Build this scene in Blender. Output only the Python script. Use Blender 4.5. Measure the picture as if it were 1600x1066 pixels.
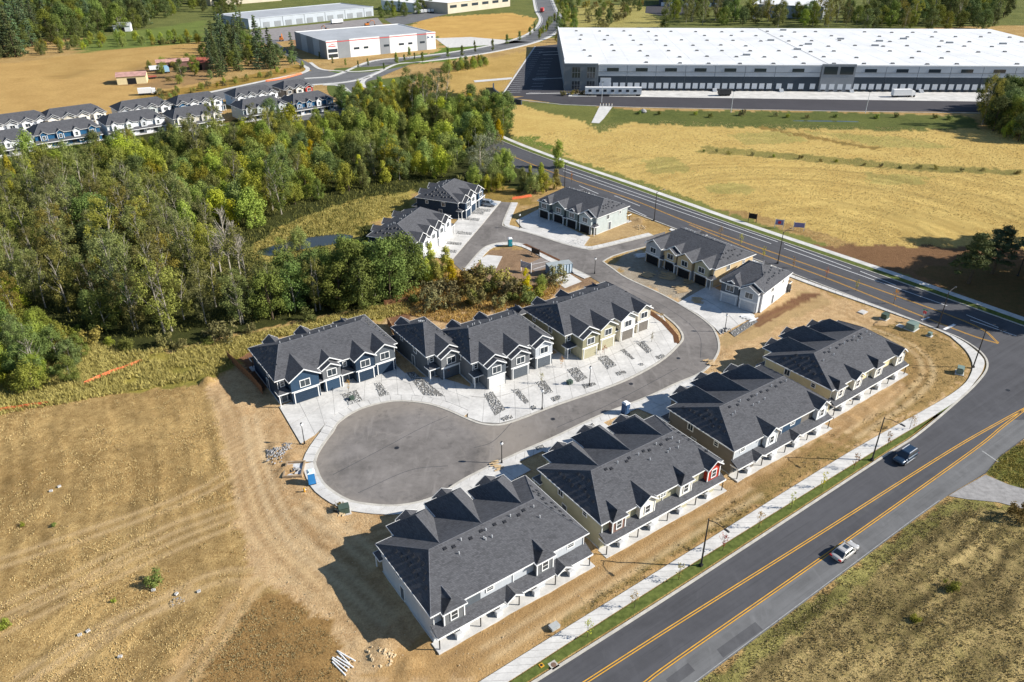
import bpy, math, random
import numpy as np
from mathutils import Vector, Matrix

# ------------------------------------------------------------------ scene, camera, light
scene = bpy.context.scene
for o in list(bpy.data.objects):
    bpy.data.objects.remove(o)
COL = scene.collection
R = math.radians
CAM_H = 76.0
FPX = 26.5 / 36 * 1600            # focal length in pixels of the 1600 px wide photograph
PITCH = math.atan((533 + 132) / FPX)
cam_data = bpy.data.cameras.new('camera')
cam_data.sensor_width = 36
cam_data.lens = 26.5
cam_data.clip_start = 1
cam_data.clip_end = 9000
cam = bpy.data.objects.new('camera', cam_data)
cam.location = (0, 0, CAM_H)
cam.rotation_euler = (math.pi / 2 - PITCH, 0, 0)
COL.objects.link(cam)
scene.camera = cam

SUN_AZ, SUN_EL = R(-4), R(32)
world = bpy.data.worlds.new('World')
scene.world = world
world.use_nodes = True
wn = world.node_tree
wn.nodes.clear()
sky = wn.nodes.new('ShaderNodeTexSky')
sky.sky_type = 'NISHITA'
sky.sun_disc = False
sky.sun_elevation = SUN_EL
sky.sun_rotation = math.pi / 2 - SUN_AZ
sky.air_density = 1.0
sky.dust_density = 0.2
sky.ozone_density = 3.0
wbg = wn.nodes.new('ShaderNodeBackground')
wbg.inputs['Strength'].default_value = 0.082
wout = wn.nodes.new('ShaderNodeOutputWorld')
wn.links.new(sky.outputs[0], wbg.inputs[0])
wn.links.new(wbg.outputs[0], wout.inputs[0])
sun_data = bpy.data.lights.new('sun', 'SUN')
sun_data.energy = 5.0
sun_data.angle = R(0.5)
sun_data.color = (1.0, 0.95, 0.87)
sun = bpy.data.objects.new('sun', sun_data)
sdir = Vector((math.cos(SUN_EL) * math.cos(SUN_AZ), math.cos(SUN_EL) * math.sin(SUN_AZ), math.sin(SUN_EL)))
sun.rotation_euler = sdir.to_track_quat('Z', 'Y').to_euler()
sun.location = (60, 100, 120)
COL.objects.link(sun)
scene.view_settings.view_transform = 'Standard'
scene.view_settings.look = 'None'
scene.view_settings.gamma = 1
scene.view_settings.use_curve_mapping = False
scene.view_settings.exposure = 0.75
scene.cycles.max_bounces = 6
scene.cycles.transparent_max_bounces = 6

# ------------------------------------------------------------------ helpers
rng = random.Random(7)
nrng = np.random.default_rng(11)
CT, ST = math.cos(PITCH), math.sin(PITCH)
def G(px, py, z=0.0):
    """ground (or height z) point seen at a pixel of the photograph, in metres"""
    u = (px - 800) / FPX; v = (533 - py) / FPX
    dy = CT + v * ST; dz = -ST + v * CT
    t = (z - CAM_H) / dz
    return (u * t, dy * t)
def GL(pts, z=0.0): return [G(x, y, z) for x, y in pts]
def ZG(ox, oy, s):
    return lambda pts: [(ox + x / s, oy + y / s) for x, y in pts]
def smooth(pts, n=6, closed=False):
    out = []; N = len(pts)
    for i in range(N if closed else N - 1):
        if closed: p0, p1, p2, p3 = pts[(i-1) % N], pts[i], pts[(i+1) % N], pts[(i+2) % N]
        else:
            p1, p2 = pts[i], pts[i+1]
            p0 = pts[i-1] if i > 0 else (2*p1[0]-p2[0], 2*p1[1]-p2[1])
            p3 = pts[i+2] if i + 2 < N else (2*p2[0]-p1[0], 2*p2[1]-p1[1])
        for k in range(n):
            t = k / n; t2 = t*t; t3 = t2*t
            out.append(tuple(0.5*((2*p1[a]) + (-p0[a]+p2[a])*t + (2*p0[a]-5*p1[a]+4*p2[a]-p3[a])*t2 + (-p0[a]+3*p1[a]-3*p2[a]+p3[a])*t3) for a in (0, 1)))
    if not closed: out.append(tuple(pts[-1]))
    return out
def resample(pts, step=None, n=None):
    d = [0.0]
    for a, b in zip(pts, pts[1:]): d.append(d[-1] + math.dist(a, b))
    tot = d[-1]
    if n is None: n = max(1, round(tot / step))
    out = []; j = 0
    for i in range(n + 1):
        s = tot * i / n
        while j < len(d) - 2 and d[j+1] < s: j += 1
        t = (s - d[j]) / max(1e-9, d[j+1] - d[j])
        out.append((pts[j][0] + (pts[j+1][0]-pts[j][0])*t, pts[j][1] + (pts[j+1][1]-pts[j][1])*t))
    return out
def offset(pts, w):
    out = []
    for i, p in enumerate(pts):
        a = pts[max(0, i-1)]; b = pts[min(len(pts)-1, i+1)]
        dx, dy = b[0]-a[0], b[1]-a[1]; l = math.hypot(dx, dy) or 1
        out.append((p[0] - dy/l*w, p[1] + dx/l*w))
    return out

class MB:
    """collects polygons for one mesh object"""
    def __init__(s): s.v = []; s.f = []; s.m = []
    def poly(s, pts, m=0):
        n = len(s.v); s.v += [tuple(p) for p in pts]; s.f.append(tuple(range(n, n+len(pts)))); s.m.append(m); return s
    def box(s, x0, x1, y0, y1, z0, z1, m=0):
        n = len(s.v)
        s.v += [(x0,y0,z0),(x1,y0,z0),(x1,y1,z0),(x0,y1,z0),(x0,y0,z1),(x1,y0,z1),(x1,y1,z1),(x0,y1,z1)]
        for f in ((0,3,2,1),(4,5,6,7),(0,1,5,4),(1,2,6,5),(2,3,7,6),(3,0,4,7)):
            s.f.append(tuple(n+i for i in f)); s.m.append(m)
        return s
    def hexa(s, p, m=0):
        n = len(s.v); s.v += [tuple(q) for q in p]
        for f in ((0,3,2,1),(4,5,6,7),(0,1,5,4),(1,2,6,5),(2,3,7,6),(3,0,4,7)):
            s.f.append(tuple(n+i for i in f)); s.m.append(m)
        return s
    def prism(s, pts, z0, z1, m=0, bottom=False):
        a = sum(p[0]*q[1]-q[0]*p[1] for p, q in zip(pts, pts[1:]+pts[:1]))
        if a < 0: pts = pts[::-1]
        n = len(s.v); k = len(pts)
        s.v += [(p[0],p[1],z0) for p in pts] + [(p[0],p[1],z1) for p in pts]
        s.f.append(tuple(range(n+k, n+2*k))); s.m.append(m)
        if bottom: s.f.append(tuple(range(n+k-1, n-1, -1))); s.m.append(m)
        for i in range(k):
            j = (i+1) % k; s.f.append((n+i, n+j, n+k+j, n+k+i)); s.m.append(m)
        return s
    def tube(s, path, radii, sides=6, m=0, cap=True):
        n0 = len(s.v); path = [Vector(p) for p in path]
        if not isinstance(radii, (list, tuple)): radii = [radii]*len(path)
        for i, p in enumerate(path):
            t = (path[min(i+1, len(path)-1)] - path[max(i-1, 0)]).normalized()
            a = Vector((1,0,0)) if abs(t.x) < 0.9 else Vector((0,1,0))
            u = t.cross(a).normalized(); w = t.cross(u)
            for k in range(sides):
                an = 2*math.pi*k/sides
                s.v.append(tuple(p + (u*math.cos(an) + w*math.sin(an))*radii[i]))
        for i in range(len(path)-1):
            for k in range(sides):
                k2 = (k+1) % sides; a = n0+i*sides
                s.f.append((a+k, a+k2, a+sides+k2, a+sides+k)); s.m.append(m)
        if cap:
            s.f.append(tuple(n0+k for k in range(sides))[::-1]); s.m.append(m)
            a = n0+(len(path)-1)*sides; s.f.append(tuple(a+k for k in range(sides))); s.m.append(m)
        return s
    def mesh(s, name, mats):
        me = bpy.data.meshes.new(name)
        me.from_pydata(s.v, [], s.f)
        if not isinstance(mats, (list, tuple)): mats = [mats]
        for mt in mats: me.materials.append(mt)
        if len(mats) > 1: me.polygons.foreach_set('material_index', s.m)
        me.update(); return me
    def build(s, name, mats, parent=None, loc=None, rz=0.0):
        return link(name, s.mesh(name, mats), parent, loc, rz)
def link(name, me, parent=None, loc=None, rz=0.0):
    o = bpy.data.objects.new(name, me); COL.objects.link(o)
    if parent: o.parent = parent
    if loc is not None: o.location = loc if len(loc) == 3 else (loc[0], loc[1], 0)
    if rz: o.rotation_euler = (0, 0, rz)
    return o
def tag(o, label=None, cat=None, group=None, kind=None):
    if label: o['label'] = label
    if cat: o['category'] = cat
    if group: o['group'] = group
    if kind: o['kind'] = kind
    return o
def thing(name, label, cat, loc=(0,0,0), rz=0.0, group=None):
    o = link(name, None, None, loc, rz); return tag(o, label, cat, group)
def copy_tree(o, parent=None):
    c = o.copy(); COL.objects.link(c); c.parent = parent
    for ch in o.children: copy_tree(ch, c)
    return c
def struct(o): o['kind'] = 'structure'; return o
def sheet(name, pts, z, mat, parent=None, z0=None):
    mb = MB()
    if z0 is None:
        a = sum(p[0]*q[1]-q[0]*p[1] for p, q in zip(pts, pts[1:]+pts[:1]))
        if a < 0: pts = pts[::-1]
        mb.poly([(p[0], p[1], z) for p in pts])
    else: mb.prism(list(pts), z0, z)
    o = mb.build(name, mat, parent)
    return o if parent else struct(o)

# ------------------------------------------------------------------ materials
MATS = {}
def nt(name):
    m = bpy.data.materials.new(name); m.use_nodes = True
    t = m.node_tree; t.nodes.clear()
    out = t.nodes.new('ShaderNodeOutputMaterial'); b = t.nodes.new('ShaderNodeBsdfPrincipled')
    t.links.new(b.outputs[0], out.inputs[0]); return m, t, b, out
def N(t, typ, ins=None, **kw):
    n = t.nodes.new(typ)
    for k, v in kw.items(): setattr(n, k, v)
    for k, v in (ins or {}).items():
        if isinstance(v, bpy.types.NodeSocket): t.links.new(v, n.inputs[k])
        else: n.inputs[k].default_value = v
    return n
def c4(c): return (c[0], c[1], c[2], 1)
def mixc(t, f, a, b, mode='MIX'):
    n = t.nodes.new('ShaderNodeMix'); n.data_type = 'RGBA'; n.blend_type = mode
    for s, v in ((n.inputs[0], f), (n.inputs[6], a), (n.inputs[7], b)):
        if isinstance(v, bpy.types.NodeSocket): t.links.new(v, s)
        else: s.default_value = c4(v) if isinstance(v, (tuple, list)) else v
    return n.outputs[2]
def mth(t, op, a, b=0.0, c=0.0):
    n = t.nodes.new('ShaderNodeMath'); n.operation = op
    for s, v in zip(n.inputs, (a, b, c)):
        if isinstance(v, bpy.types.NodeSocket): t.links.new(v, s)
        else: s.default_value = v
    return n.outputs[0]
def ramp(t, f, lo, hi):
    n = N(t, 'ShaderNodeMapRange', {0: f, 1: lo, 2: hi, 3: 0.0, 4: 1.0}); return n.outputs[0]
def coords(t, world_space=False):
    if world_space: return N(t, 'ShaderNodeNewGeometry').outputs['Position']
    return N(t, 'ShaderNodeTexCoord').outputs['Object']
def noise(t, vec, scale, detail=3, rough=0.55, dist=0.0):
    return N(t, 'ShaderNodeTexNoise', {'Vector': vec, 'Scale': scale, 'Detail': detail, 'Roughness': rough, 'Distortion': dist}).outputs[0]
def mat(name, col, rough=0.8, var=0.18, scale=1.5, spec=0.25, bump=0.0, metal=0.0, wspace=False, col2=None, worn=None):
    """plain surface with worn, uneven colour"""
    if name in MATS: return MATS[name]
    m, t, b, _ = nt(name); v = coords(t, wspace)
    n1 = noise(t, v, scale, 4); n2 = noise(t, v, scale*7.3, 3)
    f = ramp(t, mth(t, 'ADD', mth(t, 'MULTIPLY', n1, 0.65), mth(t, 'MULTIPLY', n2, 0.35)), 0.34, 0.66)
    hi = col2 or tuple(min(1, c*(1+var)) for c in col); lo = tuple(c*(1-var) for c in col)
    cc = mixc(t, f, lo, hi)
    if worn: cc = mixc(t, ramp(t, noise(t, v, 6.0, 4, 0.75), 0.56, 0.68), cc, worn)
    t.links.new(cc, b.inputs['Base Color'])
    b.inputs['Roughness'].default_value = rough; b.inputs['Specular IOR Level'].default_value = spec
    b.inputs['Metallic'].default_value = metal
    if bump:
        bn = N(t, 'ShaderNodeBump', {'Strength': bump, 'Distance': 0.03, 'Height': n2}); t.links.new(bn.outputs[0], b.inputs['Normal'])
    MATS[name] = m; return m
def siding(name, col, battens=False, pitch=0.19):
    if name in MATS: return MATS[name]
    m, t, b, _ = nt(name); v = coords(t)
    sx = N(t, 'ShaderNodeSeparateXYZ', {0: v})
    a = mth(t, 'ADD', sx.outputs[0], sx.outputs[1]) if battens else sx.outputs[2]
    saw = mth(t, 'FRACT', mth(t, 'DIVIDE', a, 0.4 if battens else pitch))
    if battens: saw = mth(t, 'LESS_THAN', saw, 0.18)
    n1 = noise(t, v, 0.9, 4); n2 = noise(t, v, 14, 2)
    f = ramp(t, mth(t, 'ADD', mth(t, 'MULTIPLY', n1, 0.6), mth(t, 'MULTIPLY', n2, 0.4)), 0.35, 0.65)
    t.links.new(mixc(t, f, tuple(c*0.9 for c in col), tuple(min(1, c*1.07) for c in col)), b.inputs['Base Color'])
    bn = N(t, 'ShaderNodeBump', {'Strength': 0.6, 'Distance': 0.02, 'Height': saw}); t.links.new(bn.outputs[0], b.inputs['Normal'])
    b.inputs['Roughness'].default_value = 0.7; b.inputs['Specular IOR Level'].default_value = 0.2
    MATS[name] = m; return m
def shingle(name, col):
    m, t, b, _ = nt(name); v = coords(t)
    sx = N(t, 'ShaderNodeSeparateXYZ', {0: v})
    u = mth(t, 'ADD', sx.outputs[0], mth(t, 'MULTIPLY', sx.outputs[1], 0.83))
    w = mth(t, 'MULTIPLY', sx.outputs[2], 2.1)
    cv = N(t, 'ShaderNodeCombineXYZ', {0: u, 1: w})
    br = N(t, 'ShaderNodeTexBrick', {'Vector': cv.outputs[0], 'Color1': c4(tuple(c*0.7 for c in col)), 'Color2': c4(tuple(c*1.4 for c in col)), 'Mortar': c4(tuple(c*0.5 for c in col)), 'Scale': 1.0, 'Mortar Size': 0.012, 'Brick Width': 0.34, 'Row Height': 0.16})
    br.offset = 0.5
    n1 = noise(t, v, 0.35, 3); n2 = noise(t, v, 5.5, 3, 0.7)
    wp = N(t, 'ShaderNodeNewGeometry').outputs['Position']
    ob = N(t, 'ShaderNodeObjectInfo').outputs['Random']
    n4 = noise(t, v, 2.2, 4, 0.75)
    c = mixc(t, mth(t, 'MULTIPLY', ramp(t, n4, 0.36, 0.64), 0.4), br.outputs[0], tuple(c_*1.3 for c_ in col))
    c = mixc(t, mth(t, 'MULTIPLY', ramp(t, n2, 0.5, 0.75), 0.5), c, tuple(c_*0.6 for c_ in col))
    c = mixc(t, mth(t, 'MULTIPLY', ramp(t, n1, 0.35, 0.7), 0.35), c, tuple(c_*1.35 for c_ in col))
    t.links.new(c, b.inputs['Base Color'])
    bn = N(t, 'ShaderNodeBump', {'Strength': 0.5, 'Distance': 0.02, 'Height': br.outputs[1]}); t.links.new(bn.outputs[0], b.inputs['Normal'])
    b.inputs['Roughness'].default_value = 0.92; b.inputs['Specular IOR Level'].default_value = 0.12
    MATS[name] = m; return m
def glass(name, col=(0.03, 0.04, 0.05)):
    m, t, b, _ = nt(name)
    b.inputs['Base Color'].default_value = c4(col); b.inputs['Roughness'].default_value = 0.082
    b.inputs['Specular IOR Level'].default_value = 0.7
    MATS[name] = m; return m
def leafmat(name, lo, hi, tip=None, trans=0.3, scale=0.55):
    m, t, b, out = nt(name)
    v = coords(t); ob = N(t, 'ShaderNodeObjectInfo')
    off = N(t, 'ShaderNodeVectorMath', {0: v, 1: ob.outputs['Location']}, operation='ADD').outputs[0]
    f = ramp(t, mth(t, 'ADD', mth(t, 'MULTIPLY', noise(t, off, scale, 3), 0.7), mth(t, 'MULTIPLY', noise(t, v, 6.0, 2), 0.3)), 0.33, 0.67)
    c = mixc(t, f, lo, hi)
    if tip: c = mixc(t, mth(t, 'MULTIPLY', ramp(t, ob.outputs['Random'], 0.45, 1.0), 0.75), c, tip)
    wob_ = N(t, 'ShaderNodeTexWhiteNoise', {'Vector': ob.outputs['Location']}, noise_dimensions='3D').outputs[0]
    hs = N(t, 'ShaderNodeHueSaturation', {'Hue': mth(t, 'ADD', 0.468, mth(t, 'MULTIPLY', wob_, 0.05)), 'Saturation': mth(t, 'ADD', 0.82, mth(t, 'MULTIPLY', ob.outputs['Random'], 0.26)), 'Value': mth(t, 'ADD', 0.82, mth(t, 'MULTIPLY', wob_, 0.72)), 'Color': c})
    t.links.new(hs.outputs[0], b.inputs['Base Color'])
    b.inputs['Roughness'].default_value = 0.7; b.inputs['Specular IOR Level'].default_value = 0.08
    tr = N(t, 'ShaderNodeBsdfTranslucent', {'Color': hs.outputs[0]})
    mx = N(t, 'ShaderNodeMixShader', {0: trans, 1: b.outputs[0], 2: tr.outputs[0]})
    t.links.new(mx.outputs[0], out.inputs[0])
    MATS[name] = m; return m
def asphalt(name, col, crack=0.5, stain=0.3, sc=1.0, dusty=None, lane=None):
    m, t, b, _ = nt(name); v = coords(t, True)
    big = noise(t, v, 0.09*sc, 4, 0.6, 0.6); mid = noise(t, v, 0.7*sc, 4, 0.65); fine = noise(t, v, 9, 3, 0.7)
    f = ramp(t, mth(t, 'ADD', mth(t, 'ADD', mth(t, 'MULTIPLY', big, 0.5), mth(t, 'MULTIPLY', mid, 0.3)), mth(t, 'MULTIPLY', fine, 0.2)), 0.36, 0.64)
    c = mixc(t, f, tuple(x*(1-stain) for x in col), tuple(x*(1+stain) for x in col))
    sc2 = N(t, 'ShaderNodeVectorMath', {0: v, 1: (0.5, 0.12, 0.3)}, operation='MULTIPLY').outputs[0]
    st = ramp(t, noise(t, sc2, 0.8, 4, 0.6, 1.2), 0.56, 0.75)
    c = mixc(t, mth(t, 'MULTIPLY', st, crack), c, tuple(min(1, x*1.55+0.01) for x in col))
    if lane is not None:                        # wheel paths polished along the road
        sx = N(t, 'ShaderNodeSeparateXYZ', {0: v})
        ac = mth(t, 'SUBTRACT', mth(t, 'MULTIPLY', sx.outputs[0], math.sin(lane)), mth(t, 'MULTIPLY', sx.outputs[1], math.cos(lane)))
        al = mth(t, 'ADD', mth(t, 'MULTIPLY', sx.outputs[0], math.cos(lane)), mth(t, 'MULTIPLY', sx.outputs[1], math.sin(lane)))
        lv = N(t, 'ShaderNodeCombineXYZ', {0: ac, 1: mth(t, 'MULTIPLY', al, 0.03)}).outputs[0]
        ln = noise(t, lv, 0.9, 4, 0.6)
        c = mixc(t, mth(t, 'MULTIPLY', ramp(t, ln, 0.42, 0.62), 0.5), c, tuple(x*1.35 for x in col))
        c = mixc(t, mth(t, 'MULTIPLY', ramp(t, noise(t, lv, 3.1, 3, 0.6), 0.58, 0.70), 0.35), c, tuple(x*0.6 for x in col))
    if dusty:                                   # dust swept to the rim of the turning circle, scuffs where vans turn
        dv = N(t, 'ShaderNodeVectorMath', {0: v, 1: (dusty[0], dusty[1], 0)}, operation='DISTANCE').outputs['Value']
        dn = mth(t, 'ADD', dv, mth(t, 'MULTIPLY', mth(t, 'SUBTRACT', mid, 0.5), 5.0))
        rim = mth(t, 'MULTIPLY', ramp(t, dn, 10.5, 15.0), ramp(t, dn, 26.0, 18.0))
        c = mixc(t, mth(t, 'MULTIPLY', rim, 0.55), c, (0.27, 0.235, 0.195))
        arc = mth(t, 'SINE', mth(t, 'MULTIPLY', mth(t, 'ADD', dv, mth(t, 'MULTIPLY', noise(t, v, 0.12, 3, 0.5, 1.0), 9.0)), 4.2))
        am = mth(t, 'MULTIPLY', ramp(t, arc, 0.72, 1.0), ramp(t, noise(t, v, 0.22, 3), 0.5, 0.66))
        c = mixc(t, mth(t, 'MULTIPLY', am, 0.4), c, (0.25, 0.225, 0.20))
        c = mixc(t, mth(t, 'MULTIPLY', ramp(t, noise(t, v, 0.33, 4, 0.7), 0.58, 0.70), 0.5), c, (0.075, 0.07, 0.068))
    t.links.new(c, b.inputs['Base Color'])
    bn = N(t, 'ShaderNodeBump', {'Strength': 0.25, 'Distance': 0.02, 'Height': fine}); t.links.new(bn.outputs[0], b.inputs['Normal'])
    b.inputs['Roughness'].default_value = 0.9; b.inputs['Specular IOR Level'].default_value = 0.15
    MATS[name] = m; return m

M_ROOF = shingle('shingle_charcoal', (0.080, 0.081, 0.087))
M_TRIM = mat('trim_white', (0.74, 0.74, 0.72), 0.6, 0.06)
M_GLASS = glass('window_glass')
M_CONC = mat('concrete_new', (0.52, 0.505, 0.475), 0.9, 0.2, 0.25, 0.15, 0.15, wspace=True)
M_CONC2 = mat('concrete_walk', (0.52, 0.505, 0.475), 0.9, 0.16, 0.5, 0.15, 0.15, wspace=True)
M_JOINT = mat('slab_joint', (0.20, 0.19, 0.17), 0.95, 0.2, 1.0, wspace=True)
M_CURB = mat('concrete_kerb', (0.44, 0.415, 0.365), 0.9, 0.2, 0.8, 0.15, wspace=True)
M_ASPH_OLD = asphalt('asphalt_street', (0.168, 0.154, 0.143), 0.6, 0.34, dusty=G(640,712))
M_ASPH_NEW = asphalt('asphalt_new', (0.070, 0.070, 0.075), 0.3, 0.22, lane=R(-53.2))
M_ASPH_A = asphalt('asphalt_through', (0.070, 0.070, 0.075), 0.25, 0.2, lane=R(35.7))
M_ASPH_WORN = asphalt('asphalt_worn', (0.125, 0.125, 0.125), 0.5, 0.24, lane=R(35.7))
M_ASPH_LOT = asphalt('asphalt_lot', (0.058, 0.055, 0.06), 0.15, 0.12)
M_YELLOW = mat('paint_yellow', (0.60, 0.31, 0.03), 0.7, 0.22, 0.8, wspace=True, worn=(0.30, 0.18, 0.05))
M_WHITE = mat('paint_white', (0.68, 0.68, 0.67), 0.7, 0.15, 2.0, wspace=True, worn=(0.3, 0.3, 0.3))
M_GRASS = mat('verge_grass', (0.085, 0.115, 0.026), 0.95, 0.4, 1.4, 0.1, 0.5, wspace=True, col2=(0.135, 0.16, 0.04))
M_BLACK = mat('black_metal', (0.018, 0.018, 0.02), 0.45, 0.1, 3, 0.5)
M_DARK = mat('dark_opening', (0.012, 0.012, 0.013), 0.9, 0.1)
M_ROCK = mat('river_rock', (0.32, 0.315, 0.30), 0.9, 0.55, 1.4, 0.2, wspace=True)
M_SOIL = mat('bark_soil', (0.115, 0.055, 0.028), 0.95, 0.3, 1.5, 0.1, 0.4, wspace=True)
M_WOOD = mat('lumber', (0.50, 0.36, 0.20), 0.85, 0.2, 2)
M_FENCE = mat('cedar_fence', (0.20, 0.095, 0.045), 0.85, 0.25, 1.5)
M_METAL = mat('light_metal', (0.55, 0.56, 0.57), 0.45, 0.1, 2, 0.5)
M_ORANGE = mat('orange_mesh', (0.75, 0.17, 0.07), 0.8, 0.2, 2)
# ------------------------------------------------------------------ roads, pavements, markings
PAVED = []            # world polygons that flatten the ground below them
def paved(name, pts, z, m, z0=None):
    PAVED.append(list(pts)); return sheet(name, pts, z, m, None, z0)
def ribbon(name, pts, w, z, m, parent=None, z0=None, both=True):
    a = offset(pts, w/2) if both else pts
    b = offset(pts, -w/2) if both else offset(pts, -w)
    mb = MB()
    for i in range(len(pts)-1):
        q = [a[i], b[i], b[i+1], a[i+1]]
        if z0 is None: mb.poly([(p[0], p[1], z) for p in q])
        else:
            mb.hexa([(b[i][0],b[i][1],z0),(b[i+1][0],b[i+1][1],z0),(a[i+1][0],a[i+1][1],z0),(a[i][0],a[i][1],z0),
                     (b[i][0],b[i][1],z),(b[i+1][0],b[i+1][1],z),(a[i+1][0],a[i+1][1],z),(a[i][0],a[i][1],z)])
    o = mb.build(name, m, parent)
    return o if parent else struct(o)
def panels(name, left, right, step, z, m, piece='paving_panel', z0=-0.02, gap=0.03):
    """a walk laid in separate concrete panels over a bed"""
    n = max(1, round(sum(math.dist(a, b) for a, b in zip(left, left[1:])) / step))
    A = resample(left, n=n); B = resample(right, n=n)
    bed = MB()
    for i in range(n):
        bed.poly([(p[0], p[1], z-0.03) for p in (A[i], B[i], B[i+1], A[i+1])])
    root = struct(bed.build(name, M_JOINT)); PAVED.append(list(left) + list(right)[::-1])
    for i in range(n):
        def lerp(p, q, t): return (p[0]+(q[0]-p[0])*t, p[1]+(q[1]-p[1])*t)
        la = math.dist(A[i], A[i+1]) or 1; lb = math.dist(B[i], B[i+1]) or 1
        q = [lerp(A[i], A[i+1], gap/la), lerp(B[i], B[i+1], gap/lb), lerp(B[i+1], B[i], gap/lb), lerp(A[i+1], A[i], gap/la)]
        c = (sum(p[0] for p in q)/4, sum(p[1] for p in q)/4)
        zz = z + rng.uniform(-0.004, 0.004)
        o = MB().prism([(p[0]-c[0], p[1]-c[1]) for p in q], z0, zz).build(piece, m, root, c)
    return root

z5 = ZG(530, 350, 2.961); z6 = ZG(1060, 350, 2.961); z8 = ZG(530, 706, 2.961); zbr = ZG(1060, 706, 2.961)
zA2 = ZG(600, 470, 5.33); zA3 = ZG(800, 420, 5.33); zC = ZG(980, 330, 5.33); zC3 = ZG(780, 270, 6.66); zD = ZG(560, 260, 6.66); zPk = ZG(680, 350, 5.33)
# --- through road in front of the near row of houses, and the road along the gold field
kerbA = smooth(GL([(560,1237),(700,1149),(830.6,1066),(1070,914),(1374,716),(1431.5,679),(1492,628.6),(1526,596.5),(1541,573),(1533,552.6),(1502,530.7),(1465,515.5)]), 6)
nB0, nB1 = G(1465,515.5), G(1262.6,437.8)
ub = Vector((nB1[0]-nB0[0], nB1[1]-nB0[1])).normalized()
def alongB(d): return (nB0[0]+ub.x*d, nB0[1]+ub.y*d)
kerbB_near = [alongB(d) for d in (0, 20, 45, 70, 95)]
farB = [G(1760,566), G(1600,510), G(1364,426), G(1141,350), G(986,294), G(867.7,253), G(790,223), G(742,200)]
farB_s = smooth(farB, 6)
rightA = GL([(990,1141),(1090,1066),(1260,939),(1431,811),(1482,774)])
paved('road', [alongB(-30)] + [nB0] + [alongB(d) for d in (20,45,70,95,150)] + [G(770,250), G(735,206)] + farB_s[::-1] + [G(1900,620)], 0.0, M_ASPH_NEW)
paved('road', kerbA + [G(1560,500), G(1700,560), G(1900,640), G(1700,630), G(1600,686), G(1562,714), G(1540,740), G(1500,763), G(1482,774)] + rightA[::-1] + [G(850,1250)], 0.004, M_ASPH_A)
yel1 = smooth(GL([(790,1147),(915,1066),(1060,973),(1290,828),(1482,706),(1560,661),(1604,637)]), 5)
yel2 = smooth(GL([(905,1140),(1000,1073),(1060,1028.5),(1290,868),(1517.6,706),(1565,668),(1604,638)]), 5)
worn = [p for p in offset(yel2, -0.25)]
struct(sheet('road', worn[:-3] + [G(1640,655), G(1600,684), G(1562,712), G(1540,738), G(1500,763), G(1482,773)] + rightA[::-1], 0.008, M_ASPH_WORN))
# side lane
paved('lane', GL([(1482,775),(1500,764),(1540,742),(1575,757),(1640,775),(1800,815),(1800,850),(1640,806),(1560,785),(1510,780)]), 0.012, mat('lane_gravel', (0.27,0.26,0.25), 0.95, 0.25, 1.2, 0.1, 0.3, wspace=True))
def stripe(pts, w, m, z=0.016, name='road_marking'):
    return ribbon(name, pts, w, z, m)
for y in (yel1, yel2):
    for s in (0.16, -0.16): stripe(offset(y, s), 0.13, M_YELLOW)
stripe(offset(GL([(1000,1133),(1090,1066),(1260,939),(1431,811),(1470,783)]), 0.2), 0.09, mat('paint_worn', (0.30,0.30,0.29), 0.8, 0.3, 2.0))
stripe([G(1535,705), G(1560,722)], 0.25, mat('paint_worn', (0.42,0.42,0.41)))
# road B markings
def offB(w): return [(p[0], p[1]) for p in offset(farB_s, w)]
BY = GL([(770,232),(878,275),(985,311),(1077,348),(1240,406),(1404.5,464),(1522.7,508.7),(1560,536)])
BY2 = GL([(1077,351),(1190,397),(1290,434),(1400,478),(1509,521),(1560,537)])
for ln in (smooth(BY, 5), smooth(BY2, 5)):
    for s in (0.15, -0.15): stripe(offset(ln, s), 0.13, M_YELLOW, 0.012)
for a, b in (((878,262),(1215,378)), ((1225,381),(1330,420)), ((1516,500),(1588,525)), ((1344,424),(1400,446))):
    stripe([G(*a), G(*b)], 0.22, M_WHITE, 0.012)
for a, b in (((880,267),(1205,381)), ((1225,388),(1480,478)), ((1510,492),(1560,512))):
    stripe([G(*a), G(*b)], 0.2, M_WHITE, 0.012)
stripe([G(1475,515), G(1492,507)], 0.6, M_WHITE, 0.012); stripe([G(1440,500), G(1452,496)], 0.4, M_WHITE, 0.012)
stripe([G(905,290), G(935,303)], 0.2, M_WHITE, 0.012); stripe([G(985,326), G(1010,338)], 0.2, M_WHITE, 0.012)
stripe([G(960,306), G(1000,322)], 0.2, M_WHITE, 0.012)
# kerbs and verge along the through road
ribbon('kerb', kerbA + kerbB_near[1:], 0.35, 0.13, M_CURB, z0=-0.03, both=False)
sw_l = smooth(GL([(600,1163),(749.5,1066),(1060,873),(1327,707),(1485.5,617),(1517.6,583),(1516,559),(1495.7,535.7),(1452,511),(1262.6,444)]), 5)
sw_r = smooth(GL([(650,1159),(793,1066),(1062,893),(1364,706),(1489,631),(1524,596),(1537.5,573),(1530,553.6),(1466,515),(1264,440)]), 5)
def nearest_z(pts): return pts
sw_l += [(sw_l[-1][0]+ub.x*d, sw_l[-1][1]+ub.y*d) for d in (15, 30, 44)]; sw_r += [(sw_r[-1][0]+ub.x*d, sw_r[-1][1]+ub.y*d) for d in (15, 30, 44)]
panels('pavement', resample(sw_l, n=110), resample(sw_r, n=110), 1.75, 0.12, M_CONC2)
vg = [p for p in kerbA]
i_end = min(range(len(kerbA)), key=lambda i: math.dist(kerbA[i], G(1489,632)))
ka = offset(kerbA[:i_end+1], 0.36)
swr = [p for p in sw_r[:-3] if p[1] < G(1489,631)[1]+0.1]
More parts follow.
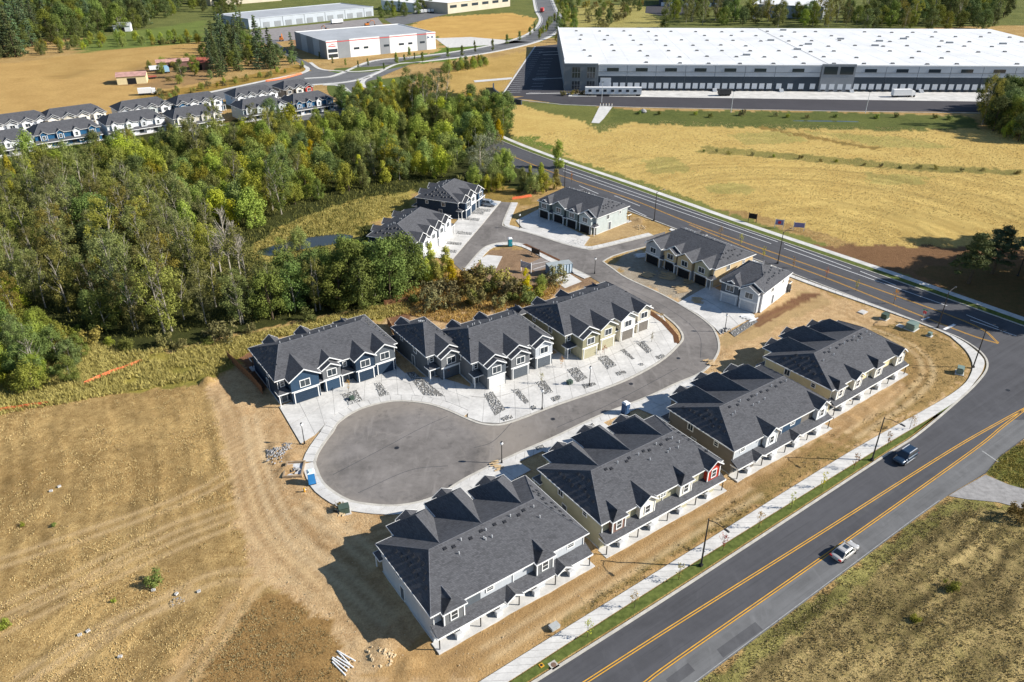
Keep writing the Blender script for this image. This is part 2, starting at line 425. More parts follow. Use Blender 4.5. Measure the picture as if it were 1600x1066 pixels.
sheet('grass_verge', ka + [(p[0]+0.12, p[1]-0.17) for p in swr[::-1]], 0.10, M_GRASS, z0=-0.03); PAVED.append(ka + swr[::-1])
kb = offset([alongB(d) for d in (1.5, 25, 50, 75)], 0.05)
ribbon('grass_verge', [alongB(d) for d in (2, 12)], 0.1, 0.09, M_GRASS, z0=-0.03)
ext = [(nB1[0]+ub.x*d, nB1[1]+ub.y*d) for d in (0, 10, 22, 36, 44)]
# far side of the road along the field
ribbon('kerb', offset(farB_s, -0.05), 0.3, 0.12, M_CURB, z0=-0.03)
gv = offset(farB_s, -1.3); ribbon('grass_verge', gv, 2.0, 0.09, M_GRASS, z0=-0.03); PAVED.append(offset(farB_s, -0.2) + offset(farB_s, -2.4)[::-1])
panels('pavement', resample(offset(farB_s, -2.35), n=120), resample(offset(farB_s, -4.3), n=120), 3.2, 0.1, M_CONC)
# --- inner street with its turning circle
far_edge = z5([(0,915),(100,855),(250,820),(400,830),(500,860),(590,900),(660,925),(740,930),(830,905),(1000,840),(1300,735),(1480,640),(1570,560),(1590,520),(1560,470),(1500,420)])
far_edge = [(491.5,722),(496.5,708),(508,690),(520,674)] + far_edge
near_edge = [(491.5,722),(494,732),(506.6,757),(540,780),(574,788),(624.6,790),(678.6,777),(732.6,745),(810,708),(867.7,682.7),(935,650.6),(1013,620),(1055.6,600),(1091,585),(1110,570),(1122,551),(1123,535),(1118,520),(1109.5,508),(1085,489.5),(1036,461),(980,435),(957.6,420),(942,409)]
E_far = smooth(GL(far_edge), 5); E_near = smooth(GL(near_edge), 5)
park = zPk([(1290,440),(1000,300),(820,200),(720,165),(600,152),(470,172),(380,222),(230,395)])
E_park = smooth(GL(park), 5)
cedge = zC3([(130,310),(40,520),(60,560),(130,585),(280,620),(500,685),(700,750),(900,795),(1020,790),(1600,650)])
E_c = smooth(GL(cedge), 5)
inner = GL(far_edge[-1:]) + [G(960,455)] + E_park + [G(704,408), G(753.6,350), G(782,315.5)] + E_c + [G(1040,362), G(1035,374), G(1008,386), G(980,393), G(955,402)] + E_near[::-1] + E_far
paved('street', inner, 0.002, M_ASPH_OLD)
ribbon('kerb', E_far, 0.45, 0.07, M_CURB, z0=-0.03); ribbon('kerb', E_near, 0.45, 0.07, M_CURB, z0=-0.03)
ribbon('kerb', E_park, 0.45, 0.07, M_CURB, z0=-0.03); ribbon('kerb', E_c, 0.45, 0.07, M_CURB, z0=-0.03)
ribbon('kerb', [G(1008,386), G(980,393), G(958,400), G(948,405), G(942,409)], 0.4, 0.07, M_CURB, z0=-0.03)
ribbon('kerb', [G(704,408), G(753.6,350), G(782,315.5)], 0.4, 0.07, M_CURB, z0=-0.03)
# pavement round the turning circle and beside the street
def outside(pts, w): return offset(pts, w)
i0 = 0; i1 = min(range(len(E_near)), key=lambda i: math.dist(E_near[i], G(1090,586)))
nr = [E_near[i] for i in range(0, i1)]
panels('pavement', resample(offset(nr, -0.25), n=70), resample(offset(nr, -1.9), n=70), 1.8, 0.09, M_CONC2)
fr_i = min(range(len(E_far)), key=lambda i: math.dist(E_far[i], G(729,654)))
panels('pavement', resample(offset(E_far[:fr_i], 0.25), n=40), resample(offset(E_far[:fr_i], 1.9), n=40), 1.8, 0.092, M_CONC2)
panels('pavement', resample(offset(E_park, 0.25), n=40), resample(offset(E_park, 1.9), n=40), 1.8, 0.09, M_CONC2)
panels('pavement', resample(offset(E_c, 0.25), n=40), resample(offset(E_c, 1.9), n=40), 1.8, 0.09, M_CONC2)
# driveways in front of the blue, grey and olive rows: separate poured bays
A_ANG = R(35); ua = Vector((math.cos(A_ANG), math.sin(A_ANG))); va = Vector((-math.sin(A_ANG), math.cos(A_ANG)))
def bays(name, street, house, step, z=0.095, m=None, rows=2):
    n = max(1, round(sum(math.dist(a, b) for a, b in zip(street, street[1:]))/step))
    S = resample(street, n=n); Hh = resample(house, n=n)
    bed = MB().poly([(p[0], p[1], z-0.035) for p in list(street)+list(house)[::-1]])
    root = struct(bed.build(name, M_JOINT)); PAVED.append(list(street)+list(house)[::-1])
    def lp(p, q, t): return (p[0]+(q[0]-p[0])*t, p[1]+(q[1]-p[1])*t)
    g = 0.016
    for i in range(n):
        for k in range(rows):
            t0, t1 = k/rows, (k+1)/rows
            a, b = lp(S[i], Hh[i], t0), lp(S[i+1], Hh[i+1], t0); c, d = lp(S[i+1], Hh[i+1], t1), lp(S[i], Hh[i], t1)
            ce = ((a[0]+b[0]+c[0]+d[0])/4, (a[1]+b[1]+c[1]+d[1])/4)
            q = [lp(p, ce, g) for p in (a, b, c, d)]
            MB().prism([(p[0]-ce[0], p[1]-ce[1]) for p in q], -0.02, z+rng.uniform(-.006,.006)).build('driveway_slab', m or M_CONC, root, ce)
    return root
sA1 = offset(E_far[:fr_i+1], 1.95)
k_a = min(range(len(sA1)), key=lambda i: math.dist(sA1[i], G(505,668)))
bays('driveway', resample([G(470,694)]+sA1[k_a-3:], n=24), resample(GL([(436,636),(520,600),(612,565),(640,590),(690,590),(735,605)]), n=24), 3.0)
sA2 = E_far[fr_i:min(range(len(E_far)), key=lambda i: math.dist(E_far[i], G(1064,535)))]
bays('driveway', resample(offset(sA2, 0.25), n=30), resample(GL([(736,590),(775,584),(860,556),(885,545),(940,520),(1000,490),(1025,490),(1036,494)]), n=30), 3.0)
# near row driveways (mostly behind the houses)
for a, b, c, d in (((700,770),(800,715),(830,735),(730,790)), ((835,700),(935,655),(985,690),(880,720)), ((985,634),(1075,597),(1120,612),(1035,655)),):
    bays('driveway', [G(*a), G(*b)], [G(*d), G(*c)], 3.2, 0.098)
# in front of the white pair of houses and of the green-grey row
bays('driveway', GL([(1058,474),(1090,491),(1112,508),(1126,523)]), GL([(1108,446),(1128,456),(1160,475),(1180,494)]), 3.0, 0.098)
bays('driveway', GL([(806,345),(815,356),(850,367),(885,378),(912,385)]), GL([(846,325),(855,340),(880,352),(905,364),(922,371)]), 3.0, 0.098)
bays('driveway', GL([(707,405),(755,349),(783,315)]), GL([(664,402),(716,343),(757,312)]), 3.0, 0.098)
# path panels in the little lot and stalls
sheet('parking_bay', GL(zPk([(380,290),(430,258),(560,270),(510,370),(390,365)])), 0.03, M_CONC2, z0=-0.03)
sheet('parking_bay', GL(zPk([(740,350),(900,275),(1000,330),(840,400)])), 0.03, mat('stall_asphalt', (0.21,0.175,0.15), 0.9, 0.2, 1.0, wspace=True), z0=-0.03)
for p, q in (((775,345),(940,310)), ((815,380),(960,335))): stripe(GL(zPk([p, q])), 0.15, M_WHITE, 0.038)
sheet('parking_bay', GL(zPk([(980,465),(1120,415),(1220,480),(1080,535)])), 0.03, M_CONC2, z0=-0.03)

# resurfacing patches and sealed seams
for pts in ([(1120,1015),(1180,972),(1192,984),(1130,1028)], [(1040,1062),(1075,1036),(1086,1048),(1050,1075)], [(1330,800),(1400,752),(1410,760),(1340,810)]):
    sheet('road_patch', GL(pts), 0.0115, asphalt('asphalt_patch', (0.085,0.085,0.088), .3, .25))
for pts in ([(520,742),(600,700),(660,668),(700,650)], [(870,668),(960,628),(1060,575)], [(740,700),(770,690),(800,660)], [(560,770),(640,735),(700,728)], [(960,440),(1040,480),(1090,520),(1095,560)]):
    ribbon('tar_seam', offset(smooth(GL(pts), 8), 0), 0.10, 0.006, M_ASPH_NEW)
# ------------------------------------------------------------------ far paved areas
WH_A = R(-1.6)
lotm = M_ASPH_LOT
paved('car_park', GL([(783,150),(835,73),(905,66),(903,80),(888,152)]), 0.02, lotm)
paved('service_yard', GL([(800,154),(885,140),(940,137),(1700,139),(1700,177),(1300,173),(990,167),(880,163),(830,156)]), 0.024, lotm)
paved('loading_apron', GL([(952,141),(1700,143),(1700,160),(1540,159),(952,151)]), 0.034, M_CONC)
paved('path', GL([(924,192),(937,166),(957,167),(944,185),(936,193)]), 0.05, M_CONC2)
paved('path', GL([(740,126),(800,121),(800,124),(742,129)]), 0.05, M_CONC2)
for a, b in (((842,82),(893,80)), ((848,86),(889,85)), ((832,124),(884,122))):
    stripe([G(*a), G(*b)], 1.2, M_CONC, 0.06, 'traffic_island')
for i in range(22):                      # stall lines in the car park
    t = i/21; a = G(791+(832-791)*t, 145-(145-78)*t); stripe([a, (a[0]+7, a[1]+1.2)], 0.25, M_WHITE, 0.03)
for i in range(12):
    t = i/11; a = G(826+(848-826)*t, 145-(145-92)*t); stripe([a, (a[0]+6, a[1]+.8)], 0.25, M_WHITE, 0.03)
ribbon('kerb', GL([(783,151),(836,73)]), 0.8, 0.15, M_CONC, z0=-0.03)
ribbon('kerb', GL([(822,147),(880,146),(890,147),(932,149)]), 0.9, 0.15, M_CONC, z0=-0.03)
ribbon('kerb', GL([(815,157),(880,164),(990,168),(1300,174),(1600,178)]), 0.5, 0.15, M_CONC2, z0=-0.03)
# boulevard winding past the warehouses
bl = smooth(GL([(845,-12),(853,15),(862,32),(850,50),(820,64),(770,76),(710,86),(650,93),(600,98),(560,115),(530,124),(480,128)]), 6)
ribbon('road', bl, 17, 0.03, M_ASPH_WORN); PAVED.append(offset(bl, 9)+offset(bl, -9)[::-1])
stripe(offset(bl, 7.6), 0.25, M_WHITE, 0.04); stripe(offset(bl, -7.6), 0.25, M_WHITE, 0.04)
for w in (9.6, -9.6): ribbon('pavement', offset(bl, w), 2.2, 0.12, M_CONC2, z0=-0.03)
ml = [p for p in bl if G(862,30)[1] < p[1]]
paved('road', GL([(400,55),(425,62),(470,92),(505,110),(560,120),(620,100),(650,97),(600,118),(555,140),(575,150),(570,156),(520,150),(515,128),(470,100),(418,72)]), 0.034, M_ASPH_WORN)
paved('road', GL([(230,165),(330,145),(480,112),(505,108),(530,118),(500,130),(430,140),(330,160),(235,180)]), 0.038, M_ASPH_WORN)
paved('road', GL([(400,170),(520,160),(580,160),(560,178),(460,190),(390,185)]), 0.03, M_ASPH_WORN)
ribbon('pavement', smooth(GL([(200,168),(320,146),(430,123),(470,115),(481,108),(470,101)]), 5), 2.4, 0.12, M_CONC, z0=-0.03)
ribbon('pavement', smooth(GL([(505,133),(530,134),(545,144),(548,152),(530,160)]), 5), 2.4, 0.12, M_CONC, z0=-0.03)
ribbon('pavement', smooth(GL([(485,98),(500,108),(525,111),(560,112),(600,108)]), 5), 2.0, 0.12, M_CONC, z0=-0.03)
ribbon('pavement', smooth(GL([(580,120),(570,124),(566,131),(574,137),(600,134)]), 5), 2.4, 0.12, M_CONC, z0=-0.03)
paved('service_yard', GL([(380,62),(395,48),(590,28),(600,40),(520,55),(400,70)]), 0.026, mat('yard', (0.24,0.22,0.21), 0.9, 0.2, 0.3, wspace=True))
paved('service_yard', GL([(600,30),(690,12),(700,22),(620,42)]), 0.027, M_ASPH_WORN)
paved('service_yard', GL([(1010,10),(1060,2),(1075,22),(1040,26),(1008,20)]), 0.027, M_ASPH_LOT)
paved('path', GL([(680,60),(735,58),(830,66),(700,75)]), 0.03, M_CONC2)

for pts in ([(512,133),(528,136),(543,147),(535,155),(515,148)], [(525,107),(600,103),(640,93),(690,88),(600,110),(540,113)], [(575,127),(612,122),(650,118),(640,132),(580,137)]): sheet('lawn', smooth(GL(pts), 4, True), 0.045, M_GRASS)
POND = smooth(GL([(400,394),(440,380),(480,371),(530,366),(552,370),(524,381),(470,390),(430,400)]), 5, True); PAVED.append(POND)
# ------------------------------------------------------------------ ground sheet
def axis(segs):
    out = [segs[0][0]]
    for a, b, s in segs:
        n = max(1, int(round((b-a)/s))); out += list(np.linspace(a, b, n+1)[1:])
    return np.array(out)
gx = axis([(-6000,-1500,900),(-1500,-520,100),(-520,-200,8),(-200,-90,1.6),(-90,128,0.65),(128,260,1.6),(260,540,8),(540,1500,100),(1500,6000,900)])
gy = axis([(-400,20,60),(20,50,3),(50,150,0.65),(150,290,1.3),(290,470,2.6),(470,900,5.5),(900,1500,60),(1500,7000,700)])
X, Y = np.meshgrid(gx, gy)
def vnoise(x, y, s, seed=0):
    x = x*s + seed*17.3; y = y*s + seed*5.1
    xi = np.floor(x).astype(np.int64); yi = np.floor(y).astype(np.int64); xf = x-xi; yf = y-yi
    xf = xf*xf*(3-2*xf); yf = yf*yf*(3-2*yf)
    def h(a, b):
        n = (a*374761393 + b*668265263 + seed*144269) & 0x7fffffff
        n = ((n ^ (n >> 13))*1274126177) & 0x7fffffff
        return ((n ^ (n >> 16)) & 0xffff)/65535.0
    return (h(xi,yi)*(1-xf)+h(xi+1,yi)*xf)*(1-yf) + (h(xi,yi+1)*(1-xf)+h(xi+1,yi+1)*xf)*yf
def fbm(x, y, s, seed=0, o=4):
    r = 0; a = 0.5
    for i in range(o): r = r + a*vnoise(x, y, s*2**i, seed+i); a *= 0.5
    return r/(1-0.5**o)
def inpoly(pts, x, y):
    p = np.array(pts); res = np.zeros(x.shape, bool)
    bb = (x > p[:,0].min()) & (x < p[:,0].max()) & (y > p[:,1].min()) & (y < p[:,1].max())
    if not bb.any(): return res
    xx, yy = x[bb], y[bb]; r = np.zeros(xx.shape, bool); j = len(p)-1
    for i in range(len(p)):
        yi, yj = p[i,1], p[j,1]
        if yi != yj:
            c = ((yi > yy) != (yj > yy)) & (xx < (p[j,0]-p[i,0])*(yy-yi)/(yj-yi)+p[i,0]); r ^= c
        j = i
    res[bb] = r; return res
def alongpoly(pts, x, y):
    d = np.full(x.shape, 1e9); s_ = np.zeros(x.shape); acc = 0.0
    for a, b in zip(pts, pts[1:]):
        dx, dy = b[0]-a[0], b[1]-a[1]; l = math.hypot(dx, dy) or 1
        t = np.clip(((x-a[0])*dx+(y-a[1])*dy)/(l*l), 0, 1); e = np.hypot(x-a[0]-t*dx, y-a[1]-t*dy)
        m = e < d; d = np.where(m, e, d); s_ = np.where(m, acc+t*l, s_); acc += l
    return s_
def polydist(pts, x, y):
    d = np.full(x.shape, 1e9)
    for a, b in zip(pts, pts[1:]):
        dx, dy = b[0]-a[0], b[1]-a[1]; l2 = dx*dx+dy*dy or 1
        t = np.clip(((x-a[0])*dx+(y-a[1])*dy)/l2, 0, 1)
        d = np.minimum(d, np.hypot(x-a[0]-t*dx, y-a[1]-t*dy))
    return d
def s(r, g, b, k=0.90):
    f = lambda c: (c/255/12.92 if c < 10 else ((c/255+0.055)/1.055)**2.4)*k
    v = np.array((f(r), f(g), f(b))); v = v*0.92+0.08*(v @ np.array((0.3,0.6,0.1))); return v*np.array((1.03,1.05,1.05))
wob = np.clip(Y/130, 1, 4)
WX = X + (fbm(X, Y, 0.45, 3)-0.5)*3.2*wob; WY = Y + (fbm(X, Y, 0.45, 9)-0.5)*3.2*wob
C1 = np.empty(X.shape+(3,)); C2 = np.empty_like(C1); REL = np.full(X.shape, 0.05)
C1[:] = s(194,160,100); C2[:] = s(146,114,64)                      # dry grass everywhere by default
def zone(px, a, b, rel=0.05, world=False, warp=1.0):
    m = inpoly(px if world else GL(px), X+(WX-X)*warp, Y+(WY-Y)*warp); C1[m] = a; C2[m] = b; REL[m] = rel; return m
# far country
zone([(-700,60),(-100,-60),(200,-100),(900,-110),(2300,-100),(2300,60),(1570,40),(1000,60),(860,60)], s(120,120,62), s(84,92,46))
zone([(-300,110),(0,100),(330,66),(330,120),(300,150),(0,240),(-300,300)], s(199,160,92), s(170,132,72))
zone([(100,66),(200,50),(320,32),(325,66),(130,92)], s(118,128,58), s(92,106,46))
zone([(60,95),(150,80),(318,66),(312,90),(180,115),(80,125)], s(190,154,88), s(165,128,68))
zone([(180,130),(225,105),(320,95),(330,125),(260,140)], s(165,130,84), s(140,110,70))
zone([(215,150),(330,130),(475,100),(482,108),(320,150),(240,165)], s(176,132,58), s(120,108,44))
zone([(640,42),(660,28),(800,20),(838,30),(825,56),(760,66),(690,62)], s(205,164,86), s(176,134,66))
zone([(440,60),(480,45),(590,36),(640,40),(600,60),(480,80)], s(176,138,98), s(150,110,74))
zone([(880,10),(1000,8),(1040,40),(900,62),(870,40)], s(168,156,86), s(140,128,66))
zone([(700,104),(800,84),(830,78),(770,160),(700,165)], s(196,160,88), s(165,132,66))
zone([(690,62),(740,66),(830,58),(845,64),(690,90)], s(104,120,44), s(84,98,36))
zone([(505,112),(600,106),(620,100),(640,88),(800,62),(820,60),(700,96),(600,104),(560,120)], s(100,124,40), s(80,104,34))
# field beside the warehouse: gold stubble
zone([(770,165),(850,158),(1000,188),(1700,205),(1700,420),(1400,400),(1200,340),(1060,310),(860,235),(800,215)], s(208,178,100), s(182,148,76))
zone([(880,160),(990,172),(985,190),(940,208),(910,188),(830,170),(800,158)], s(122,122,60), s(92,96,46))
zone([(957,172),(1300,175),(1520,182),(1530,200),(1440,205),(1100,198),(950,190)], s(108,112,54), s(80,88,42))
for p_ in ([(1130,210),(1230,205),(1260,222),(1170,226)],[(1000,250),(1060,245),(1080,268),(1020,272)],[(1100,290),(1160,285),(1180,300),(1120,306)],[(1350,270),(1450,275),(1440,290),(1360,288)],[(1250,205),(1420,215),(1500,232),(1380,230)]):
    zone(p_, s(190,166,92), s(150,140,70))
zone([(1100,228),(1240,240),(1400,255),(1600,266),(1600,274),(1400,265),(1240,250),(1090,238)], s(156,140,72), s(112,108,54))
zone([(1190,196),(1320,222),(1380,232),(1375,236),(1280,220),(1180,200)], s(160,126,62), s(120,104,50))
zone([(800,215),(860,235),(900,245),(870,232),(830,213)], s(112,128,44), s(92,108,40))
vb = offset(farB_s, -6.5)
zone(offset(farB_s, -3)+offset(farB_s, -7.5)[::-1], s(132,132,60), s(112,112,56), world=True)
zone([(1260,384),(1400,384),(1700,392),(1700,540),(1600,495),(1400,425)], s(140,104,70), s(118,86,58))
zone([(1420,420),(1520,410),(1700,430),(1700,540),(1590,500)], s(130,96,58), s(98,86,48))
# forest floor and the weedy edge
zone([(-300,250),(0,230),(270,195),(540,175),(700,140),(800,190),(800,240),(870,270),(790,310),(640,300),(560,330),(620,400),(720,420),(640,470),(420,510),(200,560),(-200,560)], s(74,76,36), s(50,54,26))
zone([(380,395),(440,352),(560,310),(650,296),(645,330),(560,355),(560,385),(420,410)], s(186,158,78), s(136,130,58))
zone([(700,300),(780,290),(830,305),(840,320),(790,322),(720,320)], s(170,138,66), s(130,108,54))
zone([(-300,540),(0,505),(80,520),(140,540),(200,555),(320,545),(430,520),(620,470),(640,490),(420,530),(380,565),(320,600),(130,620),(-300,690)], s(166,148,62), s(122,116,50))
zone([(600,485),(640,440),(720,420),(790,455),(880,440),(850,480),(820,500),(700,505)], s(196,146,62), s(140,108,56))
# lot with the signs
zone([(725,425),(770,390),(830,388),(930,440),(900,460),(800,460),(740,450)], s(160,130,100), s(134,106,80))
# construction dirt
dirt = [(322,606),(395,560),(430,600),(640,480),(830,470),(1010,420),(1150,400),(1262,446),(1452,512),(1496,536),(1516,560),(1517,583),(1485,617),(1327,707),(1060,873),(749,1066),(700,1110),(560,1110),(545,1040),(510,985),(440,925),(395,905),(372,820),(352,700)]
zone(dirt, s(212,178,130), s(176,138,92), 0.16)
zone([(900,870),(1327,700),(1330,712),(1062,880),(760,1066),(560,1066),(640,1010)], s(196,158,104), s(172,134,82), 0.12)
zone([(1340,520),(1400,505),(1450,515),(1496,540),(1514,560),(1514,583),(1480,615),(1330,700),(1300,690),(1400,630),(1420,590)], s(182,146,90), s(128,108,62), 0.1)
zone([(1270,690),(1330,700),(1060,868),(880,980),(880,960),(1050,850)], s(172,138,84), s(112,100,52), 0.1)
zone([(1120,525),(1180,500),(1260,452),(1300,470),(1200,520),(1130,545)], s(192,160,108), s(170,140,96), 0.08)
zone([(955,412),(1005,388),(1060,420),(1110,455),(1085,488),(1036,460),(980,434)], s(178,164,144), s(148,132,110), 0.08)
zone([(800,318),(830,330),(850,370),(900,388),(1010,365),(1000,340),(940,345)], s(196,164,112), s(160,130,90), 0.05)
# reddish topsoil strips beside houses
for p in ([(1172,500),(1258,456),(1280,460),(1180,514)], [(372,560),(398,545),(425,600),(408,612)], [(600,480),(640,478),(640,520),(620,530)], [(707,353),(750,346),(752,352),(712,362)]):
    zone(p, s(136,98,70), s(114,80,56), 0.04, warp=0.25)
# brown triangle of field, worn track
zone([(385,935),(440,925),(510,985),(545,1040),(556,1120),(250,1120),(330,1020)], s(172,134,78), s(130,98,54), 0.08)
zone([(375,900),(400,905),(400,935),(340,1020),(270,1110),(215,1110),(300,1000)], s(198,160,104), s(170,134,82), 0.06)
# verge and field right of the through road
zone([(900,1400),(990,1141),(1090,1066),(1431,811),(1482,774),(1560,786),(1900,860),(2500,1400)], s(178,152,98), s(130,116,66), 0.1)
zone([(1000,1141),(1090,1066),(1431,811),(1482,774),(1600,792),(1480,800),(1440,840),(1250,990),(1150,1066),(1080,1141)], s(158,146,80), s(124,118,60), 0.1)
zone([(1540,740),(1562,714),(1610,682),(1900,640),(1900,800),(1640,780),(1590,762)], s(132,126,58), s(92,96,40), 0.1)
# mowing swathes and wheel tracks in the dry field
lf = inpoly(GL([(-300,690),(0,650),(330,590),(352,700),(372,820),(395,905),(330,1020),(250,1120),(-300,1120)]), WX, WY)
dd = polydist(smooth(GL([(322,600),(352,700),(372,820),(395,905),(330,1020),(250,1120)]), 6), X, Y) + (fbm(X, Y, 0.12, 5)-0.5)*2.5
sw = np.sin(dd*2*math.pi/2.3)*0.5+0.5
sw = sw*np.clip(fbm(X, Y, 0.06, 21)*2.4-0.7, 0, 1)
k = (0.86+0.26*sw*np.clip(1.3-dd/70, 0.35, 1))
sl = alongpoly(smooth(GL([(322,600),(352,700),(372,820),(395,905),(330,1020),(250,1120)]), 6), X, Y)
stk = fbm(dd, sl*0.09, 1.15, 15, 2)*0.6+fbm(X, Y, 0.5, 16, 3)*0.4-0.5
k = k*(1+1.25*stk)
pt = np.clip((fbm(X, Y, 0.045, 31)-0.5)*2.4, -0.35, 0.35)
k = k*(1+0.45*pt)
for c in range(3): C1[...,c] = np.where(lf, C1[...,c]*k, C1[...,c]); C2[...,c] = np.where(lf, C2[...,c]*(0.9+0.2*sw)*(1+1.1*stk), C2[...,c])
REL = np.where(lf, 0.05+0.05*sw, REL)
def tracks(px, hue, w=0.45, gauge=1.9, k=1.0):
    p = smooth(GL(px), 6)
    for o_ in (gauge/2, -gauge/2):
        d = polydist(offset(p, o_), X, Y); f = (np.clip(1-d/(w*1.6), 0, 1)*k)[..., None]
        C1[:] = C1*(1-f) + hue*f; C2[:] = C2*(1-f) + hue*0.88*f
tk = s(214,180,130)
for p in ([(0,985),(140,915),(280,850),(380,810)], [(0,955),(120,900),(260,830),(372,790)], [(60,1066),(200,970),(330,905),(400,900)],
          [(250,1100),(330,1010),(400,915),(480,880)], [(30,1066),(160,985),(300,925)], [(340,620),(370,720),(400,830),(480,910),(560,960)],
          [(352,640),(385,720),(420,820),(500,900)], [(0,880),(150,830),(300,775),(360,740)]):
    tracks(p, tk, k=0.62)
dkt = s(152,118,76)
for p in ([(345,610),(378,720),(412,825),(490,905),(580,985)], [(360,640),(395,730),(440,820),(520,880),(600,900)], [(480,800),(520,860),(580,930),(640,1020)], [(420,760),(470,830),(540,850),(600,830)], [(430,660),(440,740),(480,820),(560,870)], [(700,1040),(820,965),(960,885),(1100,800),(1250,705)], [(1300,560),(1380,540),(1440,570),(1400,630),(1300,690)], [(1150,520),(1230,480),(1300,480),(1400,530)]):
    tracks(p, dkt, w=.4, k=.6)
for p in ([(390,650),(410,740),(450,830),(530,900),(610,970)], [(470,790),(530,830),(590,880)], [(1330,505),(1420,540),(1450,580),(1420,620),(1330,680)], [(760,1020),(900,935),(1040,850),(1180,768)]):
    tracks(p, s(226,196,150), w=.5, k=.6)
for p in ([(680,1030),(860,930),(1000,850),(1200,735)], [(700,1050),(880,940),(1010,862),(1180,760),(1320,680)], [(1290,700),(1400,610),(1440,560),(1400,520),(1320,500)], [(1100,790),(1200,728),(1330,655),(1400,590)]):
    tracks(p, s(168,132,84), k=0.5)
# furrows in the gold field and the weedy field by the road
gold = inpoly(GL([(900,240),(1600,275),(1700,300),(1700,400),(1400,384),(1200,335)]), X, Y)
gd = np.hypot((X-G(1300,380)[0]), (Y-G(1300,380)[1])*1.0) + (fbm(X, Y, 0.05, 8)-.5)*8
ga = np.arctan2(Y-G(1300,380)[1], X-G(1300,380)[0])*40
gk = 0.93+0.12*np.sin(gd*2*math.pi/4.0)+1.0*(fbm(gd, ga*0.16, 0.4, 23, 3)-0.5)
brf = inpoly(GL([(990,1300),(1090,1066),(1431,811),(1482,790),(1900,860),(2300,1300)]), X, Y)
bd = (X*math.sin(R(35.6)) - Y*math.cos(R(35.6))) + (fbm(X, Y, 0.15, 12)-.5)*2
bl_ = X*math.cos(R(35.6))+Y*math.sin(R(35.6))
bk = 0.78+0.30*(np.sin(bd*2*math.pi/2.6)*0.5+0.5)+1.7*(fbm(bd, bl_*0.1, 0.9, 19, 3)-0.5)
plow = inpoly(GL([(80,120),(230,90),(235,104),(110,125)]), X, Y)
for c in range(3):
    C1[...,c] = np.where(gold, C1[...,c]*gk, C1[...,c]); C1[...,c] = np.where(brf, C1[...,c]*bk, C1[...,c]); C2[...,c] = np.where(brf, C2[...,c]*bk, C2[...,c])
    C1[...,c] = np.where(plow, C1[...,c]*(0.9+0.2*np.sign(np.sin(X*1.4))), C1[...,c])
# relief, kept below everything that is paved
flat = np.zeros(X.shape, bool); ring = np.zeros(X.shape, bool)
for p in PAVED:
    for ox, oy in ((0,0),(1,0),(-1,0),(0,1),(0,-1)): flat |= inpoly(p, X+ox, Y+oy)
near = np.clip((200-Y)/70, 0, 1)
Z = ((fbm(X, Y, 0.22, 2, 3)-0.5)*1.8*REL + (fbm(X, Y, 0.75, 4, 2)-0.5)*2.2*REL)*near
def mound(px, r, h, sq=1.0):
    global Z
    c = G(*px); d = np.hypot((X-c[0]), (Y-c[1])*sq)/r
    Z = Z + np.clip(1-d*d, 0, 1)**1.3*h*(0.7+0.7*fbm(X, Y, 1.1, 6))
for p, r, h in (((600,1020),2.6,0.7),((640,1040),1.8,0.5),((560,1010),1.4,0.4),((325,598),1.6,1.3),((316,592),1.2,0.9),((445,735),1.3,0.5),((430,700),1.6,0.5),((455,715),1.0,0.5),((525,806),1.4,0.45),((540,795),1.0,0.4),
                ((1330,655),1.6,0.35),((1360,640),1.3,0.3),((1420,600),1.6,0.3),((1440,580),1.2,0.35),((490,800),1.2,0.3),((1000,345),1.6,0.7),((805,415),1.8,0.35),((790,420),1.2,0.3)): mound(p, r, h)
Z = np.where(flat, -0.06, Z-0.01)
swale = polydist(GL([(960,180),(1100,184),(1300,188),(1520,190)]), X, Y); Z = np.where(swale < 4, Z-0.5*(1-swale/4), Z)
nx, ny = len(gx), len(gy)
me = bpy.data.meshes.new('ground')
me.vertices.add(nx*ny); me.vertices.foreach_set('co', np.stack((X, Y, Z), -1).astype(np.float32).ravel())
ii = (np.arange(ny-1)[:,None]*nx + np.arange(nx-1)[None,:]).ravel()
q = np.stack((ii, ii+1, ii+nx+1, ii+nx), -1).astype(np.int32)
me.loops.add(q.size); me.loops.foreach_set('vertex_index', q.ravel())
me.polygons.add(len(q)); me.polygons.foreach_set('loop_start', np.arange(0, q.size, 4, dtype=np.int32)); 
me.update(calc_edges=True); me.validate()
for nm, C in (('soil_a', C1), ('soil_b', C2)):
    at = me.attributes.new(nm, 'FLOAT_COLOR', 'POINT')
    at.data.foreach_set('color', np.concatenate((np.clip(C, 0, 1), np.ones(X.shape+(1,))), -1).astype(np.float32).ravel())
m, t, b, _ = nt('ground_cover'); v = coords(t, True)
a1 = N(t, 'ShaderNodeAttribute', attribute_name='soil_a').outputs[0]; a2 = N(t, 'ShaderNodeAttribute', attribute_name='soil_b').outputs[0]
n0 = noise(t, v, 0.07, 4, 0.6, 0.5); n1 = noise(t, v, 0.8, 4, 0.65); n2 = noise(t, v, 3.6, 4, 0.75); n3 = noise(t, v, 14, 2, 0.7)
f = ramp(t, mth(t, 'ADD', mth(t, 'ADD', mth(t, 'MULTIPLY', n0, 0.28), mth(t, 'MULTIPLY', n1, 0.32)), mth(t, 'MULTIPLY', n2, 0.40)), 0.42, 0.59)
c = mixc(t, f, a1, a2)
dk = ramp(t, mth(t, 'ADD', mth(t, 'MULTIPLY', n3, 0.5), mth(t, 'MULTIPLY', n2, 0.5)), 0.52, 0.72)
c = mixc(t, mth(t, 'MULTIPLY', dk, 0.5), c, mixc(t, 1.0, a2, (0.55,0.55,0.52), 'MULTIPLY'))
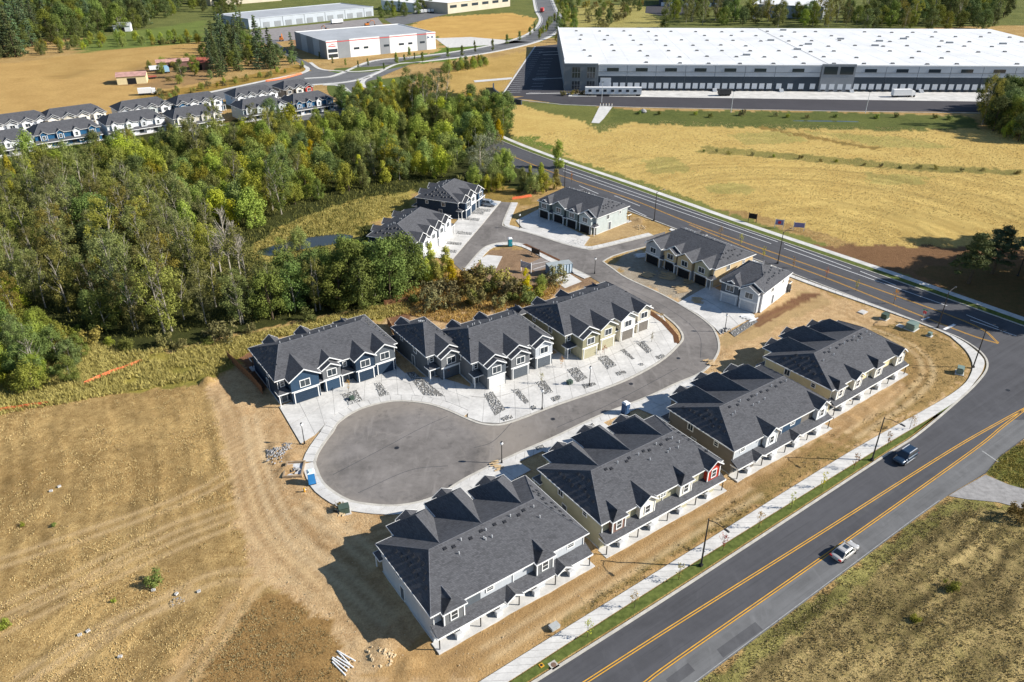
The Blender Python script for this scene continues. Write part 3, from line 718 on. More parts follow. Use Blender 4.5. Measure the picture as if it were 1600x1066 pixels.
lt = ramp(t, mth(t, 'ADD', mth(t, 'MULTIPLY', n3, 0.5), mth(t, 'MULTIPLY', noise(t, v, 2.1, 3, 0.7), 0.5)), 0.55, 0.72)
c = mixc(t, mth(t, 'MULTIPLY', lt, 0.45), c, mixc(t, 1.0, a1, (1.35,1.32,1.25), 'MULTIPLY'))
t.links.new(c, b.inputs['Base Color']); b.inputs['Roughness'].default_value = 0.97; b.inputs['Specular IOR Level'].default_value = 0.05
bn = N(t, 'ShaderNodeBump', {'Strength': 1.0, 'Distance': 0.22, 'Height': mth(t, 'ADD', n2, mth(t, 'MULTIPLY', n3, 0.5))}); t.links.new(bn.outputs[0], b.inputs['Normal'])
me.materials.append(m)
struct(link('ground', me))
# water: swale beside the loading yard, pond behind the wood
M_WATER = glass('pond_water', (0.03, 0.035, 0.03))
sheet('water', smooth(GL([(1060,186.6),(1100,186.2),(1160,187.4),(1155,188.4),(1090,188)]), 4, True), -0.3, M_WATER)
sheet('water', smooth(GL([(1240,187.5),(1300,187.6),(1340,188.8),(1330,190),(1260,189.3)]), 4, True), -0.3, M_WATER)
sheet('water', POND, 0.0, M_WATER)
# ------------------------------------------------------------------ houses
PAL = {}
def lin(r, g, b, k=0.92):
    f = lambda c: (c/255/12.92 if c < 10 else ((c/255+0.055)/1.055)**2.4)*k
    return (f(r), f(g), f(b))
for nm, c in dict(navy=(42,58,76), slate=(92,98,104), grey=(112,114,116), lightgrey=(186,190,194), white=(226,228,230), taupe=(118,112,104), olive=(142,138,112), khaki=(176,170,142), cream=(222,206,162),
                  greengrey=(116,126,122), paleg=(176,184,182), red=(176,58,44), brown=(126,98,88), tan=(200,178,140), teal=(38,88,124), blue=(52,74,96), stone=(196,190,174), offw=(232,226,212)).items():
    PAL[nm] = siding('siding_'+nm, lin(*c)); PAL[nm+'_b'] = siding('battens_'+nm, lin(*c), True)
PAL['wrap'] = mat('house_wrap', (0.62,0.62,0.60), 0.6, 0.35, 1.2, col2=(0.35,0.37,0.40))
PAL['osb'] = mat('sheathing', (0.46,0.33,0.20), 0.9, 0.25, 1.5)
HE, ZR = 5.0, 7.8
TK = [0.85]                                  # trim depth
SC = 1.143
WIN = {}
M_CAP = shingle('shingle_cap', (0.115, 0.118, 0.13))
def window(root, w, h, loc, rz, panes=2, trim=None):
    key = (round(w,2), round(h,2), panes)
    if key not in WIN:
        f = MB(); b = 0.13
        f.box(-w/2-b, w/2+b, -0.06, 0.05, -b, 0.0).box(-w/2-b, w/2+b, -0.06, 0.05, h, h+b)
        f.box(-w/2-b, -w/2, -0.058, 0.05, 0, h).box(w/2, w/2+b, -0.058, 0.05, 0, h)
        for i in range(1, panes): x = -w/2+w*i/panes; f.box(x-0.03, x+0.03, -0.04, 0.03, 0, h)
        if panes == 1: f.box(-w/2, w/2, -0.04, 0.03, h/2-0.03, h/2+0.03)
        g = MB().box(-w/2, w/2, -0.02, 0.02, 0, h)
        WIN[key] = (f.mesh('window', M_TRIM), g.mesh('pane', M_GLASS))
    o = link('window', WIN[key][0], root, loc, rz); link('pane', WIN[key][1], o); return o
GAR = {}
def garage(root, w, h, loc, rz, m, key, is_open=False):
    k = (round(w,2), key)
    if k not in GAR:
        d = MB()
        for i in range(4): d.box(-w/2, w/2, -0.03, 0.05, h*i/4+0.012, h*(i+1)/4-0.012)
        if 'lights' in key:
            pass
        fr = MB(); b = 0.16
        fr.box(-w/2-b, -w/2, -0.07, 0.05, 0, h+b).box(w/2, w/2+b, -0.07, 0.05, 0, h+b).box(-w/2, w/2, -0.068, 0.05, h, h+b)
        GAR[k] = (d.mesh('garage_door', m), fr.mesh('door_frame', M_TRIM))
    o = link('garage_door', GAR[k][0], root, loc, rz); link('door_frame', GAR[k][1], o); return o
def door(root, loc, rz, m):
    if ('door', m.name) not in GAR:
        GAR[('door', m.name)] = (MB().box(-0.48, 0.48, -0.03, 0.04, 0, 2.1).mesh('door', m), MB().box(-0.58, -0.48, -0.05, 0.04, 0, 2.2).box(0.48, 0.58, -0.05, 0.04, 0, 2.2).box(-0.48, 0.48, -0.05, 0.04, 2.1, 2.2).mesh('door_frame', M_TRIM))
    a, b = GAR[('door', m.name)]; o = link('door', a, root, loc, rz); link('door_frame', b, o); return o
VENT = MB().hexa([(-.28,-.22,0),(.28,-.22,0),(.28,.22,0),(-.28,.22,0),(-.22,-.22,.13),(.22,-.22,.13),(.22,.16,.08),(-.22,.16,.08)]).mesh('roof_vent', M_BLACK)
PIPE = MB().tube([(0,0,0),(0,0,.42)], .07, 6).mesh('vent_pipe', M_METAL)
def eave_ring(mb, x0, x1, y0, y1, z, h=0.2, t=0.05, sides='nsew'):
    h *= TK[0]
    if 's' in sides: mb.box(x0-t, x1+t, y0-t, y0, z-h, z+0.015)
    if 'n' in sides: mb.box(x0-t, x1+t, y1, y1+t, z-h, z+0.015)
    if 'w' in sides: mb.box(x0-t, x0, y0, y1, z-h, z+0.015)
    if 'e' in sides: mb.box(x1, x1+t, y0, y1, z-h, z+0.015)
def hip(name, root, x0, x1, y0, y1, ze, xl, xr, yl, yr, zr, soffit=True, mroof=None, ring='nsew'):
    mb = MB(); A, B, C_, D_ = (x0,y0,ze),(x1,y0,ze),(x1,y1,ze),(x0,y1,ze); P, Q = (xl,yl,zr),(xr,yr,zr)
    if abs(xl-xr) > 0.01 or abs(yl-yr) > 0.01:
        if abs(yl-yr) < 0.01: mb.poly([A,B,Q,P]).poly([B,C_,Q]).poly([C_,D_,P,Q]).poly([D_,A,P])
        else: mb.poly([A,B,P]).poly([B,C_,Q,P]).poly([C_,D_,Q]).poly([D_,A,P,Q])
    else: mb.poly([A,B,P]).poly([B,C_,P]).poly([C_,D_,P]).poly([D_,A,P])
    o = mb.build(name, mroof or M_ROOF, root)
    if name != 'porch_roof':
        rc = MB().tube([P, Q], .07, 5) if (abs(xl-xr) > .3 or abs(yl-yr) > .3) else MB()
        if name == 'roof':
            for c_, e_ in ((A,P),(B,Q),(C_,Q),(D_,P)): rc.tube([c_, e_], .06, 5)
        if rc.v: tag(rc.build('ridge_cap', M_CAP, o))
    tr = MB(); eave_ring(tr, x0, x1, y0, y1, ze, sides=ring)
    if soffit: tr.poly([(x0,y0,ze-.19),(x0,y1,ze-.19),(x1,y1,ze-.19),(x1,y0,ze-.19)])
    tr.build('fascia', M_TRIM, o); return o
def gable(root, x0, x1, yf, yb, ze, pitch, wallm=None, oh=0.35, front=-1, mroof=None, name='gable_roof', zcut=None):
    """cross gable, ridge along y; front=-1 faces -y"""
    xm = (x0+x1)/2; zr = ze+pitch*(x1-x0)/2; th = 0.16
    mb = MB()
    mb.poly([(x0,yf,ze),(xm,yf,zr),(xm,yb,zr),(x0,yb,ze)][::1 if front > 0 else -1]); mb.poly([(xm,yf,zr),(x1,yf,ze),(x1,yb,ze),(xm,yb,zr)][::1 if front > 0 else -1])
    mb.poly([(x0,yf,ze-th),(xm,yf,zr-th),(xm,yb,zr-th),(x0,yb,ze-th)]); mb.poly([(xm,yf,zr-th),(x1,yf,ze-th),(x1,yb,ze-th),(xm,yb,zr-th)])
    o = mb.build(name, mroof or M_ROOF, root)
    t = MB(); e = 0.06*front
    for xa, xb in ((x0, xm), (x1, xm)):
        za, zb = ze, zr
        kk = .26*TK[0]-.03
        t.hexa([(xa,yf,za-kk),(xb,yf,zb-kk),(xb,yf+e,zb-kk),(xa,yf+e,za-kk),(xa,yf,za+.03),(xb,yf,zb+.03),(xb,yf+e,zb+.03),(xa,yf+e,za+.03)])
    t.box(x0-.05, x0, min(yf,yb), max(yf,yb), ze-.2, ze+.01); t.box(x1, x1+.05, min(yf,yb), max(yf,yb), ze-.2, ze+.01)
    t.build('rake_trim', M_TRIM, o)
    if wallm:
        yw = yf-oh*front; w = MB()
        w.prism([], 0, 0) if False else None
        q = [(x0+oh, ze-.17), (x1-oh, ze-.17), (xm, ze-.17+pitch*((x1-x0)/2-oh))]
        n = len(w.v); ya, yb2 = yw, yw-0.12*front
        w.poly([(a, ya, z) for a, z in q]); w.poly([(a, yb2, z) for a, z in q][::-1])
        w.build('gable_wall', wallm, o)
    return o
def roof_z(p, x, y):
    x0, x1, y0, y1, ze, xl, xr, yr, zr = p; h = zr-ze
    return ze+min((x-x0)/(xl-x0)*h, (x1-x)/(x1-xr)*h, (y-y0)/(yr-y0)*h, (y1-y)/(y1-yr)*h)
def put_vent(root, fz, x, y, me_, nm):
    e = 0.05; z = fz(x, y)
    n = Vector((-(fz(x+e,y)-fz(x-e,y))/(2*e), -(fz(x,y+e)-fz(x,y-e))/(2*e), 1)).normalized()
    o = link(nm, me_, root, (x, y, z-0.01)); o.rotation_mode = 'QUATERNION'
    if nm == 'roof_vent':
        dn = Vector((n.x, n.y, 0)); 
        if dn.length > 1e-4:
            dn.normalize(); side = n.cross(dn).normalized()
            mtx = Matrix((side, n.cross(side), n)).transposed(); o.rotation_quaternion = mtx.to_quaternion()
    return o
def porch_hip(root, x0, x1, y0, y1, z, h, ring='nsew'):
    return hip('porch_roof', root, x0, x1, y0, y1, z, x0+(x1-x0)*0.42, x0+(x1-x0)*0.58, y1-0.05, y1-0.05, z+h, ring=ring)

def townhouse(label, eave_px, rot, fronts, rear, walls, L=20.2, D=11.8, anchor='front_left', corner_eave=True, group=None, vents=True, sides=('grey','grey'), ridge=(3.0,3.0,5.7), unfinished=False, name='townhouse_row', seed=0, detail=True, ze=HE, zr=ZR, front_shift=0.0):
    """front faces local -y; origin is the front corner at local x=0"""
    oh = 0.45; r = random.Random(seed)
    L *= SC; D *= SC; ridge = tuple(v*SC for v in ridge)
    fronts = [(f[0]*SC, f[1]*SC) + tuple(f[2:]) for f in fronts]
    if rear: rear = dict(bays=[(a*SC, b*SC, c, h) for a, b, c, h in rear['bays']], accents=[(a*SC, b*SC, c) for a, b, c in rear.get('accents', [])], windows=[w*SC for w in rear.get('windows', [])], gablets=[(w*SC, c) for w, c in rear.get('gablets', [])])
    ex, ey = G(eave_px[0], eave_px[1], ze)
    ux, uy = math.cos(rot), math.sin(rot)
    # eave corner in local coordinates
    lx, ly = {'front_left': (-oh, -oh), 'rear_right': (L+oh, D+oh), 'front_right': (L+oh, -oh), 'rear_left': (-oh, D+oh)}[anchor]
    org = (ex-(lx*ux-ly*uy), ey-(lx*uy+ly*ux), 0)
    root = thing(name, label, 'house', org, rot, group)
    base = walls
    MB().box(-0.1, L+0.1, -0.1, D+0.1, -0.3, 0.16).build('foundation', M_CONC2, root)
    w = MB().box(0, L, 0.0, D, 0.16, ze-0.12); w.build('wall', PAL[base], root)
    rl, rr, ry = ridge
    rp = (-oh, L+oh, -oh, D+oh, ze, rl, L-rr, D-ry, zr)
    main = hip('roof', root, -oh, L+oh, -oh, D+oh, ze, rl, L-rr, D-ry, D-ry, zr)
    fz = lambda x, y: roof_z(rp, x, y)
    # ---- front bays
    for i, f in enumerate(fronts):
        x0, x1, p, style, up, lowc, gar = f[:7]
        dz = f[7] if len(f) > 7 else 0.0
        y0 = -p; zt = ze-0.12+dz
        m_up = PAL[up]; m_lo = PAL[lowc]
        if unfinished and r.random() < 0.6: m_lo = PAL['wrap']
        MB().box(x0, x1, y0, 0.3, 0.16, 2.6).build('bay_wall', m_lo, root)
        MB().box(x0-0.02, x1+0.02, y0-0.03, 0.28, 2.6, zt).build('bay_wall', m_up, root)
        MB().box(x0-0.07, x1+0.07, y0-0.09, y0-0.03, 2.5, 2.7).build('band_trim', M_TRIM, root)
        hw = (x1-x0)/2; xm = (x0+x1)/2
        if style == 'gable':
            yb = min(D-ry, D*0.55)
            gable(root, x0-0.4, x1+0.4, y0-0.4, yb, ze+dz, 0.62, m_up, 0.4)
        elif style == 'big':
            hip('bay_roof', root, x0-.45, x1+.45, y0-.4, D-ry-.05, ze+dz+.02, xm, xm, y0-.4+(hw+.4)*1.0, D-ry-.1, zr-.2, ring='swe')
            gable(root, x0+0.6, xm+1.4, y0-1.0, y0+2.5, ze-0.25, 0.6, m_up, 0.3, name='dormer_gable')
        elif style == 'hip':
            yb = D*0.42; zz = ze+dz; pk = zz+0.55*(hw+.35)
            hip('bay_roof', root, x0-.35, x1+.35, y0-.35, yb+1.5, zz, xm, xm, y0-.35+hw*0.9, yb, pk, ring='swe')
            gable(root, xm-0.8, xm+0.8, y0-0.1, y0+2.2, zz+0.35, 0.6, None, name='dormer_gable')
        elif style == 'cross':
            yb = D*0.5
            gable(root, x0-0.4, x1+0.9, y0+0.9, yb, ze+dz, 0.6, m_up, 0.4)
            gable(root, x0-0.3, x1+0.0, y0-0.4, yb*0.7, ze+dz-0.12, 0.58, m_up, 0.4, name='dormer_gable')
        ww = min(1.7, hw*0.95)
        window(root, ww, 1.25, (xm, y0-0.04, 3.2+dz*0.5), 0, 2 if ww < 1.9 else 3)
        gw = min(4.7, (x1-x0)-0.9)
        if gar == 'open' or unfinished:
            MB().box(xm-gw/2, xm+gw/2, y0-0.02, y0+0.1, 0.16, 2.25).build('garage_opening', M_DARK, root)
            fr = MB().box(xm-gw/2-.15, xm-gw/2, y0-.06, y0+.1, .16, 2.6).box(xm+gw/2, xm+gw/2+.15, y0-.06, y0+.1, .16, 2.6); fr.build('door_frame', M_TRIM if not unfinished else PAL['osb'], root)
        elif gar: garage(root, gw, 2.15, (xm, y0-0.02, 0.17), 0, PAL[gar], gar)
    # ---- entries between the bays with small porch roofs
    xs = [(0, fronts[0][0])] + [(a[1], b[0]) for a, b in zip(fronts, fronts[1:])] + [(fronts[-1][1], L)]
    for a, b in xs:
        if b-a > 0.9:
            pd = 1.5
            porch_hip(root, a-0.12 if a > 0 else -0.5, b+0.12 if b < L else L+0.5, -pd, 0.35, 2.6, 0.75)
            MB().box(a+.05 if a > 0 else -0.35, a+.2 if a > 0 else -0.2, -pd+.1, -pd+.25, 0.1, 2.42).build('porch_post', M_TRIM, root)
            if b >= L: MB().box(L+.2, L+.35, -pd+.1, -pd+.25, 0.1, 2.42).build('porch_post', M_TRIM, root)
            if b-a > 1.2: door(root, ((a+b)/2, -0.02, 0.17), 0, PAL['red'] if unfinished is None else PAL['slate'])
            if detail and b-a > 1.4: window(root, 0.6, 0.9, ((a+b)/2, -0.03, 3.4), 0, 1)
    # ---- back: upper bays, lean-to patio roof, posts, doors
    zp = 2.5; pdp = 1.6
    if rear is not None:
        pr = MB(); y = D
        pr.poly([(-0.3, y+pdp, zp-0.25), (L+0.3, y+pdp, zp-0.25), (L+0.3, y-0.05, zp+0.55), (-0.3, y-0.05, zp+0.55)][::-1])
        pr.poly([(-0.3, y+pdp, zp-0.43), (L+0.3, y+pdp, zp-0.43), (L+0.3, y-0.05, zp+0.35), (-0.3, y-0.05, zp+0.35)])
        po = pr.build('patio_roof', M_ROOF, root)
        MB().box(-0.35, L+0.35, y+pdp, y+pdp+0.06, zp-0.45, zp-0.23).box(-.35, -.3, y, y+pdp, zp-.45, zp-.2).box(L+.3, L+.35, y, y+pdp, zp-.45, zp-.2).build('fascia', M_TRIM, po)
        MB().box(-0.6, L+0.4, D+0.1, D+pdp+0.3, -0.2, 0.14).build('patio_slab', M_CONC, root)
        npost = 4
        for i in range(npost+1):
            x = L*i/npost; MB().box(x-.055, x+.055, y+pdp-.25, y+pdp-.14, 0.14, zp-.44).build('patio_post', M_BLACK, root)
        # storage closets and doors below the lean-to
        nu = 4
        for i in range(nu):
            xc = L*(i+0.5)/nu
            MB().box(xc-1.7, xc-0.3, D, D+0.8, 0.14, zp-0.1).build('closet_wall', PAL['white'] if r.random() < .6 else PAL[base], root)
            window(root, 1.0, 0.9, (xc-1.0, D+0.83, 1.0), math.pi, 2)
            MB().box(xc+0.5, xc+2.1, D, D+0.06, 0.16, 2.15).build('patio_door', M_GLASS, root)
            if detail:
                MB().box(xc+0.1-.45, xc+.1+.45, D+0.95, D+1.5, 0.14, 0.85).box(xc+.1-.38, xc+.1+.38, D+1.0, D+1.45, 0.85, 0.88, 0).build('heat_pump', M_METAL, root)
        for f in rear['bays']:
            xa, xb, cl, hgt = f
            MB().box(xa, xb, D-0.1, D+0.75, zp+0.2, ze-0.1).build('bay_wall', PAL[cl], root)
            window(root, 0.85, 1.25, ((xa+xb)/2, D+0.79, 3.2), math.pi, 1)
            for xc in (xa, xb): MB().box(xc-.08, xc+.08, D+.69, D+.83, zp+.3, ze-.2).build('corner_trim', M_TRIM, root)
            if hgt > 0: gable(root, xa-.35, xb+.35, D+1.1, D-4.6*(0.7+hgt*.5), ze+hgt*0.1, 0.75, PAL[cl], 0.35, front=1)
            else: hip('bay_roof', root, xa-.3, xb+.3, D-2.6, D+1.05, ze-.03, (xa+xb)/2, (xa+xb)/2, D+.25, D-2.5, ze+1.0, ring='nwe')
        for (xa, xb, cl) in rear.get('accents', []):
            MB().box(xa, xb, D, D+0.05, zp+0.5, ze-0.2).build('accent_panel', PAL[cl], root)
        for xw in rear.get('windows', []): window(root, 0.95, 0.6, (xw, D+0.05, 3.75), math.pi, 1)
        for xa, cl in rear.get('gablets', []): gable(root, xa-1.3, xa+1.3, D+pdp+0.35, D-0.05, zp-0.2, 0.62, PAL[cl], 0.3, front=1, name='porch_gable')
    if detail:
        for dx_, dy_ in ((0.12, D+.06), (L*.5, D+.06), (L-.12, D+.06), (0.1, -.06), (L-.1, -.06)): MB().box(dx_-.05, dx_+.05, dy_-.05, dy_+.05, (3.0 if dy_ > 0 else .2), ze-.2).build('downspout', M_TRIM, root)
    # ---- side windows and a service door
    for sx, rz in ((-0.03, -math.pi/2), (L+0.03, math.pi/2)):
        window(root, 1.0, 1.1, (sx, D*0.35, 3.4), rz, 2)
        if detail: window(root, 0.7, 0.7, (sx, D*0.75, 3.6), rz, 1); door(root, (sx, D*0.42, 0.17), rz, PAL['slate'])
    # ---- roof vents
    if vents:
        for side in (0, 1):                                   # both end slopes, two loose rows
            for k in range(20):
                run = rl if side == 0 else rr
                x = run*(0.28 if k % 2 else 0.62)+r.uniform(-.35, .35); y = D*(0.10+0.78*((k+r.random()*0.5)/20))
                if side: x = L-x
                if fz(x, y) < ze+0.35 or abs(fz(x+.3, y)-fz(x-.3, y)) < 0.2: continue
                put_vent(main, fz, x, y, VENT, 'roof_vent')
        for k in range(12):
            x = rl+(L-rl-rr)*(0.05+0.9*k/12+r.uniform(-.02,.02)); 
            put_vent(main, fz, x, D-ry+(0.7 if k % 2 else 0.95), VENT if k % 3 else PIPE, 'roof_vent' if k % 3 else 'vent_pipe')
        for k in range(5):
            put_vent(main, fz, r.uniform(rl, L-rr), D-ry+r.uniform(1.5, 2.6), PIPE, 'vent_pipe')
    return root
A35 = R(35)
def rf(Lx, lst): return [(Lx*(1-b), Lx*(1-a), c, h) for a, b, c, h in lst]
def mx(Lx, v): return [Lx*(1-a) for a in v]
stdB = lambda u1, l1, g1, u2, l2, g2: [(2.2,6.9,2.0,'big',u1,l1,g1),(8.0,12.4,3.2,'big',u2,l2,g2),(13.4,17.9,2.2,'big',u1,l1,g1)]
std = lambda u1, l1, g1, u2, l2, g2: [(0.5,4.9,1.3,'gable',u1,l1,g1),(5.9,9.2,0.9,'cross',u2,l2,g2),(10.9,14.6,1.5,'cross',u1,l1,g1),(15.1,19.4,1.1,'gable',u2,l2,g2)]
LB = 20.2
# near row, backs to the through road
townhouse('light grey townhouse row nearest the viewer, its long back porch facing the road', (672.6,964.9), A35+math.pi, stdB('white','lightgrey','white','slate_b','lightgrey','grey'),
    dict(bays=rf(LB,[(.05,.17,'grey',0),(.64,.75,'grey',0)]), accents=rf3 if False else [(LB*(1-b), LB*(1-a), c) for a,b,c in [(.185,.29,'slate_b'),(.76,.93,'lightgrey_b')]], windows=mx(LB,[.35,.9]), gablets=[(LB*(1-.46),'white'),(LB*(1-.80),'white')]),
    'lightgrey', anchor='rear_right', seed=1, L=LB)
townhouse('pale beige townhouse row with one red and one brown upper bay at the back', (939.5,820.7), A35+math.pi, stdB('khaki','stone','khaki','olive','stone','stone'),
    dict(bays=rf(LB,[(.06,.16,'brown_b',0),(.28,.40,'offw_b',1),(.62,.72,'offw',0),(.87,.98,'red_b',1)]), windows=mx(LB,[.5]), gablets=[]),
    'khaki', anchor='rear_right', seed=2, L=LB)
townhouse('taupe townhouse row with a teal panel between two white gabled bays', (1147.6,706), A35+math.pi, stdB('taupe','grey','taupe','slate','grey','grey'),
    dict(bays=rf(LB,[(.30,.41,'white',1),(.86,.97,'white',1)]), accents=[(LB*(1-b), LB*(1-a), c) for a,b,c in [(.0,.28,'lightgrey_b'),(.49,.72,'blue_b')]], windows=mx(LB,[.09,.62]), gablets=[(LB*(1-.20),'slate'),(LB*(1-.60),'slate')]),
    'taupe', anchor='rear_right', seed=3, L=LB)
townhouse('cream yellow townhouse row at the road corner with four back bays', (1300.7,610.7), R(36.5)+math.pi, stdB('cream','cream','offw','cream','cream','cream'),
    dict(bays=rf(LB,[(.03,.13,'offw',0),(.26,.36,'offw',1),(.55,.65,'offw',0),(.86,.97,'offw',1)]), windows=[], gablets=[]),
    'cream', anchor='rear_right', seed=4, L=LB)
# far side of the turning circle
no_rear = dict(bays=[(2.5,4.5,'grey',1),(8,10,'grey',1),(15,17,'grey',0)], gablets=[])
townhouse('dark blue townhouse row with grey and white gabled bays beside the turning circle', (428.7,596.7), A35,
    [(1.6,6.1,1.9,'gable','blue','navy','navy'),(7.0,10.0,1.3,'cross','grey_b','navy','blue'),(12.4,15.7,1.9,'gable','navy','navy','navy'),(15.95,19.5,1.5,'gable','slate_b','navy','navy')],
    no_rear, 'navy', seed=5)
townhouse('narrow dark grey end townhouse set back between the blue row and the grey row', (665.7,558.2), A35, [(1.5,5.2,2.2,'cross','grey','slate','slate')], dict(bays=[(1,3,'grey',1)], gablets=[]), 'slate', L=5.9, D=11.8, ridge=(2.9,2.4,5.7), seed=6, name='townhouse')
townhouse('grey townhouse row with white garage door at the bend of the turning circle', (736,568.5), A35-R(2), [(1.3,4.7,3.0,'cross','slate','grey','white'),(6.0,9.6,2.6,'cross','grey_b','grey','slate'),(11.2,14.6,1.9,'cross','lightgrey','slate','slate')], no_rear, 'grey', L=15.2, D=11.8, seed=7)
townhouse('olive and cream townhouse row with a red panel above one garage', (882.6,525), A35, [(1.6,5.1,3.2,'cross','olive','khaki','khaki'),(6.2,9.6,2.4,'gable','khaki','khaki','khaki'),(11.2,14.6,2.0,'gable','offw','offw','taupe'),(15.9,19.0,1.2,'gable','stone','stone','taupe')], no_rear, 'olive', L=19.4, seed=8)
# far side of the inner street
townhouse('white two-unit townhouse with grey garage fronts beside bare topsoil', (1124.5,437), R(-41), [(0.3,4.0,0.8,'hip','slate','lightgrey','lightgrey'),(4.5,8.2,1.4,'cross','lightgrey','lightgrey','lightgrey')], dict(bays=[(2,4,'white',0)], gablets=[]), 'white', L=8.6, D=12, ridge=(2.6,3.8,5.7), seed=9, name='townhouse')
townhouse('unfinished tan townhouse row with open garages and house wrap', (1009,377), R(-52.5), [(0.4,4.6,1.1,'gable','wrap','wrap','open'),(5.6,8.8,0.8,'cross','tan','tan','open'),(9.6,13.4,1.3,'gable','tan','tan','open'),(14.0,17.6,1.0,'gable','khaki','tan','open')], dict(bays=[(3,5,'tan',0)], gablets=[]), 'tan', L=18.4, D=12.4, seed=10, unfinished=True)
townhouse('green-grey townhouse row with open garages near the wooded end of the street', (841.6,311.3), R(-45.5), [(0.3,3.9,1.1,'hip','greengrey','greengrey','open'),(4.9,8.6,0.8,'gable','greengrey','greengrey','open'),(9.6,13.2,1.2,'hip','greengrey','greengrey','open'),(13.9,17.6,1.4,'cross','paleg','greengrey','open')], dict(bays=[(3,5,'paleg',0)], gablets=[]), 'paleg', L=18.4, D=11.6, seed=11)
TK[0] = 0.6
townhouse('navy townhouse row at the wooded end with a car parked in front', (716.2,317.8), R(68), [(0.9,4.2,1.9,'cross','navy','navy','navy'),(5.0,8.4,1.3,'cross','white','navy','navy'),(9.4,12.6,1.5,'cross','blue','blue','navy')], no_rear if False else dict(bays=[(3,5,'grey',1),(8,10,'grey',1)], gablets=[]), 'navy', L=13.4, D=11.5, seed=12)
townhouse('white fronted townhouse row with blue side wall behind yellow-green trees', (650,380), R(70), [(0.9,4.2,1.6,'cross','white','white','white'),(5.2,8.6,1.2,'cross','white','white','white'),(9.4,12.4,1.4,'cross','lightgrey','white','white'),(13.2,16.6,1.2,'cross','white','white','white')], dict(bays=[(3,5,'grey',1),(8,10,'grey',1),(13,15,'grey',1)], gablets=[]), 'navy', L=17.8, D=11.5, seed=13)
# ---- far rows beyond the wood
TK[0] = 0.45
def far_row(label, px, rot, cols, facing, L=19.0, n=4, seed=0, anchor=None):
    w = L/n; fr = [(w*i+0.5, w*i+w*0.82, 0.9+0.4*((i+seed) % 2), 'cross', cols[i % len(cols)], cols[0], 'white') for i in range(n)]
    re = dict(bays=[(w*i+w*.3, w*i+w*.3+1.9, cols[(i+1) % len(cols)], 1) for i in range(n)], gablets=[])
    return townhouse(label, px, rot+(math.pi if facing == 'rear' else 0), fr, re if facing == 'rear' else None, cols[0], L=L, D=11.2, anchor='rear_right' if facing == 'rear' else 'front_left', vents=False, detail=False, seed=seed, group='rows of houses beyond the wood')
FA = R(40)
for lab, px, cols, fc, LL in (
    ('deep blue row of houses beyond the wood, backs to the trees', (52,213), ('teal','teal','white'), 'rear', 19.5),
    ('white row of houses beyond the wood beside the deep blue row', (165,197), ('white','white','lightgrey'), 'rear', 19.0),
    ('beige row of houses beyond the wood half hidden by trees', (270,187), ('stone','offw','stone'), 'rear', 17.0),
    ('grey row of houses beyond the wood behind a dark round tree', (378,172), ('paleg','lightgrey','paleg'), 'rear', 17.0),
    ('bright blue row of houses beyond the wood by the green corner lawn', (458,163), ('teal','teal','white'), 'rear', 16.5),
    ('pale row of houses at the frame edge beyond the wood, roof only above trees', (-60,232), ('white','lightgrey'), 'rear', 19.0)):
    far_row(lab, px, FA, cols, fc, LL, seed=len(lab))
for lab, px, cols, LL in (
    ('white gabled row of houses along the farm field at the frame edge', (-20,199), ('white','lightgrey','white','white'), 18.5),
    ('cream gabled row of houses along the farm field with one red panel', (70,188), ('offw','stone','offw','offw'), 19.5),
    ('grey and white gabled row of houses below the parked white van', (185,175), ('lightgrey','white','paleg','white'), 18.5),
    ('blue gabled row of houses with white upper gables along the field', (275,165), ('teal','white','white','white'), 17.5),
    ('white and grey gabled row of houses next to the street junction', (367,153), ('white','lightgrey','white','white'), 17.5),
    ('cream and red gabled house pair at the end by the green corner', (443,141), ('taupe','offw','red','offw'), 13.0)):
    far_row(lab, px, FA, cols, 'front', LL, n=4 if LL > 14 else 3, seed=len(lab))
# ------------------------------------------------------------------ vegetation
L_WILLOW = leafmat('leaf_willow', (0.115,0.155,0.024), (0.30,0.345,0.060), (0.36,0.36,0.06), 0.35)
L_ALDER = leafmat('leaf_alder', (0.070,0.110,0.024), (0.165,0.215,0.044), (0.21,0.23,0.045), 0.28)
L_COTTON = leafmat('leaf_cottonwood', (0.095,0.108,0.026), (0.205,0.212,0.055), (0.24,0.21,0.05), 0.28)
L_YELLOW = leafmat('leaf_yellow', (0.24,0.25,0.022), (0.46,0.44,0.045), (0.52,0.44,0.04), 0.4)
L_ORANGE = leafmat('leaf_orange', (0.242,0.132,0.022), (0.396,0.242,0.044), (0.440,0.154,0.044), 0.35)
L_CON = leafmat('leaf_conifer', (0.045,0.078,0.036), (0.110,0.150,0.058), (0.13,0.15,0.05), 0.12)
L_SHRUB = leafmat('leaf_shrub', (0.105,0.100,0.030), (0.215,0.195,0.060), (0.25,0.20,0.06), 0.25)
L_GREEN = leafmat('leaf_green', (0.100,0.135,0.024), (0.205,0.240,0.045), (0.27,0.27,0.05), 0.35)
L_DARK = leafmat('leaf_dark', (0.055,0.082,0.022), (0.125,0.160,0.038), (0.16,0.17,0.038), 0.25)
M_BARK = mat('bark_pale', (0.30,0.27,0.22), 0.9, 0.35, 2.5, 0.1)
M_BARKD = mat('bark_dark', (0.10,0.075,0.05), 0.9, 0.3, 2.5, 0.1)
M_DEAD = mat('bark_dead', (0.40,0.36,0.29), 0.9, 0.25, 2.5, 0.1)
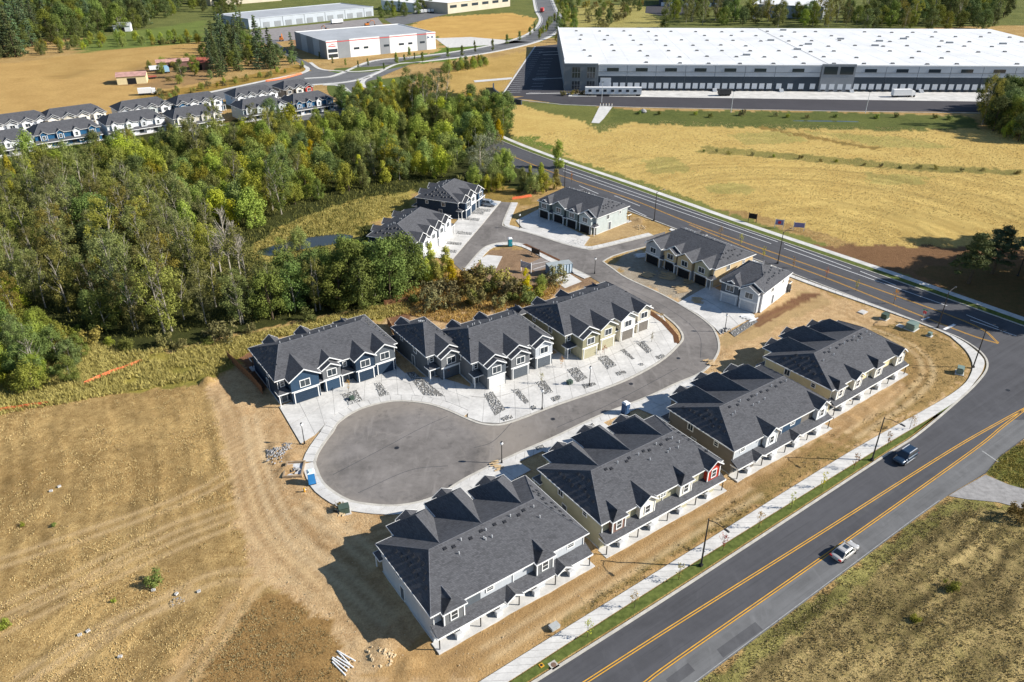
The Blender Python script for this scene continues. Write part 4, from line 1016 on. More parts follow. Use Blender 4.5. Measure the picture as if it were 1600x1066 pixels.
def quad_mesh(name, V, material):
    n = len(V); me_ = bpy.data.meshes.new(name)
    me_.vertices.add(n*4); me_.vertices.foreach_set('co', V.astype(np.float32).ravel())
    me_.loops.add(n*4); me_.loops.foreach_set('vertex_index', np.arange(n*4, dtype=np.int32))
    me_.polygons.add(n); me_.polygons.foreach_set('loop_start', np.arange(0, n*4, 4, dtype=np.int32))
    me_.update(calc_edges=True); me_.materials.append(material); return me_
def leaves(rn, cen, rad, per, size, stretch=1.0, outward=None):
    """leaf-sized faces gathered in clumps"""
    cen = np.asarray(cen, float); rad = np.asarray(rad, float); k = len(cen)
    d = rn.normal(size=(k, per, 3)); d /= np.linalg.norm(d, axis=2, keepdims=True)
    rr = rn.random((k, per, 1))**0.45
    P = cen[:,None,:] + d*rr*rad[:,None,None]*np.array((1,1,stretch)); P = P.reshape(-1, 3)
    nrm = d.reshape(-1, 3)*1.1 + rn.normal(size=P.shape)*0.42 + np.array((0,0,0.3)); nrm /= np.linalg.norm(nrm, axis=1, keepdims=True)
    a = np.cross(nrm, rn.normal(size=P.shape)); a /= np.linalg.norm(a, axis=1, keepdims=True); b_ = np.cross(nrm, a)
    sz = size*(0.55+0.9*rn.random((len(P),1)))
    return np.stack((P-a*sz*0.5, P-b_*sz*0.34, P+a*sz*0.5, P+b_*sz*0.34), 1)
def trunk_mesh(rn, name, H, r0, limbs, m, spread=1.0, lean=0.3, up=0.8, stems=1):
    mb = MB()
    for s_ in range(stems):
        bx, by = (rn.normal(0, .5, 2) if stems > 1 else (0, 0)); ax, ay = rn.normal(0, lean, 2)
        pts = [(bx+ax*t*t*H*.12, by+ay*t*t*H*.12, H*t-0.3*(t == 0)) for t in (0, .2, .45, .7, 1)]
        mb.tube(pts, [r0, r0*.8, r0*.58, r0*.35, r0*.08], 6)
        for i in range(limbs):
            t = 0.25+0.65*(i+rn.random())/limbs; an = rn.random()*6.28; ln = spread*(1.15-t)*(.7+.6*rn.random())
            p = np.array((bx+ax*t*t*H*.12, by+ay*t*t*H*.12, H*t)); dx = np.array((math.cos(an), math.sin(an), up))
            mb.tube([tuple(p), tuple(p+dx*ln*.5+np.array((0,0,.1*ln))), tuple(p+dx*ln+np.array((0,0,.3*ln)))], [r0*.4*(1-t*.6), r0*.22, r0*.05], 4, cap=False)
    return mb.mesh(name, m)
def make_crown(kind, seed):
    rn = np.random.default_rng(seed); cs = []; rs = []
    if kind == 'willow':
        for i in range(34):
            an = rn.random()*6.28; q_ = rn.random()**.6; h = 0.8+rn.random()*5.6; w = 3.3*math.sin(min(1, (h+.9)/7.2)*math.pi*.9)**.6*q_
            cs.append((w*math.cos(an), w*math.sin(an), h+ (1-q_)*1.6)); rs.append(.75+rn.random()*.55)
        return leaves(rn, cs, rs, 125, .31, 1.6), L_WILLOW
    if kind == 'cottonwood':
        for i in range(50):
            an = rn.random()*6.28; h = 2.5+13.5*(i/50)+rn.normal()*.5; w = (3.9*math.sin(min(1, (h-1)/16.5)*math.pi)**.75+.3)*(.35+.65*rn.random())
            cs.append((w*math.cos(an), w*math.sin(an), h)); rs.append(.7+rn.random()*.65)
        return leaves(rn, cs, rs, 95, .31, 1.25), L_COTTON
    if kind in ('alder', 'dark'):
        for i in range(44):
            an = rn.random()*6.28; u_ = rn.random(); h = 1.2+9.3*u_; w = 3.6*math.sin((u_*.86+.12)*math.pi)**.6*(.45+.55*rn.random())
            cs.append((w*math.cos(an), w*math.sin(an), h)); rs.append(.9+rn.random()*.7)
        return leaves(rn, cs, rs, 125, .33, 1.05), (L_ALDER if kind == 'alder' else L_DARK)
    if kind in ('yellow', 'green'):
        for i in range(30):
            an = rn.random()*6.28; u_ = rn.random(); h = .7+7.4*u_; w = 2.1*(1-u_)**.55*(.3+.7*rn.random())*(0.6+.4*min(1, u_*5))
            cs.append((w*math.cos(an), w*math.sin(an), h)); rs.append(.55+rn.random()*.5)
        return leaves(rn, cs, rs, 110, .29, 1.35), (L_YELLOW if kind == 'yellow' else L_GREEN)
    if kind == 'conifer':
        for i in range(17):
            h = 1.2+i*.95; w = 3.4*(1-h/18.2)**.85
            for j in range(max(3, int(9*(1-i/18)))):
                an = rn.random()*6.28
                for q_ in (.35, .7, 1.0): cs.append((w*q_*math.cos(an), w*q_*math.sin(an), h-.35*q_*w*.5+rn.normal()*.15)); rs.append(.32+.3*(1-q_)+.25*w/3.4)
        return leaves(rn, cs, rs, 16, .42, .5), L_CON
    if kind == 'pine':
        for i in range(64):
            u_ = rn.random(); h = 3.4+8.4*round(u_*6)/6+rn.normal()*.15; an = rn.random()*6.28; w = (4.6*(1-u_*.75))*(.35+.65*rn.random())
            cs.append((w*math.cos(an), w*math.sin(an), h+rn.normal()*.2)); rs.append(.8+rn.random()*.6)
        return leaves(rn, cs, rs, 130, .36, .42), L_CON
    if kind == 'shrub':
        for i in range(14):
            an = rn.random()*6.28; h = .35+1.7*rn.random(); w = 1.3*rn.random()**.5
            cs.append((w*math.cos(an), w*math.sin(an), h)); rs.append(.4+rn.random()*.35)
        return leaves(rn, cs, rs, 55, .26, 1.1), L_SHRUB
    if kind == 'bush':
        for i in range(16):
            an = rn.random()*6.28; h = .3+1.4*rn.random(); w = 1.1*rn.random()**.5
            cs.append((w*math.cos(an), w*math.sin(an), h)); rs.append(.4+rn.random()*.3)
        return leaves(rn, cs, rs, 60, .24, 1.1), L_GREEN
    if kind == 'sapling':
        for i in range(11):
            an = rn.random()*6.28; h = 1.0+2.0*rn.random(); w = .55*rn.random()
            cs.append((w*math.cos(an), w*math.sin(an), h)); rs.append(.2+rn.random()*.2)
        return leaves(rn, cs, rs, 11, .17, 1.3), L_ORANGE
    if kind == 'column':
        for i in range(16):
            an = rn.random()*6.28; u_ = rn.random(); h = .9+4.6*u_; w = .9*(1-u_)**.4*rn.random()
            cs.append((w*math.cos(an), w*math.sin(an), h)); rs.append(.5+rn.random()*.3)
        return leaves(rn, cs, rs, 45, .34, 1.2), L_GREEN
TR = {}
def tree_variants(kind, n=4):
    out = []
    for i in range(n):
        V, lm = make_crown(kind, hash_(kind)+i*31)
        cm = quad_mesh('crown', V, lm); rn = np.random.default_rng(hash_(kind)+i*7)
        spec = dict(willow=(5.5,.16,5,M_BARKD,2.2,.4,.9,3), cottonwood=(16,.24,12,M_BARK,3.2,.5,1.1,1 if i % 2 else 2), alder=(9.5,.2,8,M_BARK,2.4,.4,.8,1), dark=(9.5,.22,8,M_BARKD,2.4,.4,.8,1), yellow=(7.6,.12,6,M_BARKD,1.3,.3,1.1,2), green=(7.6,.12,6,M_BARKD,1.3,.3,1.1,1),
                    conifer=(17.4,.3,0,M_BARKD,0,.05,0,1), pine=(11.2,.42,9,M_BARKD,3.6,.9,.35,1), shrub=(1.6,.05,4,M_BARKD,.7,.5,.9,3), bush=(1.3,.05,4,M_BARKD,.6,.4,.9,2), sapling=(3.0,.045,7,M_BARKD,.8,.2,.9,1), column=(5.2,.1,4,M_BARKD,.7,.2,1,1))[kind]
        tm = trunk_mesh(rn, 'trunk', *spec); out.append((cm, tm))
    TR[kind] = out
def hash_(s_): return sum(ord(c)*(i+3) for i, c in enumerate(s_))
NAMES = dict(willow='willow_tree', cottonwood='cottonwood_tree', alder='alder_tree', dark='broadleaf_tree', yellow='aspen_tree', green='broadleaf_tree', conifer='fir_tree', pine='pine_tree', shrub='shrub', bush='bush', sapling='young_tree', column='street_tree')
def plant(kind, x, y, sc, label, group=None, z=0.0, crown_mat=None, cat=None, sz=None, v=None):
    if kind not in TR: tree_variants(kind, 5 if kind in ('willow','cottonwood','alder') else 3)
    cm, tm = TR[kind][rng.randrange(len(TR[kind])) if v is None else v]
    cat = cat or ('bush' if kind in ('shrub','bush') else 'tree')
    o = thing(NAMES[kind], label, cat, (x, y, z-0.05), rng.uniform(0, 6.28), group)
    o.scale = (sc*rng.uniform(.9,1.1), sc*rng.uniform(.9,1.1), sz or sc*rng.uniform(.9,1.12))
    c = link('crown', cm, o); link('trunk', tm, o)
    if crown_mat: c.material_slots[0].link = 'OBJECT'; c.material_slots[0].material = crown_mat
    return o
PLACED = []; CELL = {}
def mark_used(x, y, d):
    PLACED.append((x, y, d)); CELL.setdefault((int(x//12), int(y//12)), []).append((x, y, d))
def clear_of(x, y, d):
    i, j = int(x//12), int(y//12)
    for a in (i-1, i, i+1):
        for b in (j-1, j, j+1):
            for (u, w, e) in CELL.get((a, b), ()):
                if (u-x)**2+(w-y)**2 < (max(d, e)*.85)**2: return False
    return True
def scatter(px, spacing, mix, label, group, n=None, keep=1.0, avoid=()):
    """plants of mixed kinds spread through a patch"""
    P = GL(px); A = np.array(P); got = 0
    area = abs(sum(p[0]*q_[1]-q_[0]*p[1] for p, q_ in zip(P, P[1:]+P[:1])))/2
    want = n or int(area/(spacing*spacing)*1.0*keep)
    cx = nrng.uniform(A[:,0].min(), A[:,0].max(), want*20); cy = nrng.uniform(A[:,1].min(), A[:,1].max(), want*20)
    ok = inpoly(P, cx, cy)
    for x, y in zip(cx[ok].tolist(), cy[ok].tolist()):
        if got >= want: break
        if not clear_of(x, y, spacing): continue
        r_ = rng.random(); acc = 0
        for kind, w, lo, hi in mix:
            acc += w
            if r_ <= acc: break
        lab = label if isinstance(label, str) else label[kind]
        plant(kind, x, y, rng.uniform(lo, hi), lab, group); mark_used(x, y, spacing); got += 1
    return got
# --- the wood
WL = lambda where: dict(willow='bushy light green willow '+where, cottonwood='tall olive cottonwood with pale trunk '+where, alder='rounded mid green alder '+where, dark='dark green broadleaf tree '+where, yellow='yellow-green aspen '+where, green='slim bright green tree '+where, conifer='dark fir '+where, shrub='low brownish shrub '+where, bush='low green bush '+where, column='small columnar street tree '+where)
cnt = {}
def trunk_tree(kind, px, sc, label, **k): x, y = G(*px); mark_used(x, y, 2); return plant(kind, x, y, sc, label, **k)
trunk_tree('cottonwood', (340,222), 1.0, 'tall slim dark tree standing in front of the beige far row of houses', crown_mat=L_ALDER)
trunk_tree('dark', (425,196), 1.0, 'round dark tree hiding the middle of the grey far row', crown_mat=L_DARK)
trunk_tree('cottonwood', (310,262), 1.05, 'grey-green tree with a pale bare stem above the bright willows')
trunk_tree('cottonwood', (447,312), 1.1, 'tall grey-green tree rising from the middle of the wood', crown_mat=L_ALDER)
trunk_tree('cottonwood', (440,335), 1.0, 'broad grey-green tree at the clearing edge of the wood', crown_mat=L_ALDER)
trunk_tree('cottonwood', (752,282), 1.0, 'tall silvery tree beside the road end behind the navy row', crown_mat=leafmat('leaf_silver', (0.10,0.115,0.06), (0.20,0.20,0.11), None, .25))
trunk_tree('cottonwood', (770,260), .8, 'shorter silvery tree beside the road end behind the navy row', crown_mat=MATS['leaf_silver'])
for i, p in enumerate(((640,172),(655,178),(668,170),(682,182),(697,176),(664,188),(645,186))):
    trunk_tree('cottonwood', p, 1.05, 'tall dark poplar in the tight clump below the white logo warehouse', group='poplar clump', crown_mat=L_DARK)
# bare grey tree
def bare_tree(px, H, label, seed):
    rn = np.random.default_rng(seed); x, y = G(*px); o = thing('dead_tree', label, 'tree', (x, y, 0), 0); mb = MB()
    mb.tube([(0,0,-.3),(.1,0,H*.4),(.2,.1,H)], [.2,.15,.03], 6)
    mb.build('trunk', M_DEAD, o); br = MB()
    for i in range(60):
        t = .25+.7*rn.random(); an = rn.random()*6.28; ln = H*.34*(1.2-t); p = np.array((.1*t, 0, H*t)); d = np.array((math.cos(an)*.5, math.sin(an)*.5, 1.0)); e = p+d*ln*.6
        br.tube([tuple(p), tuple(e), tuple(e+(d+rn.normal(0,.25,3))*ln*.5)], [.085,.055,.02], 4, cap=False)
        for k_ in range(3): g_ = e+(d+rn.normal(0,.5,3))*ln*.35; br.tube([tuple(e), tuple(g_)], [.035,.014], 3, cap=False)
    br.build('branches', M_DEAD, o)
bare_tree((362,432), 17.0, 'bare grey dead tree standing out of the olive cottonwoods', 1)
bare_tree((376,430), 13.5, 'smaller bare grey tree beside the tall dead one', 2)
bare_tree((345,425), 9.0, 'low bare tree at the foot of the dead tree', 5)
for q_ in ((362,436),(372,446),(352,446),(380,438)): mark_used(*G(*q_), 9)
scatter([(-40,400),(0,330),(90,300),(250,335),(330,375),(360,440),(410,475),(380,505),(230,525),(100,505),(-40,500)], 6.4, [('cottonwood',.62,.7,1.1),('alder',.18,.6,1.2),('dark',.08,.7,1.1),('willow',.12,.8,1.3)], WL('in the tall stand near the dry field'), 'tall stand of cottonwoods')
scatter([(380,460),(460,452),(540,448),(610,440),(650,446),(640,462),(560,486),(470,500),(395,500)], 4.8, [('dark',.5,1.0,1.3),('alder',.3,.95,1.2),('cottonwood',.2,.7,.85)], WL('in the dark grove behind the blue row'), 'dark grove')
scatter([(618,434),(640,430),(716,434),(710,448),(640,456),(615,452)], 3.2, [('yellow',1,.7,1.0)], WL('in the bright clump before the white fronted row'), 'bright aspen clump')
scatter([(560,440),(625,425),(640,450),(580,470)], 4.2, [('green',.5,1,1.2),('yellow',.5,.9,1.1)], WL('at the edge of the dark grove'), 'grove edge')
scatter([(-40,300),(0,262),(120,255),(280,232),(420,212),(540,200),(640,190),(700,195),(745,210),(735,240),(700,278),(640,280),(590,290),(520,308),(445,330),(400,355),(340,356),(250,330),(90,300)], 6.0, [('willow',.54,.7,1.4),('alder',.2,.5,1.1),('dark',.08,.6,1.0),('green',.06,.9,1.3),('yellow',.05,.8,1.1),('cottonwood',.07,.5,.9)], WL('in the dense middle of the wood'), 'dense middle wood')
scatter([(560,155),(620,150),(700,190),(640,192),(545,190),(535,175)], 5.0, [('willow',.35,.9,1.2),('yellow',.4,.9,1.1),('alder',.25,.8,1.0)], WL('at the wood tip by the street junction'), 'wood tip')
scatter([(690,200),(740,175),(790,195),(785,225),(740,235)], 5.0, [('alder',.7,.85,1.15),('yellow',.3,.9,1.2)], WL('where the wood meets the road'), 'wood beside the road')
scatter([(705,290),(790,255),(800,285),(780,300),(720,302)], 4.2, [('willow',.5,.6,.9),('shrub',.5,1,1.6)], WL('behind the navy row'), 'trees behind the navy row')
for i, (p, k_, s_) in enumerate((((815,300),'green',.9),((835,303),'willow',.8),((850,300),'willow',.85),((868,296),'yellow',.85),((828,290),'yellow',.7),((872,262),'green',1.2),((845,290),'green',.8))):
    trunk_tree(k_, p, s_, WL('between the street end and the road')[k_], group='trees by the street end')
scatter([(-60,520),(0,500),(70,520),(130,560),(120,600),(40,615),(-60,620)], 3.4, [('alder',.45,.5,.75),('willow',.35,.6,.85),('bush',.2,1,1.6)], WL('in the thicket at the field corner'), 'field corner thicket')
trunk_tree('cottonwood', (60,598), .72, 'grey-leaved tree standing alone at the dry field corner', crown_mat=L_ALDER)
scatter([(110,520),(330,520),(430,500),(640,470),(640,482),(420,515),(300,550),(150,545)], 3.4, [('shrub',.7,.8,1.7),('bush',.3,.8,1.6)], WL('along the weedy edge below the wood'), 'weedy edge shrubs', keep=.5)
scatter([(640,448),(720,432),(800,455),(870,440),(885,446),(800,485),(700,490),(640,490)], 3.3, [('shrub',.75,1.1,2.2),('bush',.25,1,2.0)], WL('in the orange grass behind the grey row'), 'shrubs in orange grass', keep=.5)
for p, k_, s_, lab in (((822,458),'yellow',.75,'bright yellow-green small tree beside the blue container'),((846,452),'willow',.45,'dark leafy shrub tree next to the blue container'),((738,478),'willow',.5,'bushy green shrub tree in the orange grass behind the grey row'),((470,392),'willow',.75,'bright green willow at the pond edge')):
    trunk_tree(k_, p, s_, lab)
# --- right-hand pines and the trees by the warehouse yard
for p, s_, lab, v in (((1513,443),1.1,'big dark pine with a crooked trunk beside the ploughed corner',0),((1550,428),1.05,'second dark pine standing behind the crooked one',1),((1640,455),1.2,'pine off the frame edge whose shade falls across the road',2),((1680,500),1.1,'pine beside the road corner mostly outside the frame',0)):
    trunk_tree('pine', p, s_, lab, v=v)
for i, p in enumerate(((1640,430),(1690,440),(1720,470),(1665,468),(1760,455),(1790,500),(1740,510),(1830,470),(1700,415),(1640,385),(1770,420),(1860,520))):
    trunk_tree('pine', p, 1.9, 'tall pine beyond the frame edge that shades the road corner', group='shade pines')
scatter([(1535,170),(1600,165),(1650,180),(1650,225),(1590,222),(1545,205)], 4.5, [('alder',.4,.9,1.4),('dark',.4,.9,1.4),('willow',.2,.8,1.2)], WL('in the copse at the end of the warehouse yard'), 'yard copse')
trunk_tree('cottonwood', (1536,196), 1.15, 'tall yellowing tree at the end of the warehouse yard', crown_mat=leafmat('leaf_olive', (0.12,0.11,0.03), (0.22,0.19,0.05), None, .3))
# --- background trees
scatter([(1080,234),(1240,246),(1400,260),(1600,270),(1600,273),(1400,264),(1240,250),(1080,237)], 5, [('shrub',.8,.35,.7),('bush',.2,.3,.6)], WL('along the ditch through the gold field'), 'ditch shrubs', n=22)
scatter([(965,177),(1100,179),(1300,182),(1500,185),(1500,188),(1100,183)], 5, [('shrub',.5,.7,1.2),('bush',.5,.7,1.1)], WL('on the green bank below the loading yard'), 'bank shrubs', n=13)
scatter([(-60,110),(0,98),(48,86),(60,40),(0,30),(-60,40)], 10, [('conifer',.7,1.2,1.7),('dark',.3,1.1,1.5)], WL('in the fir belt at the corner of the farm field'), 'fir belt')
scatter([(0,60),(40,15),(100,0),(240,-8),(285,2),(270,25),(225,45),(150,55),(100,70),(50,75)], 13, [('dark',.45,1.3,1.9),('alder',.3,1.3,1.9),('conifer',.25,1.2,1.7)], WL('in the woods behind the farm field'), 'woods behind the farm', keep=.7)
scatter([(60,78),(130,62),(320,60),(320,68),(140,76),(66,88)], 9, [('willow',.6,.6,.9),('conifer',.15,.4,.6),('alder',.25,.4,.7)], WL('in the hedge across the farm fields'), 'farm hedge')
scatter([(320,102),(335,60),(375,55),(400,85),(455,90),(465,105),(400,110),(340,122)], 8.5, [('conifer',.45,.8,1.25),('alder',.4,.6,1.0),('dark',.15,.8,1.1)], WL('around the farm house with the red roof'), 'farmstead trees')
for p, s_, lab in (((405,88),1.35,'tall lone fir beside the street to the logo warehouse'),((352,92),1.5,'tallest fir of the farmstead group'),((338,95),1.3,'fir leaning on the tallest farmstead fir')): trunk_tree('conifer', p, s_, lab)
scatter([(270,0),(330,-5),(375,10),(360,28),(300,20)], 16, [('dark',.5,1,1.4),('conifer',.5,.9,1.2)], WL('at the farm lane by the far beige building'), 'lane trees')
scatter([(240,150),(330,132),(420,118),(475,103),(480,108),(330,140),(250,158)], 4, [('willow',.4,.3,.5),('shrub',.6,1,1.5)], WL('along the farm side of the street'), 'street side shrubs', keep=.5)
scatter([(690,108),(755,98),(762,104),(700,116)], 4.2, [('willow',.6,.5,.7),('dark',.4,.4,.5)], WL('in the hedge below the boulevard'), 'boulevard hedge')
scatter([(585,30),(610,18),(690,4),(700,10),(640,28)], 11, [('alder',.6,.7,1),('dark',.4,.7,1)], WL('between the far grey and beige warehouses'), 'warehouse gap trees', keep=.7)
scatter([(865,70),(880,25),(868,5),(880,-5),(900,20),(900,60)], 9, [('alder',.5,.6,.9),('yellow',.2,.9,1.1),('dark',.3,.6,.8)], WL('beside the boulevard behind the white warehouse'), 'boulevard copse', keep=.8)
scatter([(890,5),(1000,0),(1010,20),(960,40),(930,50),(900,20)], 13, [('dark',.4,.6,.9),('shrub',.6,1.5,3)], WL('on the waste ground behind the white warehouse'), 'waste ground shrubs', keep=.6)
scatter([(1030,52),(1060,40),(1150,40),(1250,45),(1330,48),(1560,48),(1565,34),(1400,24),(1260,30),(1050,20)], 12.0, [('cottonwood',.4,1.0,1.4),('alder',.3,1.1,1.5),('dark',.3,1.1,1.5)], WL('in the belt behind the white warehouse'), 'belt behind the warehouse', keep=.62)
scatter([(1350,20),(1450,5),(1570,0),(1570,30),(1450,40),(1380,36)], 14.0, [('dark',.6,1.6,2.1),('alder',.4,1.5,2.0)], WL('in the dark belt at the far corner'), 'dark far belt')
for i in range(14):
    t_ = i/13; a = G(872-30*t_, 26+36*t_); trunk = plant('column', a[0]+rng.uniform(-1,1), a[1], rng.uniform(.9,1.3), 'small columnar tree in the boulevard median', 'boulevard median trees')
for p in ((792,70),(812,64),(770,80),(742,82),(722,88),(700,90),(835,50),(828,56),(660,98),(640,90),(620,100)): trunk_tree('column', p, 1.2, 'small leafy tree along the boulevard kerb', group='boulevard kerb trees', crown_mat=L_ALDER)
for p in ((520,100),(540,104),(560,106),(575,103),(600,110),(618,98),(632,96),(648,94),(500,92),(605,150)): trunk_tree('column', p, .75, 'small shrub tree on the lawn of the logo warehouse', group='logo warehouse lawn trees', crown_mat=L_DARK)
scatter([(235,104),(300,92),(335,100),(335,126),(260,138),(228,128)], 9, [('alder',.5,.5,.9),('shrub',.3,1,1.6),('willow',.2,.6,.8)], WL('in the farm yard between the sheds'), 'farm yard trees', n=12)
# --- young street trees
ORD = ['first','second','third','fourth','fifth','sixth','seventh','eighth','ninth','tenth','eleventh']
sap = [(705,1130),(918,996.5),(991,951),(1060,907),(1129,861),(1185,826),(1235.6,795.5),(1284.6,763),(1333.6,733),(1386,698),(1421,671)]
tints = [L_YELLOW, L_ORANGE, L_YELLOW, leafmat('leaf_red', (0.26,0.07,0.03), (0.40,0.13,0.05), None, .3), L_ORANGE, L_YELLOW, L_YELLOW, L_ORANGE, L_ORANGE, L_ORANGE, MATS['leaf_red']]
for i, p in enumerate(sap[1:]):
    x, y = G(*p); plant('sapling', x, y, 1.0, ORD[i]+' young tree in the kerb grass strip, counted up the road', 'young kerb trees', .08, tints[i], sz=1.05)
for i, p in enumerate(((1396,475),(1337,455),(1290,438),(1239,419),(1192,404),(1156,385),(1125,372),(893,285))):
    x, y = G(*p); plant('sapling', x, y, 1.1, ORD[i]+' autumn-coloured young tree beside the field road, counted from the corner', 'young field road trees', .05, tints[i+1])
for i, p in enumerate(((545,612),(700,590),(846,600),(878,575),(944,555),(1018,535),(1033,505))):
    x, y = G(*p); plant('sapling', x, y, .85, ORD[i]+' brown-leaved young tree among the driveways, counted from the blue row', 'young driveway trees', .05, [L_ORANGE, MATS['leaf_red'], L_SHRUB][i % 3])
# field bushes
for p, k_, s_, lab in (((241,912),'bush',.85,'bright green bush alone in the dry field'),((6,980),'bush',.7,'green bush at the lower field edge'),((178,940),'bush',.3,'tiny dark weed in the dry field'),((1486,920),'bush',.75,'round green bush in the weedy field'),((1430,970),'bush',.45,'small bush in the weedy field beside faint rows'),((1590,812),'shrub',1.1,'dark shrub at the side lane'),((530,795),'shrub',.5,'dry weeds at the turning circle kerb'),((85,822),'bush',.3,'small green weed near the white blocks'),((35,822),'bush',.3,'small green weed in the upper dry field')):
    x, y = G(*p); plant(k_, x, y, s_, lab)
# --- grasses nobody could count
def tufts(name, px, n, h0, h1, m, label, cat='grass', blades=4, w=.05, patch=.05, thr=0.35, avoid_paved=True, spread=.16):
    P = GL(px); a = np.array(P); rn = np.random.default_rng(hash_(name+label))
    x = rn.uniform(a[:,0].min(), a[:,0].max(), n*5); y = rn.uniform(a[:,1].min(), a[:,1].max(), n*5)
    ok = inpoly(P, x, y) & (fbm(x, y, patch, 41)*.5+fbm(x, y, patch*7, 43)*.5 > thr)
    for p in PAVED: ok &= ~inpoly(p, x, y)
    x, y = x[ok][:n], y[ok][:n]; k = len(x)
    cx = np.repeat(x, blades)+rn.normal(0, spread, k*blades); cy = np.repeat(y, blades)+rn.normal(0, spread, k*blades)
    h = rn.uniform(h0, h1, k*blades); an = rn.random(k*blades)*6.28; ln = rn.uniform(.15, .7, k*blades)*h; la = rn.random(k*blades)*6.28
    dx, dy = np.cos(an)*w*rn.uniform(.6, 1.6, k*blades), np.sin(an)*w*rn.uniform(.6, 1.6, k*blades); z = np.full(k*blades, -.02)
    V = np.stack((np.stack((cx-dx, cy-dy, z), -1), np.stack((cx+dx, cy+dy, z), -1), np.stack((cx+dx*.5+np.cos(la)*ln*.6, cy+dy*.5+np.sin(la)*ln*.6, h*.7), -1), np.stack((cx+np.cos(la)*ln, cy+np.sin(la)*ln, h), -1)), 1)
    return tag(link(name, quad_mesh(name, V, m)), label, cat, kind='stuff')
M_STRAW = mat('straw', (0.50,0.38,0.18), 0.95, 0.3, .5, .05, wspace=True); M_WEED = mat('weeds', (0.40,0.34,0.09), .95, .35, .4, .05, wspace=True, col2=(.54,.46,.16)); M_BRWEED = mat('brown_weeds', (0.33,0.26,0.12), .95, .35, .5, .05, wspace=True, col2=(.44,.36,.19)); M_GOLD = mat('gold_grass', (0.46,0.31,0.10), .95, .3, .3, .05, wspace=True)
M_FERN = mat('undergrowth', (0.10,0.115,0.03), .95, .45, .5, .05, wspace=True, col2=(.19,.18,.05))
tufts('weedy_grass', [(-60,540),(0,510),(140,535),(200,550),(320,540),(430,515),(640,468),(640,490),(420,530),(330,590),(130,625),(-60,660)], 15000, .35, 1.0, M_WEED, 'tall yellowish weeds between the wood and the dry field')
tufts('field_weeds', [(1000,1141),(1090,1070),(1431,815),(1482,779),(1560,790),(1800,850),(1800,1141)], 15000, .05, .2, M_BRWEED, 'brown and green weeds in the field across the road', thr=.42, patch=.2)
tufts('corner_weeds', [(1545,740),(1562,716),(1610,684),(1700,660),(1700,790),(1640,775),(1580,757)], 2500, .12, .4, M_WEED, 'green weeds on the corner beyond the side lane')
tufts('dry_grass', [(-40,650),(330,600),(352,700),(372,820),(395,905),(330,1020),(250,1120),(-40,1120)], 9000, .05, .18, M_STRAW, 'sparse straw stubble over the dry field', thr=.47, patch=.12)
tufts('brown_grass', [(385,935),(440,925),(510,985),(545,1040),(550,1110),(250,1110),(330,1020)], 2500, .05, .16, M_BRWEED, 'brown grass on the triangle below the dirt track')
tufts('orange_grass', [(600,485),(640,440),(720,425),(790,455),(880,440),(850,480),(820,500),(700,505)], 6000, .25, .8, M_GOLD, 'orange dry grass behind the grey row')
tufts('clearing_grass', [(380,395),(470,340),(560,318),(640,305),(640,330),(560,350),(540,372),(420,400)], 6000, .2, .6, M_WEED, 'yellow-green grass in the clearing by the pond')
tufts('stubble', [(800,215),(860,235),(1060,310),(1200,340),(1290,384),(1600,388),(1600,205),(1000,188)], 26000, .08, .26, mat('pale_stubble', (.66,.52,.24), .95, .2, .3, .05, wspace=True), 'gold stubble in the field along the road', w=.05, thr=.4)
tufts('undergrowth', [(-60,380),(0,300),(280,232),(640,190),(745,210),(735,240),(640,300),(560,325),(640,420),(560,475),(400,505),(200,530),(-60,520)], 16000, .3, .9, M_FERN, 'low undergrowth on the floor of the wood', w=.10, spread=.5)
tufts('construction_weeds', [(1340,520),(1400,505),(1450,515),(1496,540),(1514,560),(1514,583),(1480,615),(1330,700),(1060,868),(800,1030),(800,1015),(1050,850),(1290,680),(1400,630),(1420,590)], 5000, .06, .25, M_BRWEED, 'thin weeds along the pavement on the building site', thr=.5, patch=.2)
tufts('verge_blades', [(830,1062),(1070,912),(1374,714),(1492,628),(1489,631),(1364,707),(1062,895),(795,1065)], 9000, .03, .12, M_GRASS, 'short green grass in the kerb strip', thr=.2, avoid_paved=False) if False else None
# ------------------------------------------------------------------ warehouses and farm
def height_at(base, top_py):
    X0, Y0 = G(*base); lo, hi = 0, 60
    for _ in range(40):
        m_ = (lo+hi)/2; dz = m_-CAM_H
        if 533-FPX*(Y0*ST+dz*CT)/(Y0*CT-dz*ST) > top_py: lo = m_
        else: hi = m_
    return lo
M_WROOF = mat('white_membrane', (0.64,0.64,0.63), 0.7, 0.10, 0.06, 0.2)
M_GROOF = mat('grey_metal_roof', (0.36,0.37,0.38), 0.6, 0.12, 0.08, 0.3)
M_PANW = mat('panel_white', (0.70,0.70,0.69), 0.75, 0.06, 0.2)
M_PANG = mat('panel_grey', (0.24,0.255,0.27), 0.75, 0.08, 0.2)
M_PANL = mat('panel_pale', (0.40,0.43,0.465), 0.75, 0.07, 0.2)
M_PAND = mat('panel_dark', (0.042,0.056,0.072), 0.75, 0.08, 0.2)
M_PANB = mat('panel_beige', (0.50,0.44,0.34), 0.75, 0.08, 0.2)
M_DOORW = mat('dock_white', (0.62,0.64,0.66), 0.6, 0.05)
w0 = G(882,141); wdir = R(-1.5); WHH = height_at((900,141), 100)
def front_s(px, py=142.5):                      # metres along the warehouse front for a pixel column
    return (G(px, py)[0]-w0[0])/math.cos(wdir)
WL_ = front_s(1760); back = math.dist(G(889,99,WHH), G(902,42,WHH))
wh = thing('warehouse', 'huge white-roofed warehouse with a long row of white dock doors', 'warehouse', (w0[0], w0[1], 0), wdir)
MB().box(0.4, WL_, 0.35, back-0.3, 0, WHH-0.35).build('core_wall', M_PANL, wh)
